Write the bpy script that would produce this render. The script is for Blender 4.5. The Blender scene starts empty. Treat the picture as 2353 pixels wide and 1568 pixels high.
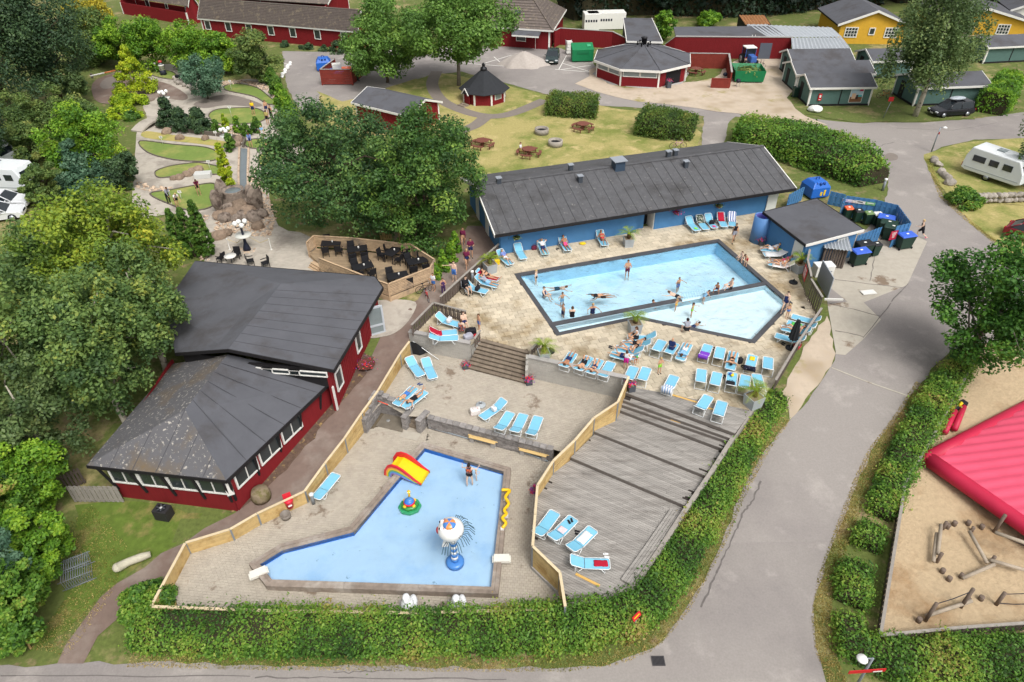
import bpy,bmesh,math,random
import numpy as np
from mathutils import Vector as Vc,Matrix
from mathutils.geometry import delaunay_2d_cdt
SC=bpy.context.scene
COL=SC.collection
TS=bpy.data.scenes.new('scratch')
random.seed(7)
RNG=np.random.default_rng(11)
rad=math.radians
# ------------------------------------------------------------------ camera
FPX,PITCH,ROLL,HC=1572.0,rad(37.3),rad(-0.6),28.8
_c,_s=math.cos(PITCH),math.sin(PITCH)
FW=np.array([0.0,_c,-_s]);_up=np.array([0.0,_s,_c]);_x=np.array([1.0,0,0])
RT=_x*math.cos(ROLL)+_up*math.sin(ROLL)
UP=_up*math.cos(ROLL)-_x*math.sin(ROLL)
cd=bpy.data.cameras.new('camera')
cam=bpy.data.objects.new('camera',cd);COL.objects.link(cam)
cd.sensor_width=36.0;cd.lens=FPX/2353.0*36.0
cd.clip_start=0.5;cd.clip_end=3000
m4=Matrix.Identity(4)
for i in range(3):
 m4[i][0]=RT[i];m4[i][1]=UP[i];m4[i][2]=-FW[i]
m4[2][3]=HC
cam.matrix_world=m4
SC.camera=cam
# ------------------------------------------------------------------ sky, sun, exposure (bright overcast day)
SUN_EL,SUN_AZ=rad(56),rad(150)
wd=bpy.data.worlds.new('World');SC.world=wd;wd.use_nodes=True
nt=wd.node_tree;nt.nodes.clear()
sky=nt.nodes.new('ShaderNodeTexSky');sky.sky_type='NISHITA';sky.sun_disc=False
sky.sun_elevation=SUN_EL;sky.sun_rotation=SUN_AZ
sky.air_density=1.0;sky.dust_density=6.0;sky.ozone_density=1.0
hs=nt.nodes.new('ShaderNodeHueSaturation');hs.inputs['Saturation'].default_value=0.12
bg=nt.nodes.new('ShaderNodeBackground');bg.inputs[1].default_value=0.15
wo=nt.nodes.new('ShaderNodeOutputWorld')
nt.links.new(sky.outputs[0],hs.inputs['Color']);nt.links.new(hs.outputs[0],bg.inputs[0]);nt.links.new(bg.outputs[0],wo.inputs[0])
sl=bpy.data.lights.new('sun','SUN');sl.energy=1.25;sl.angle=rad(20);sl.color=(1.0,0.96,0.9)
so=bpy.data.objects.new('sun',sl);COL.objects.link(so)
_sd=Vc((math.sin(SUN_AZ)*math.cos(SUN_EL),math.cos(SUN_AZ)*math.cos(SUN_EL),math.sin(SUN_EL)))
so.rotation_euler=_sd.to_track_quat('Z','Y').to_euler();so.location=(0,0,60)
vs=SC.view_settings;vs.view_transform='Standard';vs.look='None';vs.gamma=1;vs.use_curve_mapping=False
vs.exposure=0.3
try:
 SC.cycles.max_bounces=6;SC.cycles.diffuse_bounces=3;SC.cycles.transparent_max_bounces=12
 SC.cycles.caustics_reflective=False;SC.cycles.caustics_refractive=False
except Exception:pass
# ------------------------------------------------------------------ pixels to places
PZ=2.1
def gz(y):return PZ*min(1.0,max(0.0,(y-21.0)/18.0))
def hit(x,y,z=None):
 d=FW+RT*(x-1176.5)/FPX-UP*(y-784)/FPX
 if z is None:
  z=0.0
  for _ in range(40):
   t=(z-HC)/d[2];z=.5*z+.5*gz(t*d[1])
 t=(z-HC)/d[2]
 return Vc((d[0]*t,d[1]*t,z))
_OY=(0,392.3,784.6,1175.9)
def px(ij,x,y):return 588.24*int(ij[0])+x*.2502,_OY[int(ij[1])]+y*.2502
def W(ij,x,y,z=None):return hit(*px(ij,x,y),z)
def WW(ij,pts,z=None):return[W(ij,*p,z)for p in pts]
def HH(pts,z=None):return[hit(*p,z)for p in pts]
def proj(p):
 q=np.array([p[0],p[1],p[2]-HC]);w=q@FW
 return 1176.5+FPX*(q@RT)/w,784-FPX*(q@UP)/w
def height_to(base,topy):
 lo,hi=0.0,60.0
 for _ in range(40):
  m=(lo+hi)/2
  if base[2]+m>HC-.5:hi=m;continue
  if proj((base[0],base[1],base[2]+m))[1]>topy:lo=m
  else:hi=m
 return lo
def mpp(p):
 q=np.array([p[0],p[1],p[2]-HC]);return(q@FW)/FPX
def ang(a,b):return math.atan2(b[1]-a[1],b[0]-a[0])
# ------------------------------------------------------------------ materials
def lin(c):
 c=c/255.0
 return c/12.92 if c<=.04045 else((c+.055)/1.055)**2.4
def rgb(r,g,b,k=1.0):return(lin(r)*k,lin(g)*k,lin(b)*k,1)
MATS={}
def mat(name,col,rough=.75,var=.12,scale=6.0,bump=0.0,metal=0.0,ov=0.0,col2=None,s2=1.0,lo=.5,hi=.6,spec=.3,detail=4,bscale=None,stretch=None,emit=0.0,bd=.02,col3=None,s3=3.0,lo3=.55,hi3=.65):
 if name in MATS:return MATS[name]
 m=bpy.data.materials.new(name);m.use_nodes=True;t=m.node_tree;N=t.nodes;L=t.links
 b=N['Principled BSDF'];b.inputs['Roughness'].default_value=rough;b.inputs['Metallic'].default_value=metal
 b.inputs['Specular IOR Level'].default_value=spec
 g=N.new('ShaderNodeNewGeometry');pos=g.outputs['Position']
 if stretch:
  mp=N.new('ShaderNodeMapping');mp.vector_type='POINT'
  mp.inputs['Rotation'].default_value=(0,0,stretch[0]);mp.inputs['Scale'].default_value=stretch[1]
  L.new(pos,mp.inputs[0]);pos=mp.outputs[0]
 def noise(sc,det=4):
  n=N.new('ShaderNodeTexNoise');n.inputs['Scale'].default_value=sc;n.inputs['Detail'].default_value=det
  n.inputs['Roughness'].default_value=.65;L.new(pos,n.inputs['Vector']);return n.outputs['Fac']
 rc=N.new('ShaderNodeRGB');rc.outputs[0].default_value=col;c=rc.outputs[0]
 for(cc,ss,l,h)in((col2,s2,lo,hi),(col3,s3,lo3,hi3)):
  if cc is None:continue
  mr=N.new('ShaderNodeMapRange');mr.inputs['From Min'].default_value=l;mr.inputs['From Max'].default_value=h
  L.new(noise(ss,6),mr.inputs['Value'])
  mx=N.new('ShaderNodeMix');mx.data_type='RGBA';mx.inputs['B'].default_value=cc
  L.new(mr.outputs[0],mx.inputs['Factor']);L.new(c,mx.inputs['A']);c=mx.outputs['Result']
 h=N.new('ShaderNodeHueSaturation');L.new(c,h.inputs['Color'])
 mr=N.new('ShaderNodeMapRange');mr.inputs['From Min'].default_value=.25;mr.inputs['From Max'].default_value=.75
 mr.inputs['To Min'].default_value=1-var;mr.inputs['To Max'].default_value=1+var
 L.new(noise(scale,detail),mr.inputs['Value']);v=mr.outputs[0]
 if ov:
  oi=N.new('ShaderNodeObjectInfo');m2=N.new('ShaderNodeMapRange')
  m2.inputs['To Min'].default_value=1-ov;m2.inputs['To Max'].default_value=1+ov
  L.new(oi.outputs['Random'],m2.inputs['Value']);mm=N.new('ShaderNodeMath');mm.operation='MULTIPLY'
  L.new(v,mm.inputs[0]);L.new(m2.outputs[0],mm.inputs[1]);v=mm.outputs[0]
  at=N.new('ShaderNodeAttribute');at.attribute_name='pv'
  ad=N.new('ShaderNodeMath');ad.operation='MULTIPLY_ADD';ad.inputs[1].default_value=2*ov;L.new(at.outputs['Fac'],ad.inputs[0]);L.new(v,ad.inputs[2]);v=ad.outputs[0]
 L.new(v,h.inputs['Value']);L.new(h.outputs[0],b.inputs['Base Color'])
 if emit:b.inputs['Emission Color'].default_value=col;b.inputs['Emission Strength'].default_value=emit
 if bump:
  bp=N.new('ShaderNodeBump');bp.inputs['Strength'].default_value=bump;bp.inputs['Distance'].default_value=bd
  L.new(noise(bscale or scale*3,5),bp.inputs['Height']);L.new(bp.outputs[0],b.inputs['Normal'])
 MATS[name]=m;return m
def plain(name,r,g,b,rough=.55,k=.9,**kw):
 kw.setdefault('var',.05);return mat(name,rgb(r,g,b,k),rough,**kw)
def leafmat(name,cols,trans=.36,rough=.55):
 m=bpy.data.materials.new(name);m.use_nodes=True;t=m.node_tree;N=t.nodes;L=t.links
 b=N['Principled BSDF'];b.inputs['Roughness'].default_value=rough;b.inputs['Specular IOR Level'].default_value=.35
 a=N.new('ShaderNodeAttribute');a.attribute_name='tint';r=N.new('ShaderNodeValToRGB')
 e=r.color_ramp.elements
 while len(e)<len(cols):e.new(.5)
 for i,cc in enumerate(cols):e[i].position=i/(len(cols)-1);e[i].color=rgb(*cc,1.15)
 L.new(a.outputs['Fac'],r.inputs[0]);L.new(r.outputs[0],b.inputs['Base Color'])
 tr=N.new('ShaderNodeBsdfTranslucent');L.new(r.outputs[0],tr.inputs[0])
 mx=N.new('ShaderNodeMixShader');mx.inputs[0].default_value=trans
 L.new(b.outputs[0],mx.inputs[1]);L.new(tr.outputs[0],mx.inputs[2]);L.new(mx.outputs[0],N['Material Output'].inputs[0])
 MATS[name]=m;return m
 # ------------------------------------------------------------------ objects
def tag(o,label=None,cat=None,group=None,kind=None):
 if label:o['label']=label
 if cat:o['category']=cat
 if group:o['group']=group
 if kind:o['kind']=kind
 return o
def thing(name,label,cat,loc=(0,0,0),rz=0.0,group=None):
 o=bpy.data.objects.new(name,None);COL.objects.link(o);o.empty_display_size=.2
 o.location=loc;o.rotation_euler=(0,0,rz);return tag(o,label,cat,group)
def link(name,me,parent=None):
 o=bpy.data.objects.new(name,me);COL.objects.link(o)
 if parent is not None:o.parent=parent
 return o
def copy_tree(o,parent=None):
 c=o.copy();COL.objects.link(c);c.parent=parent
 for ch in o.children:copy_tree(ch,c)
 return c
class MB:
 """collects shapes; build() links them as one mesh object"""
 def __init__(s,M=None):s.v=[];s.f=[];s.m=[];s.M=M;s.mi=0;s.sm=[];s.smooth=False
 def add(s,vs,fs):
  n=len(s.v)
  if s.M is not None:vs=[s.M@Vc(p)for p in vs]
  s.v+=[tuple(p)for p in vs];s.f+=[tuple(i+n for i in f)for f in fs];s.m+=[s.mi]*len(fs);s.sm+=[s.smooth]*len(fs)
  return s
 def box(s,c,d,rz=0.0,rx=0.0,ry=0.0):
  R=Matrix.Translation(c)@Matrix.Rotation(rz,4,'Z')@Matrix.Rotation(ry,4,'Y')@Matrix.Rotation(rx,4,'X')
  x,y,z=d[0]/2,d[1]/2,d[2]/2
  vs=[R@Vc(p)for p in((-x,-y,-z),(x,-y,-z),(x,y,-z),(-x,y,-z),(-x,-y,z),(x,-y,z),(x,y,z),(-x,y,z))]
  return s.add(vs,[(0,3,2,1),(4,5,6,7),(0,1,5,4),(1,2,6,5),(2,3,7,6),(3,0,4,7)])
 def bar(s,a,b,w,h,zoff=0.0):
  a=Vc(a);b=Vc(b);d=(b-a);n=Vc((-d.y,d.x,0))
  n=n.normalized()*(w/2)if n.length>1e-6 else Vc((w/2,0,0))
  up=Vc((0,0,zoff));dn=Vc((0,0,zoff-h))
  vs=[a-n+dn,b-n+dn,b+n+dn,a+n+dn,a-n+up,b-n+up,b+n+up,a+n+up]
  return s.add(vs,[(0,3,2,1),(4,5,6,7),(0,1,5,4),(1,2,6,5),(2,3,7,6),(3,0,4,7)])
 def prism(s,poly,z0,z1,inset=0.0):
  n=len(poly);a=sum(poly[i][0]*poly[(i+1)%n][1]-poly[(i+1)%n][0]*poly[i][1]for i in range(n))
  if a<0:poly=poly[::-1]
  vs=[(p[0],p[1],z0 if not callable(z0)else z0(p))for p in poly]+[(p[0],p[1],z1 if not callable(z1)else z1(p))for p in poly]
  return s.add(vs,[tuple(range(n,2*n)),tuple(range(n-1,-1,-1))]+[(i,(i+1)%n,n+(i+1)%n,n+i)for i in range(n)])
 def tube(s,pts,r,n=8,caps=True):
  pts=[Vc(p)for p in pts];rs=r if isinstance(r,(list,tuple))else[r]*len(pts)
  vs=[];pv=None
  for i,p in enumerate(pts):
   t=(pts[min(i+1,len(pts)-1)]-pts[max(i-1,0)]).normalized()
   if pv is None:pv=t.orthogonal().normalized()
   pv=(pv-t*pv.dot(t));pv=pv.normalized()if pv.length>1e-5 else t.orthogonal().normalized()
   q=t.cross(pv)
   for k in range(n):
    a=2*math.pi*k/n;vs.append(p+(pv*math.cos(a)+q*math.sin(a))*rs[i])
  fs=[(i*n+k,i*n+(k+1)%n,(i+1)*n+(k+1)%n,(i+1)*n+k)for i in range(len(pts)-1)for k in range(n)]
  if caps:fs+=[tuple(range(n-1,-1,-1)),tuple(range((len(pts)-1)*n,len(pts)*n))]
  sm=s.smooth;s.smooth=n>5;s.add(vs,fs);s.smooth=sm;return s
 def lathe(s,prof,n=16,at=(0,0,0),sx=1.0,sy=1.0,smooth=True):
  vs=[];fs=[]
  for(r,z)in prof:
   for k in range(n):
    a=2*math.pi*k/n;vs.append((at[0]+r*math.cos(a)*sx,at[1]+r*math.sin(a)*sy,at[2]+z))
  for i in range(len(prof)-1):
   for k in range(n):fs.append((i*n+k,i*n+(k+1)%n,(i+1)*n+(k+1)%n,(i+1)*n+k))
  if prof[0][0]>1e-4:fs.append(tuple(range(n-1,-1,-1)))
  if prof[-1][0]>1e-4:fs.append(tuple(range((len(prof)-1)*n,len(prof)*n)))
  sm=s.smooth;s.smooth=smooth;s.add(vs,fs);s.smooth=sm;return s
 def ball(s,c,r,n=12,m=8):
  if not isinstance(r,(tuple,list)):r=(r,r,r)
  pr=[(math.sin(math.pi*i/m),-math.cos(math.pi*i/m))for i in range(m+1)]
  vs=[];fs=[]
  for(q,z)in pr:
   for k in range(n):
    a=2*math.pi*k/n;vs.append((c[0]+q*math.cos(a)*r[0],c[1]+q*math.sin(a)*r[1],c[2]+z*r[2]))
  for i in range(m):
   for k in range(n):fs.append((i*n+k,i*n+(k+1)%n,(i+1)*n+(k+1)%n,(i+1)*n+k))
  sm=s.smooth;s.smooth=True;s.add(vs,fs);s.smooth=sm;return s
 def quad(s,*p):return s.add(p,[tuple(range(len(p)))])
 def mesh(s,name,mats,rel=None):
  me=bpy.data.meshes.new(name);vs=s.v
  if rel is not None:vs=[(p[0]-rel[0],p[1]-rel[1],p[2]-rel[2])for p in vs]
  me.from_pydata(vs,[],s.f)
  for q in(mats if isinstance(mats,(list,tuple))else[mats]):me.materials.append(MATS[q]if isinstance(q,str)else q)
  me.polygons.foreach_set('material_index',s.m);me.polygons.foreach_set('use_smooth',s.sm);me.update();return me
 def build(s,name,mats,parent=None,world=False,bevel=0.0,**tg):
  rel=None
  if world and parent is not None:
   rel=parent.location
   if parent.parent is not None:rel=rel+parent.parent.location
  o=link(name,s.mesh(name,mats,rel),parent)
  if bevel:
   b=o.modifiers.new('bevel','BEVEL');b.width=bevel;b.segments=2;b.limit_method='ANGLE';b.angle_limit=rad(35)
  return tag(o,**tg)
MB.bw=lambda s,*a,**k:s.build(*a,world=True,**k)
def struct(name,mb,m,parent=None):return mb.build(name,m,parent,**({}if parent else dict(kind='structure')))
# ------------------------------------------------------------------ sheets draped on the ground
def inpoly(P,poly):
 x,y=P[:,0],P[:,1];r=np.zeros(len(P),bool);n=len(poly);j=n-1
 for i in range(n):
  xi,yi,xj,yj=poly[i][0],poly[i][1],poly[j][0],poly[j][1]
  k=((yi>y)!=(yj>y))&(x<(xj-xi)*(y-yi)/((yj-yi)or 1e-12)+xi);r^=k;j=i
 return r
def smooth(pts,k=5,closed=True):
 n=len(pts);out=[]
 for i in range(n if closed else n-1):
  g=(lambda j:pts[j%n])if closed else(lambda j:pts[min(max(j,0),n-1)])
  p0,p1,p2,p3=[Vc(g(i+d))for d in(-1,0,1,2)]
  for q in range(k):
   t=q/k
   out.append(.5*((2*p1)+(p2-p0)*t+(2*p0-5*p1+4*p2-p3)*t*t+(3*p1-p0-3*p2+p3)*t**3))
 if not closed:out.append(Vc(pts[-1]))
 return out
def wobble(poly,amp,step=1.0):
 out=[];n=len(poly)
 for i in range(n):
  a=Vc(poly[i][:2]);b=Vc(poly[(i+1)%n][:2]);k=max(1,int((b-a).length/step))
  for q in range(k):
   p=a.lerp(b,q/k);out.append((p.x+random.uniform(-amp,amp),p.y+random.uniform(-amp,amp)))
 return out
def sheet(name,poly,m,off,holes=(),grid=3.0,parent=None,zf=None,**tg):
 poly=[(p[0],p[1])for p in poly];zf=zf or(lambda x,y:gz(y))
 pts=[];ed=[]
 for pl in[poly]+[[(p[0],p[1])for p in h]for h in holes]:
  n0=len(pts);pts+=[Vc(p)for p in pl];ed+=[(n0+i,n0+(i+1)%len(pl))for i in range(len(pl))]
 A=np.array(poly);x0,y0=A.min(0);x1,y1=A.max(0)
 gx=np.arange(math.floor(x0/grid)*grid,x1+grid,grid);gy=np.arange(math.floor(y0/grid)*grid,y1+grid,grid)
 G=np.array([(a+1e-4,b)for a in gx for b in gy]);k=inpoly(G,poly)
 for h in holes:k&=~inpoly(G,h)
 pts+=[Vc(p)for p in G[k]]
 V,E,F,*_=delaunay_2d_cdt(pts,ed,[],0,1e-5)
 Vn=np.array([(p[0],p[1])for p in V]);F=[f for f in F]
 C=np.array([Vn[list(f)].mean(0)for f in F]);k=inpoly(C,poly)
 for h in holes:k&=~inpoly(C,h)
 me=bpy.data.meshes.new(name)
 fs=[]
 for f,q in zip(F,k):
  if not q:continue
  a,b,c=[Vn[i]for i in f[:3]]
  fs.append(tuple(f)if(b[0]-a[0])*(c[1]-a[1])-(b[1]-a[1])*(c[0]-a[0])>0 else tuple(f)[::-1])
 me.from_pydata([(p[0],p[1],zf(p[0],p[1])+off)for p in Vn],[],fs)
 me.materials.append(MATS[m]if isinstance(m,str)else m);me.update()
 o=link(name,me,parent)
 return tag(o,**(tg or(dict(kind='structure')if parent is None else{})))
def ribbon(pts,w):
 """outline of a strip of width w (number or list) along pts"""
 L=[];R=[]
 for i,p in enumerate(pts):
  a=Vc(pts[max(i-1,0)][:2]);b=Vc(pts[min(i+1,len(pts)-1)][:2]);d=(b-a).normalized();n=Vc((-d.y,d.x))
  h=(w[i]if isinstance(w,(list,tuple))else w)/2;q=Vc(p[:2]);L.append(q+n*h);R.append(q-n*h)
 return L+R[::-1]
 # ------------------------------------------------------------------ pieces: slabs, planks, bricks
def clip_cell(poly,x0,x1,y0,y1):
 def cut(P,ax,v,keep):
  out=[]
  for i in range(len(P)):
   a,b=P[i-1],P[i];ia,ib=keep(a[ax]-v),keep(b[ax]-v)
   if ia!=ib:
    t=(v-a[ax])/(b[ax]-a[ax]);out.append((a[0]+(b[0]-a[0])*t,a[1]+(b[1]-a[1])*t))
   if ib:out.append(b)
  return out
 P=poly
 for ax,v,k in((0,x0,lambda d:d>=0),(0,x1,lambda d:d<=0),(1,y0,lambda d:d>=0),(1,y1,lambda d:d<=0)):
  P=cut(P,ax,v,k)
  if len(P)<3:return[]
 return P
def area(P):return abs(sum(P[i-1][0]*P[i][1]-P[i][0]*P[i-1][1]for i in range(len(P))))/2
def pave(poly,z,a,sx,sy,m,name,parent,stag=.5,gap=.012,th=.04,jz=.004,rest='paving',most=300,org=None,lift=True):
 """lay pieces sx by sy, turned by a, inside poly with their tops near z; the largest in the picture become objects"""
 o=Vc(org[:2])if org is not None else Vc(poly[0][:2]);ca,sa=math.cos(a),math.sin(a)
 loc=[((p[0]-o.x)*ca+(p[1]-o.y)*sa,-(p[0]-o.x)*sa+(p[1]-o.y)*ca)for p in poly]
 A=np.array(loc);(x0,y0),(x1,y1)=A.min(0),A.max(0)
 P=[]
 for j in range(math.floor(y0/sy),math.ceil(y1/sy)):
  sh=(stag*(j%2)if stag>=0 else random.random())*sx
  for i in range(math.floor(x0/sx)-1,math.ceil(x1/sx)+1):
   full=(i*sx+sh,i*sx+sx+sh,j*sy,j*sy+sy)
   cx,cy=i*sx+sh+sx/2,j*sy+sy/2
   q=clip_cell(loc,full[0]+gap/2,full[1]-gap/2,full[2]+gap/2,full[3]-gap/2)
   if len(q)<3 or area(q)<.12*sx*sy:continue
   w=[(o.x+u*ca-v*sa,o.y+u*sa+v*ca)for u,v in q]
   c=(sum(p[0]for p in w)/len(w),sum(p[1]for p in w)/len(w))
   P.append((area(q)/mpp((c[0],c[1],z))**2,w,c))
 P.sort(key=lambda p:-p[0])
 seen=[p for p in P if-20<proj((*p[2],z))[0]<2373 and-20<proj((*p[2],z))[1]<1588]
 ids={id(p)for p in seen[:most]}
 mb=MB();pv=[]
 for p in P:
  dz=random.uniform(-jz,jz)
  if id(p)in ids:
   b=MB();b.prism(p[1],z-th,z+dz);b.bw(name,m,parent)
  else:
   n=len(mb.f);mb.prism(p[1],z-th,z+dz);pv+=[random.uniform(-.5,.5)]*(len(mb.f)-n)
 if mb.f:
  ob=mb.build(rest,m,parent,world=True,kind='stuff')
  at=ob.data.attributes.new('pv','FLOAT','FACE');at.data.foreach_set('value',pv)
 return P
def wall_pieces(a,b,z0,z1,t,bw,bh,m,name,parent,gap=.012,jut=.01,most=300,rest='brickwork',ends=True,ztop=None):
 """courses of blocks from a to b between z0 and z1 (z1 may be a function of the share along the wall), t thick"""
 a=Vc(a[:2]);b=Vc(b[:2]);d=b-a;Ln=d.length;u=d/Ln;n=Vc((-u.y,u.x));mb=MB();k=0;pv=[]
 rows=max(1,round((max(z1(0),z1(1))if callable(z1)else z1)-z0)/bh)if False else int(math.ceil(((max(z1(0),z1(1))if callable(z1)else z1)-z0)/bh-.05))
 for j in range(rows):
  s=-(j%2)*bw/2
  while s<Ln-.02:
   e=min(s+bw,Ln);s0=max(s,0)
   zt=z1((s0+e)/2/Ln)if callable(z1)else z1
   zb,ze=z0+j*bh,min(z0+(j+1)*bh,zt)
   if e-s0>.06 and ze-zb>.03:
    q=random.uniform(0,jut);c=a+u*((s0+e)/2)
    B=MB()if k<most else mb
    f0=len(B.f);B.box((c.x,c.y,(zb+ze)/2),(e-s0-gap,t+2*q,ze-zb-gap),math.atan2(u.y,u.x))
    if k<most:B.bw(name,m,parent)
    else:pv+=[random.uniform(-.5,.5)]*(len(B.f)-f0)
    k+=1
   s+=bw
 if mb.f:
  ob=mb.build(rest,m,parent,world=True,kind='stuff')
  at=ob.data.attributes.new('pv','FLOAT','FACE');at.data.foreach_set('value',pv)
  # ------------------------------------------------------------------ surface materials
K=.78
mat('ground_mix',rgb(104,116,58,K),.95,.3,5,bump=.6,col2=rgb(178,160,116,K),s2=.25,lo=.52,hi=.68,col3=rgb(150,130,100,K),s3=.9,lo3=.56,hi3=.68,bscale=30)
mat('dry_lawn',rgb(180,168,108,K),.95,.22,6,bump=.6,col2=rgb(132,140,70,K),s2=.2,lo=.45,hi=.6,col3=rgb(204,184,130,K),s3=.6,lo3=.55,hi3=.7,bscale=28)
mat('green_lawn',rgb(98,118,46,K),.95,.3,2.5,bump=.6,col2=rgb(150,135,85,K),s2=.45,lo=.52,hi=.66,bscale=28)
mat('asphalt',rgb(162,155,150,K),.92,.12,11,detail=8,bump=.35,col2=rgb(148,141,138,K),s2=.13,lo=.45,hi=.65,bscale=60,col3=rgb(182,174,168,K),s3=.4,lo3=.56,hi3=.72)
mat('brown_path',rgb(132,113,103,K),.92,.14,1.6,bump=.4,bscale=50,col2=rgb(152,138,128,K),s2=.3,lo=.48,hi=.64)
mat('leaf_litter',rgb(104,84,72,K),.95,.35,5,bump=.9,bscale=25,col2=rgb(165,140,90,K),s2=3.0,lo=.56,hi=.66)
mat('path_grey',rgb(140,130,122,K),.92,.1,3,bump=.3)
mat('gravel_yard',rgb(205,188,168,K),.95,.13,2.0,bump=.5,bscale=40,col2=rgb(178,160,135,K),s2=.25,lo=.48,hi=.64,col3=rgb(165,155,100,K),s3=.35,lo3=.6,hi3=.72)
mat('sand',rgb(198,175,142,K),.95,.12,5,bump=1.0,bscale=3.2,bd=.09,col2=rgb(172,143,108,K),s2=.3,lo=.5,hi=.66)
mat('concrete',rgb(190,182,168,K),.9,.1,2.5,bump=.25,col2=rgb(140,122,105,K),s2=.42,lo=.58,hi=.64)
mat('slab_stone',rgb(204,191,168,K),.85,.12,5,bump=.4,ov=.17,col2=rgb(158,140,110,K),s2=.33,lo=.5,hi=.67,bscale=20)
mat('brick_paver',rgb(188,178,163,K),.9,.1,1.6,bump=.3,ov=.06,col2=rgb(140,124,108,K),s2=.55,lo=.6,hi=.66,bscale=25)
mat('tread_brick',rgb(142,128,112,K),.9,.2,3,bump=.3,ov=.12)
mat('joint',rgb(112,100,82,K),.95,.2,4)
mat('golf_paving',rgb(196,187,174,K),.9,.1,2,bump=.3,ov=.06,col2=rgb(165,156,145,K),s2=.4,lo=.5,hi=.62)
mat('golf_green',rgb(124,146,72,K),.95,.12,3,bump=.3,col2=rgb(162,162,92,K),s2=.35,lo=.48,hi=.64,bscale=50)
mat('golf_tan',rgb(186,172,104,K),.95,.12,3,bump=.3,col2=rgb(150,160,82,K),s2=.4,lo=.5,hi=.62,bscale=50)
mat('pebble',rgb(205,182,158,K),.8,.2,6,ov=.2,col2=rgb(150,120,98,K),s2=2.2,lo=.52,hi=.62)
mat('boulder',rgb(150,130,112,K),.85,.3,3.5,bump=.6,ov=.15,bscale=9)
mat('lava_rock',rgb(146,132,120,K),.9,.4,3.5,bump=1.0,bscale=6,col2=rgb(98,84,76,K),s2=1.4,lo=.5,hi=.6)
mat('field_stone',rgb(168,160,150,K),.85,.25,4,bump=.5,ov=.18,bscale=10)
mat('grey_deck',rgb(164,159,153,K),.85,.2,3,ov=.14,bump=.4,stretch=(0.37,(.4,2.5,1)),bscale=14,col2=rgb(126,120,114,K),s2=.9,lo=.5,hi=.75)
mat('cafe_deck',rgb(168,146,118,K),.85,.15,3,ov=.1,bump=.3,col2=rgb(128,116,104,K),s2=.5,lo=.5,hi=.65)
mat('fence_wood',rgb(208,178,122,K),.75,.16,5,ov=.12,bump=.25,col2=rgb(184,148,92,K),s2=1.3,lo=.5,hi=.66)
mat('fence_cap',rgb(228,208,172,K),.75,.1,5,ov=.05)
mat('screen_wood',rgb(210,180,146,K),.8,.14,4,ov=.1,bump=.2,col2=rgb(160,140,120,K),s2=.8,lo=.5,hi=.65)
mat('old_picket',rgb(108,96,88,K),.9,.25,6,ov=.16,bump=.4)
mat('old_rail',rgb(165,158,150,K),.9,.18,5,ov=.08)
mat('pool_wood',rgb(152,138,126,K),.85,.25,3,ov=.12,bump=.4,col2=rgb(172,162,152,K),s2=.7,lo=.48,hi=.62)
mat('slate',rgb(84,84,88,K),.6,.15,3,ov=.1,bump=.15)
mat('split_block',rgb(150,145,142,K),.9,.3,5,ov=.2,bump=.9,bscale=12)
mat('grey_block',rgb(190,186,178,K),.9,.07,3,ov=.05,bump=.2)
mat('cap_stone',rgb(178,174,170,K),.85,.1,3,ov=.04)
mat('pool_floor',rgb(212,240,253,1),.6,.05,.9,col2=rgb(192,232,252,1),s2=.5,lo=.45,hi=.65)
mat('pool_floor_kids',rgb(228,246,253,1),.6,.04,1.0)
mat('pool_wall',rgb(176,222,248,.95),.5,.08,2)
mat('pool_step',rgb(205,236,250,.95),.5,.04,2)
mat('paddle_floor',rgb(186,218,246,.92),.6,.05,.7,col2=rgb(166,204,242,.92),s2=.45,lo=.48,hi=.68,col3=rgb(140,172,200,.9),s3=2.2,lo3=.66,hi3=.7)
mat('paddle_wall',rgb(52,120,205,.9),.5,.08,2)
def water(name,tint,wave,gl=1.0):
 m=bpy.data.materials.new(name);m.use_nodes=True;t=m.node_tree;N=t.nodes;L=t.links;N.clear()
 o=N.new('ShaderNodeOutputMaterial');tr=N.new('ShaderNodeBsdfTransparent');tr.inputs[0].default_value=tint
 g=N.new('ShaderNodeBsdfGlossy');g.inputs['Roughness'].default_value=.06
 f=N.new('ShaderNodeFresnel');f.inputs[0].default_value=1.33
 bp=N.new('ShaderNodeBump');bp.inputs['Strength'].default_value=wave;bp.inputs['Distance'].default_value=.4
 n=N.new('ShaderNodeTexNoise');n.inputs['Scale'].default_value=1.5;n.inputs['Detail'].default_value=5;n.inputs['Distortion'].default_value=1.2
 ge=N.new('ShaderNodeNewGeometry');L.new(ge.outputs['Position'],n.inputs['Vector'])
 L.new(n.outputs['Fac'],bp.inputs['Height']);L.new(bp.outputs[0],g.inputs['Normal']);L.new(bp.outputs[0],f.inputs['Normal'])
 mx=N.new('ShaderNodeMixShader');L.new(f.outputs[0],mx.inputs[0]);L.new(tr.outputs[0],mx.inputs[1]);L.new(g.outputs[0],mx.inputs[2]);L.new(mx.outputs[0],o.inputs[0])
 MATS[name]=m
water('water_deep',(.93,.985,1.0,1),.5);water('water_kids',(.95,.99,1,1),.35);water('water_paddle',(.95,.985,1,1),.14);water('water_stream',(.55,.62,.62,1),.1)
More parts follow.
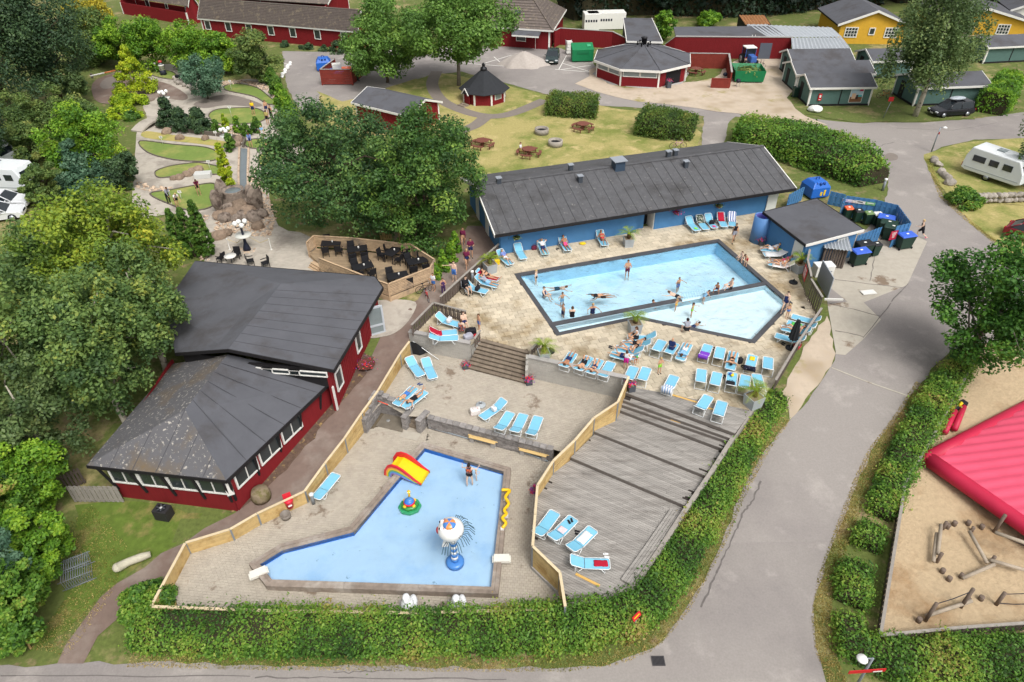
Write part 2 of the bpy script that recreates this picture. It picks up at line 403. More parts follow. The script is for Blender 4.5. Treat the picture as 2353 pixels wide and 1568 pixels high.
# ------------------------------------------------------------------ outlines of the pool grounds
FL=[(346.5,1393.5,.9),(425.3,1247.2,.9),(528,1216,.9),(590,1180,.92),(699.6,1128.6,.95),(745.9,1064.8,1.05),(790.9,1007.3,1.2),(830.9,948.5,1.5),(868.5,897.2,1.75),(918.5,813.4,1.95),(941,784,2.05)]
FR=[(1445.4,864.7,3.0),(1420,923.5,2.75),(1365.3,959.8,2.35),(1321.5,1011,2.08),(1271.5,1058.6,1.87),(1235.2,1114.9,1.8),(1224,1254.7,1.8),(1286.5,1314.8,1.75),(1299,1393.6,1.7)]
FLp=[hit(*p)for p in FL];FRp=[hit(*p)for p in FR]
MZ=.85
wall_l=W('12',1590,790,.02);wall_r=hit(1271,1057,.02);nook_f=W('12',1000,845,.02)
mid_top=[W('12',1680,165,MZ),W('12',1965,205,MZ)]
st_b=[hit(1072,848,MZ),hit(1206,883,MZ)];st_t=[hit(1107,779,PZ),hit(1217,808,PZ)]
bw_r=[hit(1224,871,MZ),hit(1426,913,MZ)]
kerb=[hit(1749,915,PZ),hit(1687,1002,1.9),hit(1634,1085,1.5),hit(1571,1177,1.2),hit(1512,1268,1.05),hit(1457,1348,1.0),hit(1376,1378,.95),hit(1301,1391,.95)]
hole=FLp+[W('11',1405,1470,2.3),W('12',1970,10,PZ+.25),st_t[0],st_t[1],hit(1214,818,2.55),hit(1443,866,2.6),hit(1459,892,PZ),hit(1727,945,PZ)]+kerb
hole=[Vc((p[0],p[1]))for p in hole]
OUT=HH([(1181,631),(1651.8,551),(1821.5,698.7),(1734,791),(1464,735),(1279,774)],PZ)
OUT2=[Vc(p[:2])for p in OUT]
# ------------------------------------------------------------------ ground, roads, lawns
sheet('yard_subbase',hole,'joint',-.03,zf=lambda x,y:0)
sheet('ground',[(-190,3),(190,3),(190,330),(-190,330)],'ground_mix',0,holes=[hole,OUT2])
AN=[(660,200),(648,118),(830,122),(1000,106),(1180,108),(1290,112),(1360,140),(1400,200),(1560,235),(1700,255),(1850,272),(1960,283),(2120,282),(2230,275),(2420,250),(2420,316),(2240,322),(2165,338),(2126,358),(2135,392),(2150,425),(2175,460),(2210,490),(2232,517),(2272,547),(2303,567),(2347,607),(2400,660),(2400,830),(2190,800),(2115,880),(2090,910),(2062,957),(2025,1010),(2002,1035),(1990,1070),(1965,1120),(1945,1175),(1935,1190),(1915,1243),(1897,1288),(1877,1356),(1865,1426),(1872,1483),(1885,1521),(1912,1600),(1930,1680),(-60,1680),(-60,1535),(100,1530),(190,1524),(345,1524),(600,1528),(1000,1533),(1300,1536),(1390,1530),(1440,1516),(1495,1492),(1545,1445),(1600,1360),(1645,1275),(1690,1165),(1745,1055),(1790,995),(1825,955),(1855,920),(1877,887),(1912,845),(1922,812),(1905,705),(1880,600),(2000,520),(2040,450),(2043,392),(1990,345),(1910,305),(1850,288),(1690,268),(1672,285),(1662,345),(1612,345),(1618,268),(1540,252),(1380,243),(1250,216),(1180,196),(1060,165),(1000,172),(900,200),(790,240),(720,262),(690,255),(672,225)]
sheet('asphalt_road',wobble(HH(AN),.09,.7),'asphalt',.02)
sheet('concrete_apron',HH([(1921,815),(1902,706),(1905,640),(1930,590),(1985,560),(2060,520),(2130,556),(2086,652),(2020,740),(1980,784),(1942,817)]),'concrete',.035)
sheet('bare_verge',wobble(HH([(1899,725),(1921,815),(1912,845),(1877,887),(1855,920),(1815,965),(1795,905),(1850,800)]),.12,.6),'gravel_yard',.03)
path=[(132,1526),(150,1485),(232,1373),(270,1341),(332,1306),(370,1273),(425,1248),(470,1215),(540,1180),(600,1130),(640,1088),(700,1020),(760,955),(830,870),(868,790),(900,720),(960,690),(990,640),(1050,560),(1075,520),(1120,520),(1160,575),(1090,640),(1010,706),(995,703),(940,762)]
pathp=HH(path)+[Vc((p[0]-.02,p[1],0))for p in FLp[::-1]]+HH([(300,1400),(262,1430),(225,1463),(192,1526)])
sheet('footpath',pathp,'brown_path',.03)
sheet('leaf_litter_bed',wobble(HH([(530,1180),(600,1100),(700,975),(780,875),(815,815),(830,812),(858,822),(850,850),(790,920),(720,1010),(640,1100),(590,1150)]),.12,.5),'leaf_litter',.05)
sheet('entrance_paving',smooth(HH([(850,700),(900,690),(955,696),(945,730),(915,762),(880,775),(845,772)]),4),'golf_paving',.05)
sheet('side_lawn',wobble(HH([(175,1160),(300,1150),(470,1183),(420,1240),(330,1298),(235,1365),(150,1450),(60,1500),(150,1380)]),.15,.8),'green_lawn',.015)
gy=[(1330,195),(1348,178),(1372,150),(1400,190),(1440,205),(1600,190),(1640,182),(1700,135),(1812,128),(1818,240),(1850,268),(1890,285),(1780,290),(1700,264),(1560,244),(1420,228),(1370,214)]
sheet('gravel_yard',wobble(HH(gy),.5,2.0),'gravel_yard',.045)
sheet('cabin_verge',wobble(HH([(1850,262),(1900,250),(2000,250),(2110,255),(2240,265),(2240,274),(2100,281),(1960,283)]),.3,1.2),'ground_mix',.05)
lawn=[(1075,420),(1068,330),(1045,306),(1000,262),(965,205),(955,185),(1000,168),(1040,172),(1110,186),(1180,201),(1250,219),(1400,248),(1550,266),(1612,305),(1604,346),(1450,356),(1120,425)]
sheet('lawn',wobble(HH(lawn),.2,1.4),'dry_lawn',.03)
sheet('lawn_left',wobble(HH([(730,210),(790,235),(880,205),(960,180),(1000,260),(1045,306),(1000,330),(760,300)]),.2,1.4),'dry_lawn',.024)
for q in([(1004,165),(993,195),(1013,230),(1063,255),(1118,268),(1176,262),(1252,231)],[(1118,268),(1090,290),(1050,304)]):
 sheet('garden_path',ribbon(smooth(HH(q),4,False),1.55),'path_grey',.045 if len(q)>3 else.05)
sheet('caravan_lawn',wobble(HH([(2122,356),(2165,340),(2240,325),(2420,316),(2420,474),(2260,468),(2180,458),(2136,392)]),.15,1),'dry_lawn',.03)
sheet('roadside_lawn',wobble(HH([(2182,462),(2260,470),(2420,476),(2420,680),(2347,604),(2272,545),(2232,515)]),.15,1),'dry_lawn',.03)
sand_l=[(2011,1480),(2062,1176),(2068,1132),(2120,1047),(2180,938),(2240,832),(2262,792)]
sandp=HH(sand_l)+HH([(2480,770),(2480,1445),(2353,1455)])
sheet('sandpit',sandp,'sand',.06)
sheet('tarmac_patch',smooth(HH([(2030,360),(2045,352),(2062,358),(2060,368),(2038,370)]),3),'path_grey',.026)
# parking bay lines
pl=MB()
def line(a,b,w=.11,z=PZ+.035):pl.bar((a[0],a[1],z),(b[0],b[1],z),w,.01)
for a,b in(((395,640),(715,665)),((430,640),(500,515)),((465,585),(715,662)),((725,603),(430,645))):line(W('20',*a),W('20',*b))
for a,b in(((165,628),(240,632)),):line(W('20',*a),W('20',*b))
for a,b in(((1870,580),(2285,612)),((2080,590),(2345,510)),((2185,525),(2285,612)),((250,585),(325,590))):line(W('10',*a),W('10',*b))
pl.build('parking_lines',plain('road_paint',235,232,225),None,kind='structure')
# ------------------------------------------------------------------ swimming pool
def ccw(P):
 return P if sum(P[i-1][0]*P[i][1]-P[i][0]*P[i-1][1]for i in range(len(P)))>0 else P[::-1]
def inset(poly,d):
 n=len(poly);a=sum(poly[i][0]*poly[(i+1)%n][1]-poly[(i+1)%n][0]*poly[i][1]for i in range(n));sg=1 if a>0 else-1
 out=[]
 for i in range(n):
  p0,p1,p2=[Vc(poly[(i+k)%n][:2])for k in(-1,0,1)]
  u=(p1-p0).normalized();v=(p2-p1).normalized();n1=Vc((-u.y,u.x))*sg;n2=Vc((-v.y,v.x))*sg
  b=(n1+n2);out.append(p1+b*(d/max(.25,1+n1.dot(n2))))
 return out
def isect(a,b,c,d):
 a,b,c,d=[Vc(p[:2])for p in(a,b,c,d)];r=b-a;s=d-c
 t=((c.x-a.x)*s.y-(c.y-a.y)*s.x)/(r.x*s.y-r.y*s.x);return a+r*t
def ring(outer,inner,z0,z1,length,name,m,parent,gap=.008):
 n=len(outer)
 for i in range(n):
  a,b,c,d=[Vc(p[:2])for p in(outer[i],outer[(i+1)%n],inner[(i+1)%n],inner[i])]
  k=max(1,round((b-a).length/length))
  for q in range(k):
   t0=q/k+gap/(b-a).length/2;t1=(q+1)/k-gap/(b-a).length/2
   MB().prism([a.lerp(b,t0),a.lerp(b,t1),d.lerp(c,t1),d.lerp(c,t0)],z0,z1).bw(name,m,parent)
INN=inset(OUT2,.34)
pool=thing('swimming_pool',None,None,(9,41,PZ));tag(pool,kind='structure')
ring(OUT2,INN,PZ-.1,PZ+.07,1.2,'coping_slab','slate',pool)
dv=[hit(1263,747,PZ),hit(1757,652,PZ)];dvd=Vc((dv[1]-dv[0])[:2]).normalized();dn=Vc((-dvd.y,dvd.x))
L0=isect(dv[0],dv[1],INN[0],INN[5]);R0_=isect(dv[0],dv[1],INN[1],INN[2])
hw=.2
LU=isect(Vc(dv[0][:2])+dn*hw,Vc(dv[1][:2])+dn*hw,INN[0],INN[5]);RU=isect(Vc(dv[0][:2])+dn*hw,Vc(dv[1][:2])+dn*hw,INN[1],INN[2])
LD=isect(Vc(dv[0][:2])-dn*hw,Vc(dv[1][:2])-dn*hw,INN[0],INN[5]);RD=isect(Vc(dv[0][:2])-dn*hw,Vc(dv[1][:2])-dn*hw,INN[1],INN[2])
main=[INN[0],INN[1],RU,LU];kids=[LD,RD,INN[2],INN[3],INN[4],INN[5]]
def basin(poly,zf,mf,nm):
 MB().prism(poly,zf-.1,zf).bw(nm,mf,pool)
 w=MB();n=len(poly)
 for i in range(n):
  a,b=poly[i],poly[(i+1)%n]
  w.add([(a[0],a[1],zf),(b[0],b[1],zf),(b[0],b[1],PZ-.05),(a[0],a[1],PZ-.05)],[(0,1,2,3)])
 w.bw('pool_wall','pool_wall' if nm=='pool_floor' else 'pool_floor_kids',pool)
basin(main,PZ-1.05,'pool_floor','pool_floor');basin(kids,PZ-.42,'pool_floor_kids','shallow_floor')
g0,g1=[isect(dv[0],dv[1],hit(x,400,PZ),hit(x2,900,PZ))for x,x2 in((1565,1565),(1617,1617))]
for a,b in((L0,g0),(g1,R0_)):
 n=max(2,round((b-a).length/1.3))
 for i in range(n):
  p,q=a.lerp(b,i/n),a.lerp(b,(i+1)/n)
  MB().bar((p.x,p.y,PZ+.06),(q.x,q.y,PZ+.06),.36,.1).bw('divider_slab','slate',pool)
MB().bar((L0.x,L0.y,PZ-.05),(R0_.x,R0_.y,PZ-.05),.4,1.2).bw('divider_wall','pool_step',pool)
rl=MB()
for i in range(15):
 p=g0.lerp(g1,i/14);rl.tube([(p.x,p.y,PZ-.1),(p.x,p.y,PZ+.55)],.014,5)
for z in(.12,.55):rl.tube([(g0.x,g0.y,PZ+z),(g1.x,g1.y,PZ+z)],.02,6)
rl.bw('pool_railing',plain('pool_rail_blue',170,215,235,.35),pool)
ax=(INN[5]-INN[0]).normalized();ay=(INN[1]-INN[0]).normalized()
for i in range(5):
 a=INN[0];b=LU
 e0=ay*(.34*i+.01);e1=ay*(.34*(i+1))
 MB().prism([a+e0+ax*.01,a+e1+ax*.01,b+e1-ax*.01,b+e0-ax*.01],PZ-1.04,PZ-.22-.16*i).bw('pool_step','pool_step',pool)
MB().quad(*[(p.x,p.y,PZ-.08)for p in(INN[0],LU,RU,INN[1])]).build('pool_water','water_deep',None,kind='structure')
MB().quad(*[(p.x,p.y,PZ-.08)for p in ccw(kids)]).build('shallow_pool_water','water_kids',None,kind='structure')
# ------------------------------------------------------------------ pool terrace
ter=thing('pool_terrace',None,None,(10,40,PZ));tag(ter,kind='structure')
A1=W('11',1405,1470,PZ+.25);blk_r=W('12',1970,10,PZ+.25)
TP=[Vc(p[:2])for p in[A1,W('11',1640,1310,PZ),W('11',1700,1265,PZ),W('11',2230,775,PZ),W('21',0,735,PZ),W('21',1180,522,PZ),W('21',2240,383,PZ),hit(1745,515,PZ),hit(1830,615,PZ),W('31',285,1010,PZ),W('31',445,1335,PZ),hit(1772,893,PZ),hit(1749,915,PZ),hit(1727,945,PZ),hit(1459,892,PZ),hit(1443,866,2.6),hit(1214,818,2.55),st_t[1],st_t[0],blk_r]]
sheet('terrace_base',TP,'joint',PZ+.012,holes=[OUT2],zf=lambda x,y:0,parent=None,kind='structure')
tp=ccw(TP);hl=ccw(OUT2)[::-1]
io,ih=min(((i,j)for i in range(len(tp))for j in range(len(hl))),key=lambda q:(tp[q[0]]-hl[q[1]]).length)
keyed=tp[:io+1]+hl[ih:]+hl[:ih+1]+tp[io:]
pave(keyed,PZ+.05,ang(OUT[0],OUT[1])+rad(0),.62,.42,'slab_stone','paving_slab',ter,gap=.016,rest='paving_slabs',org=OUT[0])
# ------------------------------------------------------------------ middle terrace, steps, block walls
mid=thing('middle_terrace',None,None,(-2,31,MZ));tag(mid,kind='structure')
MPl=[Vc(p[:2])for p in[nook_f,*FLp[7:],A1,blk_r,mid_top[1],st_b[0],st_b[1],bw_r[0],bw_r[1],FRp[1],FRp[2],FRp[3],wall_r,wall_l,W('12',1490,840,0),W('12',1580,700,MZ),W('12',1440,690,MZ),W('12',1390,690,MZ),W('12',1160,560,MZ)]]
sheet('middle_terrace_base',MPl,'joint',MZ-.005,zf=lambda x,y:0)
pave(MPl,MZ+.03,rad(-18),.21,.14,'brick_paver','paving_brick',mid,gap=.01,rest='paving_bricks',org=wall_l)
padp=[Vc(p[:2])for p in[*FLp[:8],W('12',1400,700,0),wall_l,wall_r,*FRp[4:],]]
sheet('paddling_yard_base',padp,'joint',-.01,zf=lambda x,y:0)
yard=thing('paddling_yard',None,None,(-5,22,0));tag(yard,kind='structure')
PO=[Vc(p[:2])for p in HH([(970,1015),(1174,1075),(1145,1365),(612,1347),(571,1295),(644,1250),(803,1210)],.38)]
t2=ccw(padp);h2=ccw(inset(PO,.2))[::-1]
io,ih=min(((i,j)for i in range(len(t2))for j in range(len(h2))),key=lambda q:(t2[q[0]]-h2[q[1]]).length)
pave(t2[:io+1]+h2[ih:]+h2[:ih+1]+t2[io:],.025,rad(-6),.21,.14,'brick_paver','paving_brick',yard,gap=.01,rest='paving_bricks',org=wall_l)
# paddling pool
pad=thing('paddling_pool',None,None,(-5,21,0));tag(pad,kind='structure')
I1=inset(PO,.2);I2=inset(PO,.37)
ring(PO,I1,0,.38,3.2,'coping_board','pool_wood',pad);ring(inset(PO,.21),I2,.1,.365,3.2,'coping_board','pool_wood',pad)
MB().prism(inset(PO,.36),-.08,.02).bw('pool_floor','paddle_floor',pad)
w=MB();n=len(I2)
for i in range(n):
 a,b=I2[i],I2[(i+1)%n];w.add([(a[0],a[1],0),(b[0],b[1],0),(b[0],b[1],.3),(a[0],a[1],.3)],[(0,1,2,3)])
w.bw('pool_wall','paddle_wall',pad)
MB().quad(*[(p.x,p.y,.2)for p in ccw(inset(PO,.373))]).build('paddling_pool_water','water_paddle',None,kind='structure')
for(ij,x,y,r)in(('13',20,555,.5),('13',2255,425,0)):
 c=W(ij,x,y,.42);MB().box((c.x,c.y,.36),(.75,.42,.16),r).box((c.x,c.y,.3),(.35,.9,.1),r+1.57).bw('pool_inlet',plain('inlet_white',225,222,212),pad)
 # steps between the terraces
nS=8;dz=(PZ-MZ)/nS
sflight=thing('stone_steps','wide stone steps with brick treads between the grey block walls','steps',st_b[0])
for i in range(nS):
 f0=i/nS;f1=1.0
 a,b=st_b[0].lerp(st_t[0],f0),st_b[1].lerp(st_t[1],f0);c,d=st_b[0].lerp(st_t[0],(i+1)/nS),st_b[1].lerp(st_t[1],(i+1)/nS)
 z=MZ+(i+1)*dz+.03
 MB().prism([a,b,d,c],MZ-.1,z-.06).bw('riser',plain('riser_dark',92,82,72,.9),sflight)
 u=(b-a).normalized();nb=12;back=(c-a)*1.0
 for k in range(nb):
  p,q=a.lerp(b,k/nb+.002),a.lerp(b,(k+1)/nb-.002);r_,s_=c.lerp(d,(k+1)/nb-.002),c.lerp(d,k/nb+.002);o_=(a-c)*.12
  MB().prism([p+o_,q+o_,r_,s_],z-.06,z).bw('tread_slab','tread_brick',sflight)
bl=thing('block_wall','grey block retaining wall under the sunbathing corner, with pale cap','wall',(A1.x,A1.y,MZ))
br=thing('block_wall','grey block retaining wall beside the stone steps, loungers lined up behind its cap','wall',(bw_r[0].x,bw_r[0].y,MZ))
wl_a=Vc((A1.x,A1.y));wl_b=Vc((blk_r.x,blk_r.y));wr_a=Vc(hit(1214,818,2.55)[:2]);wr_b=Vc(hit(1443,866,2.6)[:2])
for(par,a,b,zt)in((bl,wl_a,wl_b,PZ+.2),(br,wr_a,wr_b,PZ+.4)):
 wall_pieces(a,b,MZ,zt,.2,.42,.2,'grey_block','block',par,gap=.008,jut=.002)
 k=max(2,round((b-a).length/1.2))
 for i in range(k):
  p,q=a.lerp(b,i/k+.001),a.lerp(b,(i+1)/k-.001);MB().bar((p.x,p.y,zt+.06),(q.x,q.y,zt+.06),.34,.06).bw('cap_slab','cap_stone',par)
  # the side return of the left block wall and the terrace edge beside the stairs
wall_pieces(wl_b,st_t[0],MZ,PZ-.02,.18,.42,.2,'grey_block','block',bl,gap=.008,jut=.002)
wall_pieces(wr_a+Vc((-.05,.2)),st_b[1]+Vc((.1,0,0)),MZ,lambda t:PZ+.4 if t<.4 else PZ-.1,.16,.42,.2,'grey_block','block',br,gap=.008,jut=.002)
# split-face retaining wall of the paddling yard
rw=thing('retaining_wall','rough split-face stone wall between paddling yard and brick terrace','wall',wall_l)
rc=W('12',1140,640,0);rb=W('12',1395,700,0)
cp=[]
def stretch_wall(a,b,z1,t=.26,cap=True):
 wall_pieces(a,b,0,z1,t,.38,.14,'split_block','stone_block',rw,gap=.02,jut=.03,most=70)
 if cap:
  a=Vc(a[:2]);b=Vc(b[:2]);k=max(1,round((b-a).length/.4))
  for i in range(k):
   p,q=a.lerp(b,i/k+.003),a.lerp(b,(i+1)/k-.003);z=(z1((i+.5)/k)if callable(z1)else z1)+.06+random.uniform(-.01,.01)
   MB().bar((p.x,p.y,z),(q.x,q.y,z),t+.1,.06).bw('cap_stone','split_block',rw)
stretch_wall(wall_l,wall_r,MZ+.03)
stretch_wall(nook_f,rc,lambda t:.95+.65*min(1,t*1.3))
stretch_wall(rc,rb,lambda t:1.6-.75*t)
pier=(W('12',1365,815,0),W('12',1445,715,0));pier2=(W('12',1495,845,0),W('12',1588,745,0))
stretch_wall(*pier,.95);stretch_wall(*pier2,.95)
for i in range(4):
 a,b=pier[0].lerp(pier[1],.3+.22*i),pier2[0].lerp(pier2[1],.2+.22*i);c,d=pier[0].lerp(pier[1],1.3),pier2[0].lerp(pier2[1],1.2)
 MB().prism([a,b,d,c],0,.2*(i+1)).bw('step','tread_brick',rw)
nf=thing('shower_floor',None,None,W('12',1230,740,0));tag(nf,kind='structure')
MB().prism(WW('12',[(1100,775),(1185,655),(1370,690),(1345,835)],.05),0,.05).bw('shower_tray',plain('wet_concrete',118,110,98,.5,var=.2,scale=3),nf)
MB().lathe([(.001,.052),(.12,.052),(.12,.06),(.001,.06)],16,W('12',1215,733,0)).bw('drain_cover',plain('drain_grey',150,150,148,.4),nf)
hr=thing('grab_rail','short orange grab rail on the shower nook wall','rail',W('12',1165,560,1.1))
MB().tube([W('12',1118,548,1.25),W('12',1165,565,1.25),W('12',1212,582,1.25)],.03,8).bw('rail_tube',plain('orange_red',222,92,70),hr)
pt=thing('concrete_foot_bath',None,None,W('12',1420,860,0));tag(pt,kind='structure')
MB().prism(WW('12',[(1310,875),(1370,815),(1520,850),(1475,915)],.04),0,.045).bw('foot_bath_tray','concrete',pt)
pb=MB();pb.tube([W('12',1590,790,.15),W('12',1960,895,.12),W('12',2340,975,.1),wall_r+Vc((-.3,-.2,.1))],.04,6)
tag(pb.build('water_pipe',plain('pipe_grey',150,160,168,.4)),'thin grey pipe lying along the foot of the split-face wall','pipe')
# ------------------------------------------------------------------ wooden deck
dk=thing('sun_deck',None,None,(8,27,1));tag(dk,kind='structure')
EL=[(1459,892,2.1),(1436.6,903.4,2.1),(1431.6,919.7,1.9),(1426.6,929.7,1.7),(1422.8,942,1.5),(1366.5,992,1.3),(1311.5,1051,1.08)]
ER=[(1727,945,2.1),(1689,997.3,2.1),(1679,1007.3,1.9),(1674,1014.8,1.7),(1668,1034,1.5),(1625,1095,1.3),(1574,1162,1.08)]
EL=[hit(*p)for p in EL];ER=[hit(*p)for p in ER]
LV=[2.15,1.9,1.7,1.5,1.3,1.08]
for i in range(6):
 ang0=ang(EL[i+1],ER[i+1]);z=LV[i]
 quad=[EL[i],ER[i],ER[i+1],EL[i+1]]
 if i==4:quad=[EL[i],ER[i],ER[i+1],EL[i+1],hit(1366,985,1.3)]
 pave(quad,z,ang0,4.6,.125,'grey_deck','deck_plank',dk,stag=-1,gap=.012,th=.035,jz=.003,rest='deck_planks',most=110,org=EL[i+1])
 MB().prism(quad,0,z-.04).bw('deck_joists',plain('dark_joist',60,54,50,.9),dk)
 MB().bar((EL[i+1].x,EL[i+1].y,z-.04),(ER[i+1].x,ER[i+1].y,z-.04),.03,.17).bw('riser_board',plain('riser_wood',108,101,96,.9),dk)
low=[EL[6],ER[6],*kerb[4:]]+[FRp[8],FRp[7],FRp[6],FRp[5],FRp[4]]
low=[Vc(p[:2])for p in low]
pave(low,.85,ang(EL[6],ER[6]),4.6,.125,'grey_deck','deck_plank',dk,stag=-1,gap=.012,th=.035,jz=.003,rest='deck_planks',most=200,org=EL[6])
MB().prism(low,0,.81).bw('deck_joists','dark_joist',dk)
# strip of planks and the kerb beam along the hedge side
side=[ER[1],ER[2],ER[3],ER[4],ER[5],ER[6]]
kz=[PZ+.2,1.95,1.5,1.2,1.05,1.0,.95,.95]
for i in range(len(kerb)-1):
 a,b=kerb[i],kerb[i+1]
 MB().bar((a.x,a.y,kz[i]),(b.x,b.y,kz[i+1]),.22,.9).bw('kerb_beam','old_rail',dk)
 if i in(3,4):
  for k in range(4):
   o=Vc((-(b-a).y,(b-a).x,0)).normalized()*-(.2+.14*k)
   zz=(1.0,1.0)
   MB().bar((a.x+o.x,a.y+o.y,zz[0]-.03),(b.x+o.x,b.y+o.y,zz[1]-.03),.125,.2).bw('edge_plank','grey_deck',dk)
for(ij,a,b,z)in(('22',(1470,490),(1700,560),PZ+.06),('22',(1500,632),(1695,700),1.93),('22',(1460,715),(1555,745),1.73),('23',(585,570),(805,680),.875),('22',(1800,612),(1860,628),PZ+.06)):
 MB().bar(W(ij,*a,z),W(ij,*b,z),.13,.03).bw('new_plank',plain('new_pine',214,172,98),dk)
 # ------------------------------------------------------------------ fences
def board_fence(name,label,tops,bottoms,n=6,skip=()):
 t=thing(name,label,'fence',(tops[0].x,tops[0].y,bottoms[0]))
 for i in range(len(tops)-1):
  a,b=tops[i],tops[i+1]
  k=max(1,round((b-a).length/2.4))
  for q in range(k):
   p,r=a.lerp(b,q/k+.006),a.lerp(b,(q+1)/k-.006)
   za,zb=bottoms[i]+(bottoms[i+1]-bottoms[i])*q/k,bottoms[i]+(bottoms[i+1]-bottoms[i])*(q+1)/k
   for j in range(n):
    s0=Vc((p.x,p.y,p.z-.04+(za-p.z+.04)*j/n));s1=Vc((r.x,r.y,r.z-.04+(zb-r.z+.04)*j/n))
    MB().bar(s0,s1,.05,min((p.z-za),(r.z-zb))/n-.008).bw('board','fence_wood',t)
   MB().bar(p,r,.13,.035).bw('cap_rail','fence_cap',t)
   MB().box((p.x,p.y,(p.z+za)/2-.05),(.09,.09,p.z-za),ang(a,b)).bw('post',plain('galvanised',140,146,152,.45,metal=.3),t)
 e=tops[-1];MB().box((e.x,e.y,(e.z+bottoms[-1])/2-.05),(.09,.09,e.z-bottoms[-1])).bw('post','galvanised',t)
 return t
board_fence('board_fence','new pine board fence between footpath and paddling yard',FLp,[.0,0,0,0,0,0,0,0,.85,.88,.9],6)
board_fence('board_fence','new pine board fence between paddling yard and grey sun deck',FRp,[1.2,1.15,1.0,.9,.25,.25,.25,.25,.25],6)
ff=[FLp[0],hit(640,1404,.9),hit(961,1408,.9),hit(1297,1399,.9)]
board_fence('board_fence','low pine board fence behind the front hedge',ff,[0,0,0,0],4)
fb=thing('concrete_footing','pale concrete footing under the pine fence by the sun deck','footing',(FRp[4].x,FRp[4].y,0))
for i in range(4,8):MB().bar((FRp[i].x,FRp[i].y,.24),(FRp[i+1].x,FRp[i+1].y,.24),.16,.24).bw('footing_block','cap_stone',fb)
def picket_fence(label,pts,h=1.0,w=.11,sp=.15,m='old_picket',rail='old_rail',cap=True,name='picket_fence',zs=None):
 t=thing(name,label,'fence',pts[0])
 for i in range(len(pts)-1):
  a,b=pts[i],pts[i+1];L=(b-a).length;k=max(1,int(L/sp));r=ang(a,b);d=(b-a).normalized();n=Vc((-d.y,d.x,0))
  me=MB().box((0,0,h/2),(w,.022,h-.04)).mesh('picket',m)
  for q in range(k):
   p=a.lerp(b,(q+.5)/k);o=link('picket',me,t);o.location=p-t.location+n*(.035 if q%2 else-.0)+Vc((0,0,.03));o.rotation_euler=(0,0,r)
  for z in(.25,h-.18):MB().bar(a+Vc((0,0,z))+n*.0175,b+Vc((0,0,z))+n*.0175,.03,.08).bw('rail',m,t)
  if cap:MB().bar(a+Vc((0,0,h+.04)),b+Vc((0,0,h+.04)),.14,.04).bw('cap_rail',rail,t)
 return t
zt=lambda ij,x,y,z=PZ+.03:W(ij,x,y,z)
picket_fence('weathered picket fence around the sunbathing corner above the grey block wall',[zt('11',1440,1530,PZ+.03),zt('11',1640,1320),zt('11',1935,1400)],.95)
picket_fence('long weathered picket fence between footpath and pool terrace, palm planter beside it',[zt('11',1700,1268),zt('11',2230,775)],.95)
picket_fence('short weathered picket fence at the head of the stone steps',[W('11',2010,1640,PZ),W('11',2065,1560,PZ)],.8)
picket_fence('short weathered picket fence by palm planter above the stone steps',[W('22',175,145,PZ),W('22',270,40,PZ)],.6)
picket_fence('tall weathered slat fence with red sign between pool and wheelie bins',[W('31',330,915,PZ),W('31',290,1010,PZ)+Vc((.15,0,0)),W('31',340,1170,PZ)],1.75)
picket_fence('weathered slat fence with pale cap beside the grey gate',[W('31',345,1170,PZ),W('31',445,1340,PZ)],1.55)
picket_fence('weathered slat fence along the loungers and bare verge',[W('31',462,1360,PZ),W('32',240,120,PZ),W('32',40,460,PZ)],.85,sp=.12)
# ------------------------------------------------------------------ foliage
def leaf_object(name,P,Nr,S,T,m,parent=None,rel=None,asp=.62):
 n=len(P);Nr=Nr/(np.linalg.norm(Nr,axis=1,keepdims=True)+1e-9)
 r=RNG.normal(size=(n,3));t=r-Nr*(r*Nr).sum(1,keepdims=True);t/=np.linalg.norm(t,axis=1,keepdims=True)+1e-9
 b=np.cross(Nr,t);S=S[:,None]
 if rel is not None:P=P-np.array(rel)
 fold=Nr*S*.12
 V=np.stack([P-t*S*.5,P+b*S*.5*asp-fold,P+t*S*.5,P-b*S*.5*asp-fold],1).reshape(-1,3)
 me=bpy.data.meshes.new(name);me.vertices.add(4*n);me.vertices.foreach_set('co',V.ravel().astype(np.float32))
 me.loops.add(4*n);me.loops.foreach_set('vertex_index',np.arange(4*n,dtype=np.int32))
 me.polygons.add(n);me.polygons.foreach_set('loop_start',np.arange(0,4*n,4,dtype=np.int32))
 a=me.attributes.new('tint','FLOAT','FACE');a.data.foreach_set('value',np.clip(T,0,1).astype(np.float32))
 me.materials.append(MATS[m]);me.update(calc_edges=True);me.validate()
 return link(name,me,parent)
def clump_leaves(C,R,per,size,tint,up=.55,drop=0.0):
 """leaves spread through clumps centred C with radii R"""
 k=len(C);n=k*per;c=np.repeat(C,per,0);r=np.repeat(R,per)[:,None]
 d=RNG.normal(size=(n,3));d/=np.linalg.norm(d,axis=1,keepdims=True)
 q=RNG.random((n,1))**.33;d2=d*q*r;d2[:,2]*=.75
 if drop:d2[:,2]-=RNG.random(n)**1.2*drop
 P=c+d2;Nr=d*.55+RNG.normal(size=(n,3))*.45+np.array([0,0,up])
 S=size*(.65+.7*RNG.random(n));T=np.repeat(tint,per)+RNG.normal(size=n)*.13
 return P,Nr,S,T
mat('bark_brown',rgb(92,78,66,.8),.95,.3,6,bump=.8);mat('bark_birch',rgb(190,182,166,.8),.9,.25,4,bump=.4,col2=rgb(90,82,72,.8),s2=3,lo=.55,hi=.62);mat('bark_grey',rgb(138,130,120,.8),.95,.25,5,bump=.6)
mat('twig_dark',rgb(62,58,40,.8),1.0,.4,3)
leafmat('oak_leaf',[(44,70,44),(64,96,54),(90,122,62),(128,154,76)],.32)
leafmat('oak2_leaf',[(44,72,36),(66,100,46),(96,130,56),(146,170,72)],.32)
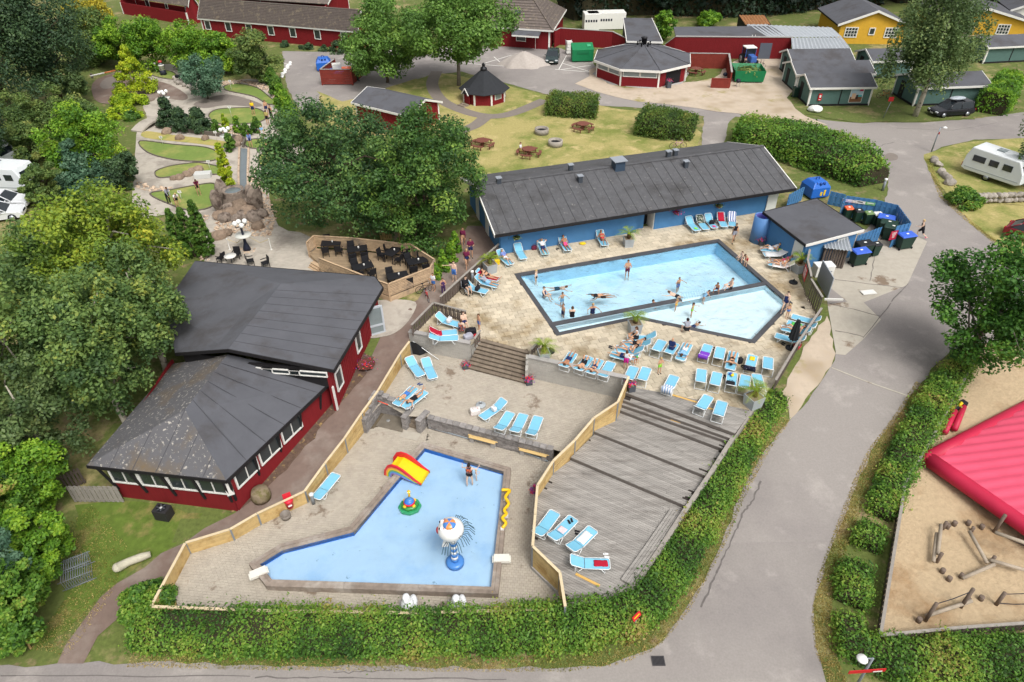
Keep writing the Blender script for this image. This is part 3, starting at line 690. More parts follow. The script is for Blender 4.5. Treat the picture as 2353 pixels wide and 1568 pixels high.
leafmat('ash_leaf',[(62,92,42),(88,122,54),(112,148,66),(148,176,84)])
leafmat('birch_leaf',[(66,92,54),(94,122,68),(124,148,78),(172,174,80)],.42)
leafmat('birch_gold',[(76,104,42),(112,138,48),(148,164,54),(186,180,58)])
leafmat('willow_leaf',[(66,88,54),(90,112,68),(114,134,80),(144,154,92)],.42)
leafmat('dark_leaf',[(42,64,46),(58,82,54),(76,100,62),(98,122,70)],.28)
leafmat('forest_leaf',[(16,30,24),(24,42,30),(36,56,36),(56,76,44)],.12)
leafmat('bright_leaf',[(62,98,34),(92,134,40),(128,164,46),(164,186,62)])
leafmat('lime_leaf',[(92,124,32),(128,158,36),(168,186,42),(206,208,70)])
leafmat('olive_leaf',[(66,90,50),(92,116,60),(120,138,72),(150,152,84)])
leafmat('cherry_leaf',[(40,74,32),(62,104,40),(88,134,48),(130,166,68)])
leafmat('blue_leaf',[(58,88,68),(78,112,86),(102,134,106),(130,156,128)])
leafmat('golden_conifer',[(104,132,30),(142,164,36),(178,190,44),(208,206,64)])
leafmat('thuja_leaf',[(40,70,22),(62,96,30),(84,116,36),(104,132,46)],.12)
leafmat('hedge_leaf',[(44,74,32),(68,106,38),(96,136,48),(134,160,62),(156,134,78)],.36)
leafmat('box_hedge',[(52,78,34),(78,106,42),(104,126,52),(140,128,66)])
leafmat('palm_leaf',[(82,112,34),(120,144,42),(156,168,56)],.25)
leafmat('yellow_leaf',[(120,124,42),(160,152,48),(196,176,56),(214,190,70)])
leafmat('grass_blade',[(92,108,44),(134,136,64),(186,168,104),(206,186,128)])
leafmat('flower',[(196,30,44),(214,44,60),(120,60,150),(90,120,50)],.1)
def tree(label,bx,by,topy,wpx,style='ash',group=None,name='tree',cat='tree',z=None,bark='bark_brown',low=.25,n=110,per=150,leaf=.3,crad=.22,shape='round',lean=(0,0),squash=1.0,drop=0.0,bare=False,depth=1.0):
 leaf*=.84;per=int(per*1.06);base=hit(bx,by,z);h=height_to(base,topy)if topy>-400 else-topy-400
 mid=(base[0],base[1],base[2]+h*.6);R=wpx/2*mpp(mid)
 t=thing(name,label,cat,base,0,group)
 zc=h*(low+(1-low)/2);rz=h*(1-low)/2*squash
 k=n
 if shape=='round':
  nb_=15;sc_=RNG.normal(size=(nb_,3));sc_/=np.linalg.norm(sc_,axis=1,keepdims=True);sc_*=(.42+.16*RNG.random((nb_,1)));sc_[0]=(0,0,.35);sc_[1]=(0,0,-.3);sc_[2:8,2]=np.array([-.25,-.1,0,.1,-.2,.2])
  sr=.4+.2*RNG.random(nb_);i_=RNG.integers(0,nb_,k);d=RNG.normal(size=(k,3));d+=sc_[i_]*1.6;d/=np.linalg.norm(d,axis=1,keepdims=True)
  C=(sc_[i_]+d*sr[i_][:,None]*np.where(RNG.random((k,1))<.8,1,RNG.random((k,1))))*np.array([R,R*depth,rz*1.02])*(1-crad*.35)+np.array([lean[0],lean[1],zc])
  cr=R*crad*(.7+.6*RNG.random(k))
 elif shape=='cone':
  u=RNG.random(k)**.75;z_=h*(low+(1-low)*(1-u));rr=R*u**.85*(.75+.3*RNG.random(k));a=RNG.random(k)*6.283
  C=np.stack([np.cos(a)*rr,np.sin(a)*rr,z_],1);cr=(R*crad*(.5+.7*u))+.05
 elif shape=='column':
  u=RNG.random(k);z_=h*(low+(1-low)*u);rr=R*np.minimum(1,((1-u)*1.5)**.8+.04)*np.minimum(1,.7+u*2)*(.6+.35*RNG.random(k));a=RNG.random(k)*6.283
  C=np.stack([np.cos(a)*rr,np.sin(a)*rr,z_],1);cr=np.full(k,R*crad*1.3)*(.7+.5*RNG.random(k))
 tint=.42+.16*RNG.normal(size=k)+.14*(C[:,2]-zc)/max(rz,.1)*0
 P,Nr,S,T=clump_leaves(C,cr,per,leaf,tint,up=.6 if shape=='round' else.35,drop=drop)
 keep=P[:,2]>.05;leaf_object('crown',P[keep],Nr[keep],S[keep],T[keep],style,t)
 b=MB();r0=max(.04,h*.018)
 top=Vc((lean[0]*.8,lean[1]*.8,h*(.8 if shape!='round' else.72)))
 pts=[Vc((0,0,-.2)),Vc((r0*.5,0,h*low*.7)),Vc((lean[0]*.4,lean[1]*.4,h*(low+.2))),top]
 b.tube(pts,[r0*1.25,r0,r0*.75,r0*.2],8)
 if shape=='round':
  for i in RNG.choice(k,min(k,14),replace=False):
   e=Vc(C[i]);s=pts[1].lerp(pts[3],.15+.6*random.random());mdl=s.lerp(e,.5)+Vc((0,0,.06*h))
   b.tube([s,mdl,e],[r0*.42,r0*.26,r0*.08],5)
 b.build('trunk',bark,t)
 return t
def surface_leaves(pts3,per_m2,size,style,parent,name='foliage',rel=None,tn=.5,patch=1.6,thick=.28,rag=.12,spray=0.0):
 """leaves over a list of quads (a, b, c, d, outward normal)"""
 PP=[];NN=[]
 for(a,b,c,d,nr)in pts3:
  a,b,c,d=[np.array(v)for v in(a,b,c,d)]
  ar=.5*np.linalg.norm(np.cross(b-a,d-a))+.5*np.linalg.norm(np.cross(b-c,d-c));k=max(1,int(ar*per_m2))
  u=RNG.random((k,1));v=RNG.random((k,1));p=(a*(1-u)+b*u)*(1-v)+(d*(1-u)+c*u)*v
  PP.append(p);NN.append(np.repeat(np.array(nr)[None],k,0))
 P=np.concatenate(PP);N_=np.concatenate(NN);n=len(P)
 ph=RNG.random(12)*6.28;fr=RNG.normal(size=(12,3))*(1.0/patch)*2.2
 w=np.sin(P@fr.T*1.0+ph);low=w[:,:6].mean(1);hi=np.sin(P@(fr.T*2.7)+ph)[:,6:].mean(1)
 P=P+N_*(low*thick+hi*thick*.7-RNG.random(n)**2*thick*1.2)[:,None]+RNG.normal(size=(n,3))*rag
 if spray:
  k=RNG.random(n)<spray;P[k]+=N_[k]*(RNG.random((k.sum(),1))*.45)
 T=tn+.55*w[:,3:9].mean(1)+RNG.normal(size=n)*.13
 Nr=N_*.6+RNG.normal(size=(n,3))*.5+np.array([0,0,.35]);S=size*(.5+1.2*RNG.random(n)**1.6)
 return leaf_object(name,P,Nr,S,T,style,parent,rel)
def hedge(label,line,w,h,style='hedge_leaf',per=150,size=.17,group=None,z0=None,name='hedge',cat='hedge',tn=.5,round_=.25,thick=.25,patch=1.5,spray=.03):
 """a hedge along line (points on the ground); w and h may be lists"""
 n=len(line);ws=w if isinstance(w,(list,tuple))else[w]*n;hs_=h if isinstance(h,(list,tuple))else[h]*n
 t=thing(name,label,cat,line[0],0,group);S=[];core=MB();prev=None
 for i,p in enumerate(line):
  a=Vc(line[max(i-1,0)]);b=Vc(line[min(i+1,n-1)]);d=(b-a);d.z=0;d.normalize();nn=Vc((-d.y,d.x,0));p=Vc(p);H=hs_[i];k=ws[i]/2
  prof=[(-1,0),(-1.04,.5),(-.92,.85),(-.6,1),(.6,1),(.92,.85),(1.04,.5),(1,0)]
  cur=[p+nn*(x*k)+Vc((0,0,z*H))for x,z in prof]
  if prev:
   for j in range(7):
    q=(prev[j],cur[j],cur[j+1],prev[j+1]);nr=(q[1]-q[0]).cross(q[3]-q[0]).normalized()
    c=(q[0]+q[2])/2-(p+Vc(line[i-1]))/2-Vc((0,0,H*.5))
    if nr.dot(c)<0:nr=-nr
    S.append((*q,nr))
   cc=[Vc(line[i-1]).lerp(v,.8)if False else v for v in prev]
   i0=[Vc(line[i-1])+(v-Vc(line[i-1]))*.84 for v in prev];i1=[p+(v-p)*.84 for v in cur]
   core.add(i0+i1,[(j,j+1,8+j+1,8+j)for j in range(7)]+[tuple(range(8)),tuple(range(15,7,-1))])
  if i in(0,n-1):
   nr=d*(-1 if i==0 else 1)
   for j in range(3):S.append((cur[j],cur[j+1],cur[6-j],cur[7-j],nr))
  prev=cur
 core.bw('branches','twig_dark',t)
 surface_leaves(S,per,size,style,t,rel=t.location,tn=tn,patch=patch,thick=thick,spray=spray)
 return t
def bush(label,bx,by,wm,hm,style,group=None,dm=None,name='bush',size=.2,n=40,per=110,cat='bush',z=None):
 base=hit(bx,by,z);t=thing(name,label,cat,base,0,group);dm=dm or wm
 d=RNG.normal(size=(n,3));d/=np.linalg.norm(d,axis=1,keepdims=True);d[:,2]=abs(d[:,2])
 C=d*np.array([wm/2,dm/2,hm])*(.55+.3*RNG.random((n,1)));cr=np.full(n,min(wm,hm*1.5)*.2)
 P,Nr,S,T=clump_leaves(C,cr,per,size,.45+.16*RNG.normal(size=n));k=P[:,2]>.02
 leaf_object('foliage',P[k],Nr[k],S[k],T[k],style,t)
 b=MB()
 for i in range(5):b.tube([(0,0,-.1),Vc(C[i])*.5,Vc(C[i])],[.05,.03,.01],5)
 b.build('stem','bark_brown',t);return t
 # --- the big trees
tree('big dark oak with blue-green crown shading the cafe deck',822,535,186,350,'oak_leaf',low=.0,n=220,per=170,leaf=.27,crad=.17,lean=(-1.2,0))
tree('big yellow-tipped oak leaning over the footpath beside the blue building',985,563,228,300,'oak2_leaf',low=.0,n=200,per=170,leaf=.26,crad=.18)
tree('tall broad ash with bare grey trunk beside the barbecue hut',1054,197,-40,262,'ash_leaf',bark='bark_grey',low=.26,n=150,per=150,leaf=.4,crad=.19)
tree('dense light green ash growing beside the red bin shelter',890,190,-25,205,'ash_leaf',low=.05,n=150,per=140,leaf=.4,crad=.2)
tree('weeping birch hanging over the black car and green cabins',2102,268,-60,215,'willow_leaf',bark='bark_birch',low=.24,n=120,per=190,leaf=.34,crad=.2,drop=2.2)
tree('leafy cherry tree at the head of the roadside hedge',2200,858,552,285,'cherry_leaf',bark='bark_grey',low=.06,n=150,per=120,leaf=.26,crad=.2)
tree('weeping willow overhanging the white caravan',2385,425,180,150,'willow_leaf',low=.1,n=60,per=160,leaf=.3,crad=.26,drop=2.2)
# --- left side
G1='birches beside the restaurant'
tree('golden green birch crown above the white caravan by the mini golf',325,765,388,330,'birch_gold',G1,bark='bark_birch',low=.22,n=150,per=150,leaf=.27,crad=.17,drop=.7)
tree('birch with yellowing leaves touching the upper restaurant roof',385,860,520,250,'birch_leaf',G1,bark='bark_birch',low=.18,n=130,per=150,leaf=.26,crad=.18,drop=.7)
tree('pale-limbed birch hanging over the mossy restaurant roof',300,1000,640,280,'birch_leaf',G1,bark='bark_birch',low=.12,n=150,per=150,leaf=.25,crad=.17,drop=.8)
tree('broad birch with thin white limbs at the edge of the caravan park',90,960,520,330,'birch_leaf',G1,bark='bark_birch',low=.2,n=140,per=150,leaf=.27,crad=.18,drop=.8)
tree('small drooping willow below the birches beside the wattle fence',130,1080,800,250,'willow_leaf',bark='bark_birch',low=.08,n=110,per=150,leaf=.24,crad=.2,drop=.7)
tree('green birch between the white cars and the golden birch',190,720,440,250,'birch_leaf',G1,bark='bark_birch',low=.1,n=110,per=140,leaf=.27,crad=.18,drop=.7)
G2='dark trees behind the mini golf'
for(x,y,ty,w_,st,lb)in((30,270,-150,270,'dark_leaf','huge dark drooping tree at the corner of the mini golf'),(140,235,-110,230,'dark_leaf','tall dark tree behind the curved bench of the mini golf'),(225,150,10,130,'olive_leaf','olive green tree beside the red lodge gable'),(-40,420,120,200,'dark_leaf','dark tree behind the white caravan at the park edge')):
 tree(lb,x,y,ty,w_,st,G2,low=.05,n=140,per=140,leaf=.34,crad=.2,drop=1.0)
tree('yellowing tree in front of the red lodge gable',215,75,-20,105,'yellow_leaf',low=.1,n=60,per=130,leaf=.4,crad=.24)
G3='bushy trees in front of the red lodge'
for(x,y,ty,w_,lb)in((292,158,38,105,'bushy tree below the red gable with its white corner board'),(360,160,28,130,'bushy tree between the little lighthouse and the red lodge'),(440,165,45,130,'bushy tree covering the left end of the long red lodge'),(520,170,70,90,'bushy tree below the windows of the long red lodge')):
 tree(lb,x,y,ty,w_,'bright_leaf',G3,low=.03,n=80,per=130,leaf=.36,crad=.24)
tree('olive green round tree at the end of the white stones',600,192,66,122,'olive_leaf',low=.05,n=90,per=140,leaf=.33,crad=.22)
tree('small blue-green weeping tree on the mini golf roundel',478,228,120,110,'blue_leaf',low=.15,n=70,per=140,leaf=.28,crad=.22,drop=.6)
tree('golden cone-shaped conifer beside the mini golf pond',318,212,106,92,'golden_conifer',low=.02,n=90,per=90,leaf=.3,crad=.2,shape='cone')
bush('low golden juniper beside the golden conifer',300,240,5.5,1.6,'lime_leaf',dm=3.5,size=.26)
bush('low golden juniper spreading beside the grey mini golf path',285,268,4.8,1.3,'lime_leaf',dm=3.0,size=.26)
bush('spiky ornamental grass clump beside the junipers',303,275,1.8,1.1,'thuja_leaf',size=.3,n=20)
tree('pale green small tree standing above the olive thicket',172,240,140,92,'willow_leaf',low=.1,n=60,per=130,leaf=.3,crad=.24)
G4='olive thicket at the edge of the mini golf'
for(x,y,ty,w_,lb)in((60,340,205,160,'olive thicket shrub beneath the huge dark tree'),(165,320,198,140,'olive thicket shrub below the pale green small tree'),(90,372,285,110,'olive thicket shrub beside the white caravan roof'),(118,470,370,90,'olive thicket shrub between caravan and golden birch')):
 tree(lb,x,y,ty,w_,'olive_leaf',G4,name='shrub',cat='shrub',low=.02,n=80,per=130,leaf=.28,crad=.22)
tree('bright yellow-green maple at the edge of the mini golf',222,408,240,190,'bright_leaf',low=.1,n=110,per=140,leaf=.3,crad=.2)
tree('silvery blue spruce in front of the bright maple',195,425,320,130,'blue_leaf',low=.02,n=80,per=120,leaf=.28,crad=.22,shape='cone')
tree('dark pine poking out between birch and mini golf green',290,435,345,95,'dark_leaf',low=.05,n=60,per=120,leaf=.26,crad=.24)
G5='clipped thuja cones behind the restaurant'
for i,(x,y,ty,w_)in enumerate(((476,588,462,46),(448,590,478,42),(420,585,482,40))):
 tree(('tall dark thuja cone at the edge of the cafe paving','second dark thuja cone from the cafe paving','third dark thuja cone from the cafe paving')[i],x,y,ty,w_,'thuja_leaf',G5,low=.0,n=170,per=90,leaf=.13,crad=.2,shape='column',name='thuja')
G6='thuja hedge row beside the mini golf'
for i,(x,y,ty,w_)in enumerate(((628,196,158,32),(640,220,176,34),(652,246,196,36),(662,270,212,38),(672,292,236,40))):
 tree('%s thuja from the white stones, in the row beside the mini golf'%('first','second','third','fourth','fifth')[i],x,y,ty,w_,'bright_leaf' if i>1 else 'thuja_leaf',G6,low=.0,n=60,per=100,leaf=.24,crad=.3,shape='column',name='thuja')
G7='dark yews below the round lamp'
for i,(x,y,ty,w_)in enumerate(((392,292,226,46),(424,302,250,44),(462,303,250,50))):
 tree(('dark upright yew standing right under the globe lamp','dark upright yew between the other two yews','dark upright yew farthest from the globe lamp, by the round green')[i],x,y,ty,w_,'dark_leaf',G7,low=.0,n=60,per=110,leaf=.24,crad=.28,shape='column',name='yew')
G8='young thujas on the pebble bed'
for i,(x,y,ty,w_,st)in enumerate(((500,308,276,20,'thuja_leaf'),(522,302,262,16,'lime_leaf'),(550,305,266,20,'bright_leaf'),(568,312,285,22,'thuja_leaf'),(592,305,270,24,'thuja_leaf'))):
 tree('%s young thuja from the yews, on the pebble bed'%('first','second','third','fourth','fifth')[i],x,y,ty,w_,st,G8,low=.0,n=36,per=80,leaf=.2,crad=.34,shape='column',name='young_thuja')
tree('dark thuja standing under the globe lamp by the bridge',532,348,308,26,'thuja_leaf',low=0,n=40,per=90,leaf=.2,crad=.32,shape='column',name='thuja')
tree('golden column thuja beside the narrow water channel',533,450,328,32,'golden_conifer',low=0,n=90,per=110,leaf=.18,crad=.3,shape='column',name='thuja')
# --- bottom left shrubbery
G9='leafy shrubs beside the left footpath'
for(x,y,ty,w_,st,lb)in((95,1185,1010,190,'bright_leaf','tall leafy shrub below the wattle fence'),(40,1270,1060,180,'hedge_leaf','leafy shrub at the frame of the caravan park beside the tall shrub'),(110,1330,1190,170,'bright_leaf','leafy shrub beside the stacked shopping trolleys'),(55,1400,1235,150,'blue_leaf','blue-green shrub among the leafy shrubs'),(75,1465,1320,165,'hedge_leaf','leafy shrub with pink flowers behind the orange sign'),(10,1500,1360,130,'hedge_leaf','leafy shrub at the corner of the front road')):
 tree(lb,x,y,ty,w_,st,G9,name='shrub',cat='shrub',low=.0,n=110,per=150,leaf=.2,crad=.22)
bush('glossy dark rhododendron at the corner of the pine fence',340,1395,2.7,1.25,'hedge_leaf',size=.16,n=60,per=150)
# --- hedges round the pool grounds
fr=HH([(322,1458),(420,1460),(560,1463),(720,1466),(880,1466),(1040,1464),(1200,1458),(1330,1452),(1430,1434),(1495,1395),(1545,1325),(1590,1245),(1635,1165),(1672,1095),(1710,1030),(1750,970),(1785,928)])
hedge('long mixed leafy hedge along the road, curving round the paddling yard and sun deck',fr,[1.7,1.95,2.0,1.95,1.9,1.9,1.9,1.9,1.9,1.8,1.7,1.6,1.5,1.4,1.3,1.25,1.2],[.95,1.05,1.1,1.1,1.1,1.05,1.1,1.2,1.25,1.25,1.2,1.15,1.1,1.1,1.05,1.0,1.0],per=520,size=.115,patch=1.7,thick=.24,spray=.05)
rh=HH([(2215,838),(2165,900),(2115,985),(2075,1060),(2045,1120),(2018,1190)])
hedge('leafy hedge between road and sandpit, below the cherry tree',rh,[1.3,1.5,1.6,1.6,1.45,1.1],[1.1,1.15,1.1,1.0,.95,.8],per=480,size=.12,thick=.22,spray=.05)
for i,(p,w_,h_)in enumerate((([(2000,1225),(1985,1262)],1.2,.9),([(1965,1310),(1958,1350),(1950,1392)],1.35,.8))):
 hedge(('small clump of hedge between the two hedges along the sandpit boards','longer clump of hedge beside the sandpit corner boards')[i],HH(p),w_,h_,per=480,size=.115,thick=.2)
hedge('low leafy hedge in front of the sandpit, red direction sign beside it',HH([(1945,1425),(1955,1490),(2040,1525),(2150,1530),(2270,1528),(2400,1520)]),[1.1,1.5,1.8,1.9,1.9,1.9],[.6,.8,.9,.95,1.0,1.0],per=480,size=.12,thick=.22,spray=.05)
# --- clipped hedges on the lawn
hedge('clipped rectangular hedge with brownish top beside the garden path',HH([(1262,254),(1316,259),(1370,262)]),4.0,1.9,'box_hedge',per=150,size=.17,thick=.18,tn=.55,spray=0)
hedge('clipped green block hedge with a stepped top behind the pink bicycle',HH([(1472,296),(1530,305),(1592,312)]),[4.6,5.0,3.6],[2.2,2.2,1.9],'box_hedge',per=170,size=.16,thick=.15,tn=.35,spray=0)
hedge('big overgrown shrub bed between the blue building and the road',HH([(1690,318),(1780,335),(1870,362),(1950,395),(2005,425)]),[3.5,6.5,7.0,6.0,3.5],[1.9,2.3,2.4,2.3,1.8],'hedge_leaf',per=120,size=.22,thick=.5,patch=2.5,tn=.45)
bush('round leafy shrub at the end of the field stone wall',2212,468,3.6,1.5,'hedge_leaf',size=.2,n=60,per=110)
hedge('clipped hedge behind the black car, next to the green cabins',HH([(2272,262),(2292,235),(2308,205)]),[3.2,3.0,2.6],[2.6,2.4,2.2],'bright_leaf',per=70,size=.28,thick=.25,tn=.35)
# --- edge of the wood
G10='dark trees at the edge of the wood'
lbs=('behind the tiled lodge roof','behind the white containers','behind the flat felt roof','behind the rusty shed','behind the yellow house','behind the white house gable')
for i,(x,y,ty,w_)in enumerate(((1310,42,-160,190),(1420,30,-170,200),(1540,38,-150,190),(1650,40,-160,180),(1760,30,-160,190),(1870,22,-150,180),(2010,12,-150,200),(2160,8,-150,190),(2300,8,-150,190),(1360,14,-180,170),(1600,16,-180,180),(1830,4,-180,180),(2090,-6,-180,180),(2390,20,-150,170))):
 tree(('dark woodland tree ','dark woodland tree ','dark woodland tree ','second dark tree ','dark woodland tree ','dark woodland tree ','second dark tree ','third dark tree ','dark woodland tree ','tall dark tree deeper in the wood ','tall dark tree deeper in the wood ','tall dark tree deeper in the wood ','tall dark tree deeper in the wood ','tall dark tree deeper in the wood ')[i]+lbs[(0,1,2,2,3,4,4,4,5,1,2,3,4,5)[i]],x,y,-412-random.uniform(0,4),w_,'forest_leaf',G10,bark='bark_birch' if i in(1,5)else 'bark_brown',low=.05 if i%3 else.22,n=80,per=70,leaf=.85,crad=.28)
for i,(x,y,ty,w_,lb)in enumerate(((1524,92,24,56,'young green tree growing up behind the red plank wall'),(1625,62,26,66,'bright shrub at the edge of the wood above the felt roof'))):
 tree(lb,x,y,ty,w_,'bright_leaf',low=.05,n=60,per=110,leaf=.4,crad=.26)
hedge('dark undergrowth filling the edge of the wood behind the yard',HH([(1300,40),(1400,28),(1520,26),(1640,32),(1760,24),(1880,12),(2000,4)]),7,[4,5,5,5,5,6,6],'forest_leaf',per=16,size=.6,name='undergrowth',cat='undergrowth',thick=1.2,patch=5,spray=.1)
hedge('dark undergrowth filling the edge of the wood behind the yellow houses',HH([(2040,0),(2160,-4),(2280,-6),(2420,-8)]),7,6,'forest_leaf',per=14,size=.6,name='undergrowth',cat='undergrowth',thick=1.2,patch=5,spray=.1)
G11='shrubs along the lodge wall'
for i,(x,y)in enumerate(((655,108),(692,113),(708,114),(743,118),(762,118),(778,122),(797,120),(815,122))):
 s_=(1.3,.8,1.5,1.3,.8,2.6,1.2,1.2)[i]
 bush('%s small shrub from the olive tree in the bed along the red lodge'%('first','second','third','fourth','fifth','biggest','seventh','last')[i],x,y,s_,s_*.8,'dark_leaf',G11,size=.28,n=16,per=70,name='shrub',cat='shrub')
 # ------------------------------------------------------------------ buildings
mat('red_paint',rgb(134,30,36,K),.8,.14,3,ov=.05,bump=.15,stretch=(0,(3,3,.4)))
mat('red_stain',rgb(140,58,48,K),.8,.16,3,ov=.08,bump=.15)
mat('white_trim',rgb(236,234,228,.85),.6,.05,3)
mat('blue_paint',rgb(78,134,186,K),.7,.09,1.5,bump=.1)
mat('teal_paint',rgb(92,122,116,K),.75,.09,2)
mat('yellow_paint',rgb(228,178,58,K),.75,.08,2)
mat('black_wood',rgb(36,34,36,K),.7,.2,4)
mat('felt_roof',rgb(98,99,105,K),.95,.1,.8,bump=.25,bscale=40,col2=rgb(86,84,86,K),s2=.35,lo=.5,hi=.65,ov=.04)
mat('felt_roof_lichen',rgb(104,103,106,K),.95,.1,.8,bump=.25,bscale=40,ov=.04,col2=rgb(190,184,174,K),s2=5.5,lo=.57,hi=.66,col3=rgb(118,102,80,K),s3=.5,lo3=.52,hi3=.74,detail=8)
mat('batten_roof',rgb(95,95,98,K),.9,.16,3.0,bump=.3,ov=.07,col2=rgb(76,75,76,K),s2=.5,lo=.5,hi=.7,col3=rgb(136,133,130,K),s3=3.5,lo3=.6,hi3=.72)
mat('tile_roof',rgb(112,102,96,K),.9,.22,3.5,bump=.5,bscale=9,ov=.08,col2=rgb(140,128,112,K),s2=1.6,lo=.56,hi=.62)
mat('metal_sheet',rgb(198,204,210,K),.45,.08,1,metal=.25,ov=.06)
mat('rust_sheet',rgb(160,112,72,K),.8,.2,1.5)
mat('glass_dark',rgb(58,66,68,.7),.12,.2,.8,spec=.6)
mat('glass_pale',rgb(150,162,164,.7),.15,.15,.8,spec=.6)
mat('white_door',rgb(228,230,226,.85),.5,.04,2)
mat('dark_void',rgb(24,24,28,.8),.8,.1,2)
def slab4(a,b,c,d,th,name,m,parent):
 a,b,c,d=[Vc(p)for p in(a,b,c,d)];n=(b-a).cross(d-a).normalized()
 if n.z<0:a,b,c,d=b,a,d,c;n=-n
 lo=[p-n*th for p in(a,b,c,d)]
 return MB().add([a,b,c,d]+lo,[(0,1,2,3),(7,6,5,4),(0,4,5,1),(1,5,6,2),(2,6,7,3),(3,7,4,0)]).bw(name,m,parent)
def poly_slab(pts,th,name,m,parent):
 n=len(pts);pts=[Vc(p)for p in pts]
 if(pts[1]-pts[0]).cross(pts[2]-pts[0]).z<0:pts=pts[::-1]
 lo=[p-Vc((0,0,th))for p in pts]
 return MB().add(pts+lo,[tuple(range(n)),tuple(range(2*n-1,n-1,-1))]+[((i+1)%n,i,n+i,n+(i+1)%n)for i in range(n)]).bw(name,m,parent)
def clad(a,b,z0,z1,m,parent,th=.14,sp=.22,name='wall',z1b=None,bat=.03):
 a=Vc(a);b=Vc(b);w=MB();zb=z1 if z1b is None else z1b
 d=Vc((b.x-a.x,b.y-a.y,0));L=d.length;u=d/L;n=Vc((-u.y,u.x,0))*th/2
 P=[a.xy.to_3d()-n,b.xy.to_3d()-n,b.xy.to_3d()+n,a.xy.to_3d()+n]
 w.add([(p.x,p.y,z0)for p in P]+[(P[0].x,P[0].y,z1),(P[1].x,P[1].y,zb),(P[2].x,P[2].y,zb),(P[3].x,P[3].y,z1)],[(0,3,2,1),(4,5,6,7),(0,1,5,4),(1,2,6,5),(2,3,7,6),(3,0,4,7)])
 if sp:
  for i in range(1,int(L/sp)):
   t=i*sp/L;p=a.lerp(b,t);zt=z1+(zb-z1)*t
   for s in(-1,1):w.box((p.x+n.x*s/(th/2)*(th/2+bat/2),p.y+n.y*s/(th/2)*(th/2+bat/2),(z0+zt)/2),(.05,bat,zt-z0-.02),math.atan2(u.y,u.x))
 return w.bw(name,m,parent)
def window(parent,c,r,w,h,mull=(2,1),glass='glass_dark',fm='white_trim',d=.08,name='window',fw=.09):
 """c: centre of the window on the outer wall face; r: direction angle of the wall line, outside on its right-hand side"""
 out=Vc((math.sin(r),-math.cos(r),0));c=Vc(c);u=Vc((math.cos(r),math.sin(r),0))
 f=MB()
 for s in(-1,1):
  f.box(c+u*(s*(w/2))+out*d/2,(fw,d,h+fw),r);f.box(c+Vc((0,0,s*h/2))+out*d/2,(w-fw-.002,d,fw),r)
 for i in range(1,mull[0]):f.box(c+u*(w*(i/mull[0]-.5))+out*d/2,(fw*.5,d*.8,h-fw-.002),r)
 for i in range(1,mull[1]):f.box(c+Vc((0,0,h*(i/mull[1]-.5)))+out*d/2,(w-fw-.004,d*.7,fw*.45),r)
 fo=f.bw(name,fm,parent)
 g=MB();g.box(c+out*.02,(w-fw,.02,h-fw),r);o=g.build('pane',glass,fo)
 o.data.transform(Matrix.Translation(-parent.location));return fo
def at_wall(a,b,t,z,off=.08):
 p=Vc(a).lerp(Vc(b),t);r=ang(a,b);return Vc((p.x+math.sin(r)*off,p.y-math.cos(r)*off,z)),r
def seams(a,b,c,d,k,name,m,parent,w=.05,h=.03,up=.0,t0=0.0):
 """k strips running from edge a-b to edge d-c"""
 for i in range(k):
  t=(i+.5)/k;p=Vc(a).lerp(Vc(b),t);q=Vc(d).lerp(Vc(c),t)
  MB().bar(p+Vc((0,0,up+h)),q+Vc((0,0,up+h)),w,h*1.2).bw(name,m,parent)
  # --- blue changing building along the pool
EZ,RZ=4.4,6.0
e0,e1=hit(1137,541,EZ),hit(1831,433,EZ);r0_,r1_=hit(1115,425,RZ),hit(1767,333,RZ)
u=(e1-e0).normalized();nrm=Vc((-u.y,u.x,0));run=((r0_-e0).dot(nrm)+(r1_-e1).dot(nrm))/2
r0=e0+nrm*run;r0.z=RZ;r1=e1+nrm*run;r1.z=RZ;f0=e0+nrm*2*run;f1=e1+nrm*2*run
bb=thing('pool_building','long blue changing building with battened grey roof beside the swimming pool','building',(e0.x,e0.y,PZ))
slab4(e0,e1,r1,r0,.16,'roof_slope','batten_roof',bb);slab4(f1,f0,r0,r1,.16,'roof_slope','batten_roof',bb)
seams(e0,e1,r1,r0,30,'roof_batten','batten_roof',bb,.05,.035);
MB().bar(r0+Vc((0,0,.06)),r1+Vc((0,0,.06)),.3,.08).bw('ridge_cap','batten_roof',bb)
for a,b in((e0,e1),(e1,r1),(e0,r0),(f0,r0),(f1,r1)):MB().bar(a+Vc((0,0,.02)),b+Vc((0,0,.02)),.08,.24).bw('fascia','black_wood' if a==e0 and b==e1 else 'white_trim',bb)
ins=1.0;w0=e0+u*.7+nrm*ins;w1=e1-u*.9+nrm*ins;w2=f1-u*.9-nrm*.6;w3=f0+u*.7-nrm*.6
dA=(W('21',1185,515,PZ)-w0).dot(u);dB=(W('21',1278,525,PZ)-w0).dot(u)
seg=[(0,dA-.9),(dB,(w1-w0).length)]
for s0,s1 in seg:clad(w0+u*s0,w0+u*s1,PZ-.3,EZ+.12,'blue_paint',bb,sp=0)
clad(w0+u*(dA-.9),w0+u*(dA-.9)+nrm*.5,PZ-.2,EZ+.1,'blue_paint',bb,sp=0);clad(w0+u*(dA-.9)+nrm*.5,w0+u*dA+nrm*.5,PZ-.2,EZ+.2,'blue_paint',bb,sp=0)
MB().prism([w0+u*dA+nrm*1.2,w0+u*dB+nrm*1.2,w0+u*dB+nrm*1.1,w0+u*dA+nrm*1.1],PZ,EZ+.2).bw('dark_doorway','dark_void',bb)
clad(w0+u*dB,w0+u*dB+nrm*1.1,PZ-.2,EZ+.1,'white_trim',bb,sp=0,name='door_post')
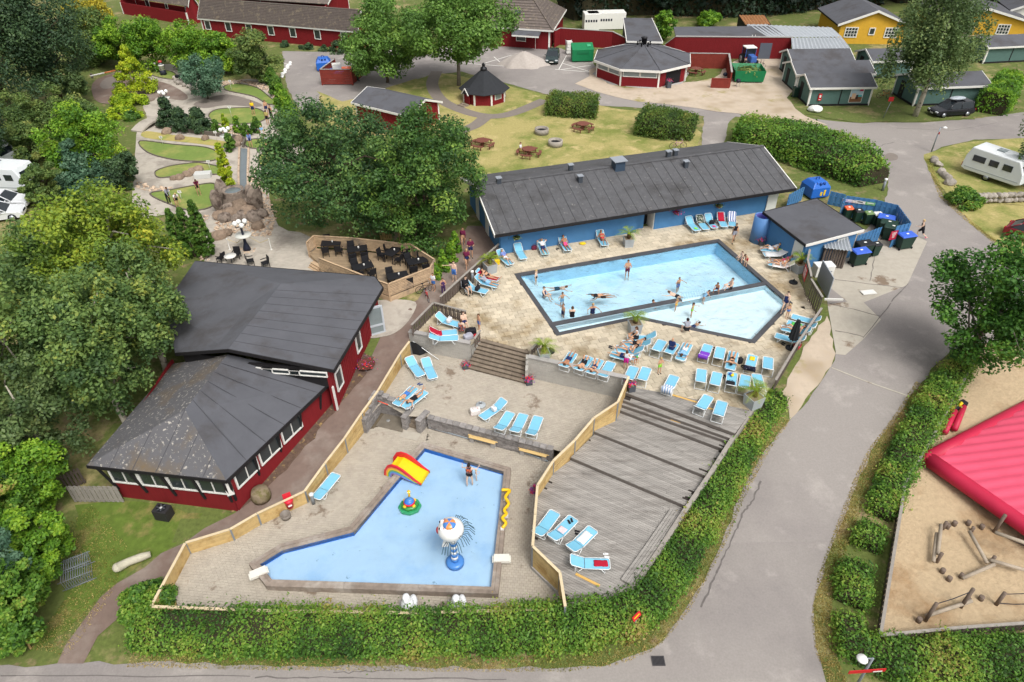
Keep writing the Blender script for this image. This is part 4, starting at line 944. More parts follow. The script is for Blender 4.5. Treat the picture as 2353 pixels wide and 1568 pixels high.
clad(w1,w2,PZ-.3,EZ+.1,'blue_paint',bb,sp=0);clad(w2,w3,PZ-.3,EZ+.1,'blue_paint',bb,sp=0);clad(w3,w0,PZ-.3,EZ+.1,'blue_paint',bb,sp=0)
for wa,wb in((w1,w2),(w3,w0)):
 mdp=(wa+wb)/2;MB().prism([wa+(mdp-wa)*.02,wb,wb+u*.12,wa+(mdp-wa)*.02+u*.12],EZ+.1,lambda p:EZ+.1).bw('gable_plate','blue_paint',bb)
for k,t in enumerate((.3,.62)):
 p=w3.lerp(w0,t);MB().box((p.x-u.x*.1,p.y-u.y*.1,PZ+1.05),(.06,.9,2.1),ang(w3,w0)+1.5708).bw('door','white_door',bb)
dr=MB();dr.box((w1-u*.55-nrm*.15).xy.to_3d()+Vc((0,0,PZ+1.1)),(.95,.08,2.3),ang(e0,e1));dr.bw('door','white_door',bb)
wr=MB()
for z in(1.95,2.1):wr.tube([(w0+u*(dA-5.8)-nrm*.15).xy.to_3d()+Vc((0,0,PZ+z-.1)),(w0+u*(dA-1.3)-nrm*.15).xy.to_3d()+Vc((0,0,PZ+z-.1))],.025,6)
wr.bw('wall_rail',plain('rail_white',220,228,235),bb)
def vent(D,s,h,slope='near',big=False):
# find the point of the roof seen at D
 best=None
 for k in range(60):
  z=EZ+(RZ-EZ)*k/59;p=hit(*D,z);v=(p-e0).dot(nrm);zz=EZ+(RZ-EZ)*(1-abs(v-run)/run)
  if(v>run)==(slope=='far')and(best is None or abs(zz-z)<best[0]):best=(abs(zz-z),p)
 p=best[1]if best else hit(*D,RZ)
 t=MB();t.box(p+Vc((0,0,h/2-.15)),(s,s,h+.3),ang(e0,e1));o=t.bw('roof_vent',plain('vent_metal',70,76,84,.5)if not big else plain('vent_blue',62,78,96,.5),bb)
 c=MB();c.box(p+Vc((0,0,h+.03)),(s*1.35,s*1.35,.06),ang(e0,e1));cc=c.build('vent_cap',plain('vent_cap',150,156,164,.5),o);cc.data.transform(Matrix.Translation(-bb.location))
vent((1311,392),.33,.5,'far');vent((1420,386),.85,.7,'near',True);vent((1535,361),.34,.5,'far');vent((1551,358),.34,.5,'far');vent((1575,384),.34,.5);vent((1332.5,418),.34,.5);vent((1146,420),.34,.4)
def flowers(mb_name,parent,c,r,n=60,style='flower',sz=.09,flat=.6):
 d=RNG.normal(size=(n,3));P=np.array(c)+d*r*np.array([.5,.5,.35*flat]);P[:,2]=np.maximum(P[:,2],c[2]-r*.2)
 return leaf_object(mb_name,P,d+np.array([0,0,1.]),np.full(n,sz),RNG.random(n),style,parent,rel=parent.location)
for i,(x,y)in enumerate(((50,640),(1540,425),(1925,360))):
 s_=(W('21',x,y,3.4)-w0).dot(u);p=w0+u*s_-nrm*.3;p.z=3.5
 hb=thing('hanging_basket',('hanging flower basket at the blue wall above the empty lounger','hanging basket with red flowers on the blue wall right of the dark doorway','hanging basket of pale flowers near the end of the blue wall')[i],'basket',p)
 MB().lathe([(.02,-.18),(.2,-.1),(.26,.05),(.24,.06)],12,p).bw('pot',plain('basket_brown',92,70,48),hb)
 MB().tube([p+Vc((0,0,.05)),p+nrm*.2+Vc((0,0,.85))],.01,4).bw('chain','black_wood',hb)
 flowers('flowers',hb,p+Vc((0,0,.12)),.5,90,'flower' if i==1 else 'olive_leaf',.13)
 # --- restaurant
HZ,HR,UZ,UR=2.9,4.7,4.25,5.5
A,B,C=hit(198,1070,HZ),hit(520,1105,HZ),hit(769,869,HZ);P_=hit(425,942,HR);Q_=hit(523,815,HR);Dl=hit(398,836,HZ)
rs=thing('restaurant','dark red restaurant with two felt roofs and a row of white-framed windows','building',(B.x,B.y,0))
Cq=C+(Q_-C)*0
poly_slab([A,B,P_],.14,'roof_hip','felt_roof_lichen',rs);poly_slab([B,C,Vc((Q_.x,Q_.y,Q_.z)),P_],.14,'roof_slope','felt_roof',rs);poly_slab([A,P_,Q_,Dl],.14,'roof_slope','felt_roof_lichen',rs)
N_,E_,F_,F2,M_,T_,S_,LL=hit(524,803,UR),hit(767,851,UZ),hit(880,661,UZ),hit(862,636,UZ),hit(646,652,UR),hit(448,600,UZ),hit(380,700,UZ),hit(402,812,UZ)
poly_slab([N_,E_,F_,M_],.16,'roof_slope','felt_roof',rs);poly_slab([M_,F_,F2],.16,'roof_hip','felt_roof',rs);poly_slab([M_,F2,T_],.16,'roof_hip','felt_roof',rs);poly_slab([N_,M_,T_,S_,LL],.16,'roof_slope','felt_roof',rs)
mat('felt_seam',rgb(82,82,87,K),.95,.1,2)
for i in range(1,9):
 t=i/9;p,q=E_.lerp(F_,t),N_.lerp(M_,t);MB().bar(p+Vc((0,0,.012)),q+Vc((0,0,.012)),.035,.02).bw('felt_seam','felt_seam',rs)
for i in range(1,6):
 t=i/6;p,q=B.lerp(C,t),P_.lerp(Q_,t);MB().bar(p+Vc((0,0,.012)),q+Vc((0,0,.012)),.035,.02).bw('felt_seam','felt_seam',rs)
for i in range(1,6):
 t=i/6;p,q=A.lerp(B,t),(A.lerp(P_,min(1,2*t))if t<.5 else B.lerp(P_,min(1,2*(1-t))));MB().bar(p+Vc((0,0,.012)),q+Vc((0,0,.012)),.03,.02).bw('felt_seam','felt_seam',rs)
for a,b in((A,B),(B,C),(E_,F_),(F_,F2),(F2,T_),(LL,N_),(N_,E_)):MB().bar(a+Vc((0,0,.01)),b+Vc((0,0,.01)),.07,.2).bw('fascia','black_wood',rs)
ub=(C-B).normalized();nb=Vc((-ub.y,ub.x,0));ua=(B-A).normalized();na=Vc((-ua.y,ua.x,0))
wB=B+nb*.55+na*0;wB=isect(A+na*.28,B+na*.28,B+nb*.28,C+nb*.28).to_3d();wA=A+na*.28+ua*.9;wC=C+nb*.28-ub*.1
sill=1.6
clad(wA,wB,-.6,sill,'red_paint',rs,sp=0);clad(wA,wB,HZ-.28,HZ-.02,'white_trim',rs,sp=0,th=.12,name='lintel')
clad(wB,wC,-.6,HZ-.02,'red_paint',rs,sp=0)
clad(wA,Dl+nb*.6+Vc((.4,0,0)),-.6,HZ+.1,'red_paint',rs,sp=0)
for i in range(4):
 c,r=at_wall(wA,wB,(i+.5)/4,(sill+HZ-.3)/2+.02,.07);window(rs,c,r,(wB-wA).length/4-.25,.95,(2,1),'glass_dark')
for i in range(4):
 p=wA.lerp(wB,(i+1)/4-.02);MB().box((p.x,p.y,(sill+HZ)/2-.1),(.2,.16,1.0),ang(wA,wB)).bw('window_post','white_trim',rs)
LBC=(wC-wB).length
for i in range(6):
 t=(.5+i)*1.85/LBC+.03
 if t<.75 and i not in(5,):
  c,r=at_wall(wB,wC,t,2.12,.08);window(rs,c,r,1.5,.95,(2,1),'glass_dark')
for i in range(9):
 t=(i*1.85+.12)/LBC
 if t<1:p=wB.lerp(wC,t);q=B.lerp(C,t);MB().tube([(q.x,q.y,HZ-.05),(p.x+.03,p.y-.08,1.05+.12*i)],.075,4).bw('roof_strut','black_wood',rs)
for i in range(5):
 p=wA.lerp(wB,min(.985,i/4+.01));q=A.lerp(B,.07+i*.225);MB().tube([(q.x,q.y,HZ-.05),(p.x,p.y-.1,1.05)],.075,4).bw('roof_strut','black_wood',rs)
MB().box(wB+Vc((-.02,-.02,2.2)),(.35,.35,1.1),.4).bw('corner_post','white_trim',rs)
# upper hall walls, clerestory strip, side windows, open glass door
ue=(F_-E_).normalized();ne=Vc((-ue.y,ue.x,0));uE=E_+ne*.45;uF=F_+ne*.45-ue*.3
clad(uE,uF,0,UZ-.16,'red_paint',rs,sp=.24)
clad(N_+Vc((0,.35,0)),E_+ne*.45+Vc((0,.1,0)),HZ,UZ+.05,'black_wood',rs,sp=0,name='clerestory_wall')
clad(LL+Vc((.3,.3,0)),N_+Vc((0,.35,0)),HZ,UZ+.05,'black_wood',rs,sp=0,name='clerestory_wall')
for i in range(3):
 c,r=at_wall(N_+Vc((0,.35,0)),E_+ne*.45,.2+.3*i,UZ-.3,.09);window(rs,c,r,2.2,.3,(1,1),'glass_dark',fw=.06)
c,r=at_wall(uE,uF,.12,2.75,.09);window(rs,c,r,.8,1.3,(1,1),'glass_dark')
c,r=at_wall(uE,uF,.52,2.95,.09);window(rs,c,r,.7,1.3,(1,1),'glass_dark')
c,r=at_wall(uE,uF,.01,2.0,.1);MB().box(c,(.14,.1,1.8),r).bw('corner_board','white_trim',rs)
da,db=W('11',1020,1535,None),W('11',1185,1485,None)
r=ang(da,db);dm=(da+db)/2;dw=(db-da).length;mdr=MB()
for s in(-1,1):mdr.box(dm+Vc((math.cos(r)*s*dw/2,math.sin(r)*s*dw/2,1.1)),(.12,.06,2.2),r)
for z in(.1,.75,2.15):mdr.box(dm+Vc((0,0,z)),(dw-.12,.058,.16),r)
od=mdr.bw('glass_door',plain('door_alu',190,196,202,.4),rs)
g=MB().box(dm+Vc((0,0,1.1)),(dw-.1,.015,2.1),r).build('pane','glass_pale',od);g.data.transform(Matrix.Translation(-rs.location))
clad(uF,F2+Vc((-.5,-.5,0)),PZ-.5,UZ-.16,'red_paint',rs,sp=.24);clad(F2+Vc((-.5,-.5,0)),T_+Vc((.5,-.5,0)),PZ-.5,UZ,'red_paint',rs,sp=0);clad(T_+Vc((.5,-.5,0)),LL+Vc((.4,.3,0)),0,UZ,'red_paint',rs,sp=0)
# --- helpers for gabled houses given by the near eave and the ridge
def gable_house(name,label,e0,e1,ez,ridge_pts,rz,wm,rm,cat='building',inset_=(.4,.4),base=PZ,sp=.25,group=None,trim='white_trim',tiles=0,far=True,tm=None):
 e0=hit(*e0,ez);e1=hit(*e1,ez);u=(e1-e0).normalized();n=Vc((-u.y,u.x,0))
 rp=hit(*ridge_pts,rz);run=(rp-e0).dot(n)
 r0=e0+n*run;r0.z=rz;r1=e1+n*run;r1.z=rz;f0=e0+n*2*run;f1=e1+n*2*run
 t=thing(name,label,cat,(e0.x,e0.y,base),0,group)
 slab4(e0,e1,r1,r0,.14,'roof_slope',rm,t);slab4(f1,f0,r0,r1,.14,'roof_slope',rm,t)
 if tiles:
  for k in range(tiles):
   a,b=e0.lerp(r0,k/tiles),e1.lerp(r1,k/tiles);MB().bar(a+Vc((0,0,.06)),b+Vc((0,0,.06)),.12,.06).bw('tile_course',rm,t)
 for a,b in((e0,e1),(e0,r0),(r0,f0),(e1,r1),(r1,f1)):
  MB().bar(a+Vc((0,0,.03)),b+Vc((0,0,.03)),.06,.22).bw('bargeboard',trim,t)
 iu,iv=inset_;w0=e0+u*iu+n*iv;w1=e1-u*iu+n*iv;w2=f1-u*iu-n*iv;w3=f0+u*iu-n*iv
 zt=ez-.02+(rz-ez)*iv/run-.1
 clad(w0,w1,base-.3,zt,wm,t,sp=sp);clad(w2,w3,base-.3,zt,wm,t,sp=sp)
 for a,b in((w1,w2),(w3,w0)):
  m_=(a+b)/2;clad(a,m_,base-.3,zt,wm,t,sp=sp,z1b=rz-.16);clad(m_,b,base-.3,rz-.16,wm,t,sp=sp,z1b=zt)
 for p in(w0,w1,w2,w3):MB().box((p.x,p.y,(base+zt)/2),(.2,.2,zt-base),ang(e0,e1)).bw('corner_board',tm or trim,t)
 return t,(w0,w1,w2,w3),(e0,e1,r0,r1,f0,f1)
 # --- red lodge
lz=PZ+2.6
ld,lw,_=gable_house('lodge','long dark red lodge with tiled roof and a row of white windows',(453,42),(822,73),lz,(588,4),lz+2.6,'red_paint','tile_roof',inset_=(.4,.35),tiles=14)
for i in range(7):
 t=1-(822-5-(790,729,672,620,567,516,464)[i])/369*1.0
 c,r=at_wall(lw[0],lw[1],min(.98,max(.02,((790,729,672,620,567,516,464)[i]-453)/369+.01)),PZ+1.65,.1);window(ld,c,r,1.0,1.25,(1,1),'glass_dark')
lz2=PZ+2.8
l2,lw2,_=gable_house('lodge','dark red lodge wing with white windows behind the bushy trees',(298,-14),(456,10),lz2,(380,-26),lz2+2.0,'red_paint','tile_roof')
for t,s_ in((.2,1.0),(.5,.6),(.82,1.2)):
 c,r=at_wall(lw2[0],lw2[1],t,PZ+1.6,.1);window(l2,c,r,s_,s_*1.25,(1,1),'glass_dark' if s_<1.1 else 'glass_pale')
l3,lw3,_=gable_house('lodge','red lodge wing peeping out behind the tiled ridge',(585,-22),(800,-10),PZ+2.8,(690,-32),PZ+4.6,'red_paint','tile_roof')
for t in(.12,.55):
 c,r=at_wall(lw3[0],lw3[1],t,PZ+1.8,.1);window(l3,c,r,1.1,1.2,(2,1),'glass_dark')
 # --- tiled hip-roofed house
hz=PZ+2.7
a0,a1=hit(1120,62,hz),hit(1271,71,hz);a2=hit(1302,22,hz);ap=hit(1212,-24,hz+3.6);ap2=hit(1150,-26,hz+3.6);a3=a2+(a0-a1)
hh=thing('house','red house with a big brown tiled hip roof and small porch','house',(a1.x,a1.y,PZ))
poly_slab([a0,a1,ap,ap2],.14,'roof_slope','tile_roof',hh);poly_slab([a1,a2,ap],.14,'roof_hip','tile_roof',hh);poly_slab([a2,a3,ap2,ap],.14,'roof_slope','tile_roof',hh)
for k in range(1,14):
 a,b=a0.lerp(ap2,k/14),a1.lerp(ap,k/14);MB().bar(a+Vc((0,0,.05)),b+Vc((0,0,.05)),.12,.06).bw('tile_course','tile_roof',hh)
 a,b=a1.lerp(ap,k/14),a2.lerp(ap,k/14);MB().bar(a+Vc((0,0,.05)),b+Vc((0,0,.05)),.12,.06).bw('tile_course','tile_roof',hh)
for a,b in((a0,a1),(a1,a2)):MB().bar(a+Vc((0,0,.02)),b+Vc((0,0,.02)),.08,.2).bw('fascia','white_trim',hh)
MB().bar(a1.lerp(ap,0)+Vc((0,0,.12)),ap+Vc((0,0,.12)),.25,.1).bw('hip_tiles','tile_roof',hh)
b0,b1=a0+Vc((0,.6,0)),a1+Vc((-.5,.6,0));b2=a2+Vc((-.6,-.2,0))
clad(b0,b1,PZ-.3,hz,'red_paint',hh);clad(b1,b2,PZ-.3,hz,'red_paint',hh)
MB().box((b1.x,b1.y,PZ+1.35),(.25,.25,2.7)).bw('corner_board','white_trim',hh)
pq=[hit(1176,80,PZ+2.3),hit(1238,84,PZ+2.3),hit(1244,71,PZ+2.5),hit(1176,67,PZ+2.5)]
poly_slab(pq,.12,'porch_roof','felt_roof',hh);MB().bar(pq[0],pq[1],.08,.2,-.02).bw('fascia','white_trim',hh)
for D in((1231,112),(1180,108)):p=hit(*D,PZ);MB().box((p.x,p.y,PZ+1.1),(.2,.2,2.3)).bw('porch_post','white_trim',hh)
c,r=at_wall(b0,b1,.55,PZ+1.5,.1);window(hh,c,r,1.4,1.1,(1,1),'glass_dark')
MB().box(hit(1190,28,hz+1.6),(.9,.7,.12),0,rad(25)).bw('roof_window','glass_dark',hh)
# --- red plank walls in the yard
def plank_wall(label,tops,h,cap='cap_stone',m='red_paint',name='plank_wall',sp=.24):
 t=thing(name,label,'wall',(tops[0].x,tops[0].y,tops[0].z-h))
 for i in range(len(tops)-1):
  a,b=tops[i],tops[i+1]
  clad(a,b,min(a.z,b.z)-h,a.z-.02,m,t,sp=sp,z1b=b.z-.02,name='plank_panel');MB().bar(a+Vc((0,0,.05)),b+Vc((0,0,.05)),.22,.06).bw('cap_board',cap,t)
 return t
wz=PZ+2.3
plank_wall('red plank wall with pale cap between the tiled house and the felt roof',[hit(1275,71,wz),hit(1287,65,wz+.0),hit(1408,73,wz),hit(1438,88,wz-.5)],2.3)
yb=thing('yard_building','long dark red yard building with flat felt roof and pale edge','building',(hit(1553,85,PZ+2.8).x,hit(1553,85,PZ+2.8).y,PZ))
y0,y1,y2,y3=hit(1553,85,PZ+2.8),hit(1822,87,PZ+2.8),hit(1770,60,PZ+3.0),hit(1548,62,PZ+3.0)
poly_slab([y0+Vc((0,.1,0)),y1+Vc((0,.1,0)),y2,y3],.12,'flat_roof','felt_roof',yb)
clad(y0,y1,PZ-.2,PZ+2.85,'red_paint',yb);yl=hit(1528,103,PZ+1.6);clad(yl,y0,PZ-.2,PZ+1.6,'red_paint',yb,z1b=PZ+2.85)
for a,b in((y0,y1),(yl,y0)):MB().bar(a+Vc((0,0,.12))if a is y0 else a+Vc((0,0,.1)),b+Vc((0,0,.12)),.3,.1).bw('cap_board','cap_stone',yb)
p=hit(1757,139,PZ);MB().box((p.x,y0.lerp(y1,.76).y-.12,PZ+1.05),(1.6,.08,2.1),ang(y0,y1)).bw('steel_door',plain('steel_grey',92,98,110),yb)
fr_=thing('felt_shed','grey felt shed roof with pale edge behind the pavilion','shed',(hit(1440,95,PZ).x,hit(1440,95,PZ).y,PZ))
q4=[hit(1440,95,PZ+2.5),hit(1523,97,PZ+2.5),hit(1498,42,PZ+2.9),hit(1432,41,PZ+2.9)]
poly_slab(q4,.14,'flat_roof','felt_roof',fr_)
for i in(0,1,3):MB().bar(q4[i],q4[(i+1)%4],.1,.22,.03).bw('fascia','white_trim',fr_)
for i in range(4):clad(q4[i]*.97+(q4[(i+2)%4])*.03,q4[(i+1)%4]*.97+q4[(i+3)%4]*.03,PZ-.2,PZ+2.35,'black_wood',fr_,sp=0)
# --- corrugated roofs and rusty shed
def corrugated(a,b,c,d,k,m,parent,amp=.05):
 mb=MB();a,b,c,d=[Vc(p)for p in(a,b,c,d)];n=k*4
 lo=[a.lerp(b,i/n)+Vc((0,0,amp*math.sin(i*math.pi/2)))for i in range(n+1)];hi_=[d.lerp(c,i/n)+Vc((0,0,amp*math.sin(i*math.pi/2)))for i in range(n+1)]
 mb.add(lo+hi_,[(i,i+1,n+2+i,n+1+i)for i in range(n)]);o=mb.bw('corrugated_sheet',m,parent)
 s=o.modifiers.new('s','SOLIDIFY');s.thickness=.02;return o
cs=thing('open_shed','open shed roofed with pale corrugated sheets beside the yellow house','shed',(hit(1880,100,PZ).x,hit(1880,100,PZ).y,PZ))
corrugated(hit(1820,113,4.7),hit(1955,112,4.7),hit(1935,86,4.9),hit(1818,87,4.9),15,'metal_sheet',cs)
corrugated(hit(1765,86,4.95),hit(1935,85,4.95),hit(1910,63,5.1),hit(1718,56,5.1),18,'metal_sheet',cs)
corrugated(hit(1724,82,4.85),hit(1768,86,4.85),hit(1764,56,5.05),hit(1716,57,5.05),6,'metal_sheet',cs)
for D in((1822,116),(1954,114),(1932,92)):p=hit(*D,PZ+2.5);MB().box((p.x,p.y,PZ+1.2),(.15,.15,2.6)).bw('post','black_wood',cs)
p0,p1=hit(1822,114,4.6),hit(1954,113,4.6);clad(p0+Vc((0,.3,0)),p1+Vc((0,.3,0)),PZ-.2,4.5,'red_paint',cs);p2=hit(1760,92,PZ)
ru=thing('rusty_shed','rusty sheet-metal shed roof at the edge of the wood','shed',(hit(1720,60,PZ).x,hit(1720,60,PZ).y,PZ))
corrugated(hit(1713,57,4.9),hit(1770,56,4.9),hit(1756,35,5.0),hit(1698,35,5.0),8,'rust_sheet',ru);b_=[hit(*D,PZ+2.6)for D in((1713,58),(1770,57),(1756,37),(1698,37))]
for i in range(4):clad(b_[i],b_[(i+1)%4],PZ-.2,4.8,'black_wood',ru,sp=0)
# --- octagonal pavilion
oc=Vc((17.3,92.7,PZ));ro_=6.55;ph=rad(-79)
pv_=thing('pavilion','octagonal red barbecue pavilion with grey roof and band of windows','pavilion',oc)
vt=[oc+Vc((math.cos(ph+i*math.pi/4)*ro_,math.sin(ph+i*math.pi/4)*ro_,2.15))for i in range(8)];apx=oc+Vc((0,0,3.75))
vi=[oc+Vc((math.cos(ph+i*math.pi/4)*(ro_-.5),math.sin(ph+i*math.pi/4)*(ro_-.5),0))for i in range(8)]
for i in range(8):
 a,b=vt[i],vt[(i+1)%8];poly_slab([a,b,apx],.12,'roof_panel','felt_roof',pv_);MB().bar(a+Vc((0,0,.02)),b+Vc((0,0,.02)),.08,.28).bw('fascia','white_trim',pv_)
 MB().bar(a+Vc((0,0,.06)),apx+Vc((0,0,.06)),.16,.05).bw('hip_cap','felt_roof',pv_)
 p,q=vi[i],vi[(i+1)%8]
 MB().box((p.x,p.y,PZ+1.0),(.2,.2,2.1),ph+i*math.pi/4).bw('corner_post','white_trim',pv_)
 if i==0:
  MB().bar((p.x,p.y,PZ+2.1),(q.x,q.y,PZ+2.1),.1,.3).bw('lintel','white_trim',pv_)
  for t0,t1,mm in((.04,.25,'red_paint'),(.25,.8,'dark_void'),(.8,.96,'red_paint')):clad(p.lerp(q,t0),p.lerp(q,t1),PZ-.1,PZ+2.05,mm,pv_,sp=0 if mm=='dark_void' else.25,th=.1,name='door' if mm=='dark_void' else 'wall')
 else:
  clad(p,q,PZ-.1,PZ+1.15,'red_paint',pv_)
  for k in range(2):
   c,r=at_wall(p,q,.27+.46*k,PZ+1.62,.04);window(pv_,c,r,2.0,.8,(1,1),'glass_pale')
MB().lathe([(ro_-.2,-.1),(ro_-.2,.06),(.01,.06)],8,oc).bw('plinth','cap_stone',pv_)
ch=MB();ch.lathe([(.35,0),(.35,.75),(.42,.78),(.42,.9)],12,apx+Vc((0,0,-.1)));ch.bw('chimney',plain('chimney_black',34,34,38,.45),pv_)
for i in range(6):a=i*1.05;MB().lathe([(.09,-.3),(.09,.3),(.13,.32),(.13,.4)],8,apx+Vc((math.cos(a)*.8,math.sin(a)*.8,-.1))).bw('vent_pipe','chimney_black',pv_)
# --- barbecue hut (hexagonal)
kc=W('10',2100,915,PZ);kr=2.55
kt=thing('barbecue_hut','small red barbecue hut with steep black roof and white trim','hut',kc)
k6=[Vc((math.cos(rad(-115+45*i))*kr,math.sin(rad(-115+45*i))*kr,0))for i in range(8)]
pf=[(3.2,1.35),(2.9,1.5),(.45,3.35),(.4,3.4)]
MB().lathe([(3.05,1.32),(3.05,1.38),(.42,3.4),(.01,3.42)],8,(0,0,0),smooth=False).build('roof',mat('black_shingle',rgb(52,54,58,K),.9,.15,3,bump=.4),kt)
MB().lathe([(.42,3.36),(.36,3.7),(.18,3.75),(.18,4.05),(.26,4.08),(.05,4.25)],10).build('chimney',plain('chimney_black',34,34,38,.45),kt)
for i in range(8):
 p,q=k6[i],k6[(i+1)%8];mb=MB();d_=(q-p);r=math.atan2(d_.y,d_.x)
 for z in range(8):mb.box(((p.x+q.x)/2,(p.y+q.y)/2,.1+z*.175),(d_.length-.06,.14-.03*(z%2),.165),r)
 mb.build('log_wall','red_paint',kt);MB().box((p.x*1.02,p.y*1.02,.72),(.2,.12,1.44),math.atan2(p.y,p.x)+1.5708).build('corner_board','white_trim',kt)
 if i==1:
  m_=(p+q)/2*1.03;MB().box((m_.x,m_.y,.95),(1.0,.08,.75),r).build('window','white_trim',kt);MB().box((m_.x*1.03,m_.y*1.03,.95),(.78,.04,.55),r).build('window_pane','glass_pale',kt)
m_=(k6[0]+k6[7])/2;r=math.atan2(m_.y,m_.x)
pr=MB();pr.M=Matrix.Translation(m_*1.12)@Matrix.Rotation(r,4,'Z')
pr.add([(.35,-.6,1.25),(.35,.6,1.25),(.35,0,1.9),(-1.3,-.6,1.25),(-1.3,.6,1.25),(-1.3,0,1.9)],[(0,1,2),(3,5,4),(0,2,5,3),(1,4,5,2),(0,3,4,1)]);pr.build('porch_roof','black_shingle',kt)
dd=MB();dd.M=pr.M;dd.box((.05,0,.75),(.08,.85,1.5));dd.build('door','red_paint',kt)
tb=MB();tb.M=pr.M
for s in(-1,1):tb.tube([(.38,s*.62,1.2),(.38,0,1.93)],.06,4)
tb.build('porch_trim','white_trim',kt)
sp_=MB();sp_.M=pr.M;sp_.box((.7,0,.06),(.8,1.2,.12));sp_.box((.45,0,.14),(.4,1.1,.1));sp_.build('step','tread_brick',kt)
# --- small roof under the oaks
sh_,shw,_=gable_house('shed','small shed with weathered grey roof half hidden behind the oak',(806,236),(940,268),PZ+2.2,(862,203),PZ+3.2,'red_paint','felt_roof',cat='shed')
# --- green camping cabins
def cabin(label,e0,e1,rdg,group='green camping cabins',ez=PZ+2.15,rz=PZ+3.05,porch=True):
 t,w,q=gable_house('cabin',label,e0,e1,ez,rdg,rz,'teal_paint','felt_roof',cat='cabin',inset_=(.35,.4),sp=0,group=group,tm='white_trim')
 for a,b in((w[0],w[1]),(w[3],w[0])):MB().bar((a.x,a.y,PZ+.22),(b.x,b.y,PZ+.22),.2,.3).bw('plinth','black_wood',t)
 c,r=at_wall(w[0],w[1],.5,(PZ+ez)/2,.09);MB().box(c,(.12,.03,ez-PZ-.2),r).bw('cover_strip','black_wood',t)
 c,r=at_wall(w[3],w[0],.35,PZ+1.0,.1);MB().box(c,(.85,.05,1.95),r).bw('door','black_wood',t)
 return t,w,q
cb,cw_,_=cabin('front green cabin with white corners, holiday poster and fire extinguisher box',(1862,203),(2017,201),(1855,170))
c,r=at_wall(cw_[0],cw_[1],.76,PZ+1.2,.1)
po=thing('poster','framed holiday poster hung on the front green cabin','poster',c)
MB().box(c,(1.5,.04,1.65),r).bw('frame','white_trim',po)
def flat(parent,c,r,items,d=.025):
 out=Vc((math.sin(r),-math.cos(r),0));u_=Vc((math.cos(r),math.sin(r),0))
 for i,(nm,x,z,w_,h_,m_)in enumerate(items):MB().box(c+u_*x+Vc((0,0,z))+out*(d+.004*i),(w_,.006,h_),r).bw(nm,m_,parent)
flat(po,c,r,[('poster_sky',0,.3,1.4,.95,plain('print_sky',176,200,214)),('poster_ground',0,-.48,1.4,.6,plain('print_earth',122,84,58)),('poster_family',-.3,-.1,.45,.6,plain('print_skin',214,178,150)),('poster_figure',.1,-.2,.25,.5,plain('print_dark',60,46,40)),('poster_kite',.45,.6,.4,.3,plain('print_pink',196,60,96)),('poster_badge',.42,-.08,.42,.2,plain('print_teal',70,170,176))],.024)
c,r=at_wall(cw_[0],cw_[1],.16,PZ+1.05,.16);fx=thing('extinguisher_box','red fire extinguisher box on the front green cabin','box',c)
MB().box(c,(.36,.16,.75),r).bw('box_body',plain('signal_red',200,36,44),fx);flat(fx,c,r,[('white_symbol',0,.1,.2,.28,'white_trim'),('white_text',0,-.26,.2,.08,'white_trim')],.085)
c,r=at_wall(cw_[0],cw_[1],.32,PZ+1.86,.1);ns=thing('name_board','long wooden name board under the eave of the front green cabin','sign',c);MB().box(c,(2.0,.03,.16),r).bw('board',plain('carved_wood',128,118,88),ns)
cabin('middle green cabin of the three standing side by side',(1830,172),(2014,170),(1822,140));cabin('rear green cabin of the three, beside the corrugated roof',(1820,142),(1966,140),(1817,113))
cabin('green cabin with side porch behind the black car',(2110,203),(2282,197),(2100,168));cabin('green cabin with towel on its porch rail near the yellow house',(2272,110),(2400,104),(2262,82));cabin('green cabin half hidden behind the weeping birch',(2005,142),(2110,140),(1998,112))
# --- yellow houses and white house
def front_gable(label,apex,eave,base_z,ez,rz,back,wm,windows,group=None,name='house'):
 ap=hit(*apex,rz);el=hit(*eave,ez);d=Vc((el.x-ap.x,el.y-ap.y,0));er=Vc((ap.x-d.x,ap.y-d.y,ez));u=-d.normalized();n=Vc((-u.y,u.x,0));
 t=thing(name,label,'house',(el.x,el.y,PZ),0,group);bk=n*back
 slab4(el,ap,ap+bk,el+bk,.14,'roof_slope','felt_roof',t);slab4(ap,er,er+bk,ap+bk,.14,'roof_slope','felt_roof',t)
 for a,b in((el,ap),(ap,er)):MB().bar(a+Vc((0,0,.05)),b+Vc((0,0,.05)),.1,.3).bw('bargeboard','white_trim',t)
 MB().bar(el,el+bk,.08,.2).bw('gutter','black_wood',t)
 a0=el+u*.6+n*.5;a1=er-u*.6+n*.5;m_=(a0+a1)/2;zt=ez+(rz-ez)*.6/d.length-.15
 clad(a0,m_,PZ-.2,zt,wm,t,sp=0,z1b=rz-.2);clad(m_,a1,PZ-.2,rz-.2,wm,t,sp=0,z1b=zt);clad(a0+n*(back-1),a0,PZ-.2,zt,wm,t,sp=0);clad(a1,a1+n*(back-1),PZ-.2,zt,wm,t,sp=0)
 for(tt,z,w_,h_,ml)in windows:
  c,r=at_wall(a0,a1,tt,PZ+z,.09);window(t,c,r,w_,h_,ml,'glass_dark',fw=.12)
 return t
front_gable('yellow wooden house with white bargeboards and paned window beside the corrugated roof',(2020,25),(1926,57),PZ,PZ+2.7,PZ+4.6,11,'yellow_paint',[(.18,1.6,1.7,1.3,(4,3)),(.5,1.75,.75,.9,(1,1)),(.8,1.6,1.7,1.3,(4,3))],'yellow houses')
front_gable('yellow wooden house with paned window beside the white house',(2275,20),(2150,45),PZ,PZ+2.7,PZ+4.4,11,'yellow_paint',[(.74,1.6,1.6,1.3,(4,3)),(.35,1.6,1.6,1.3,(4,3))],'yellow houses')
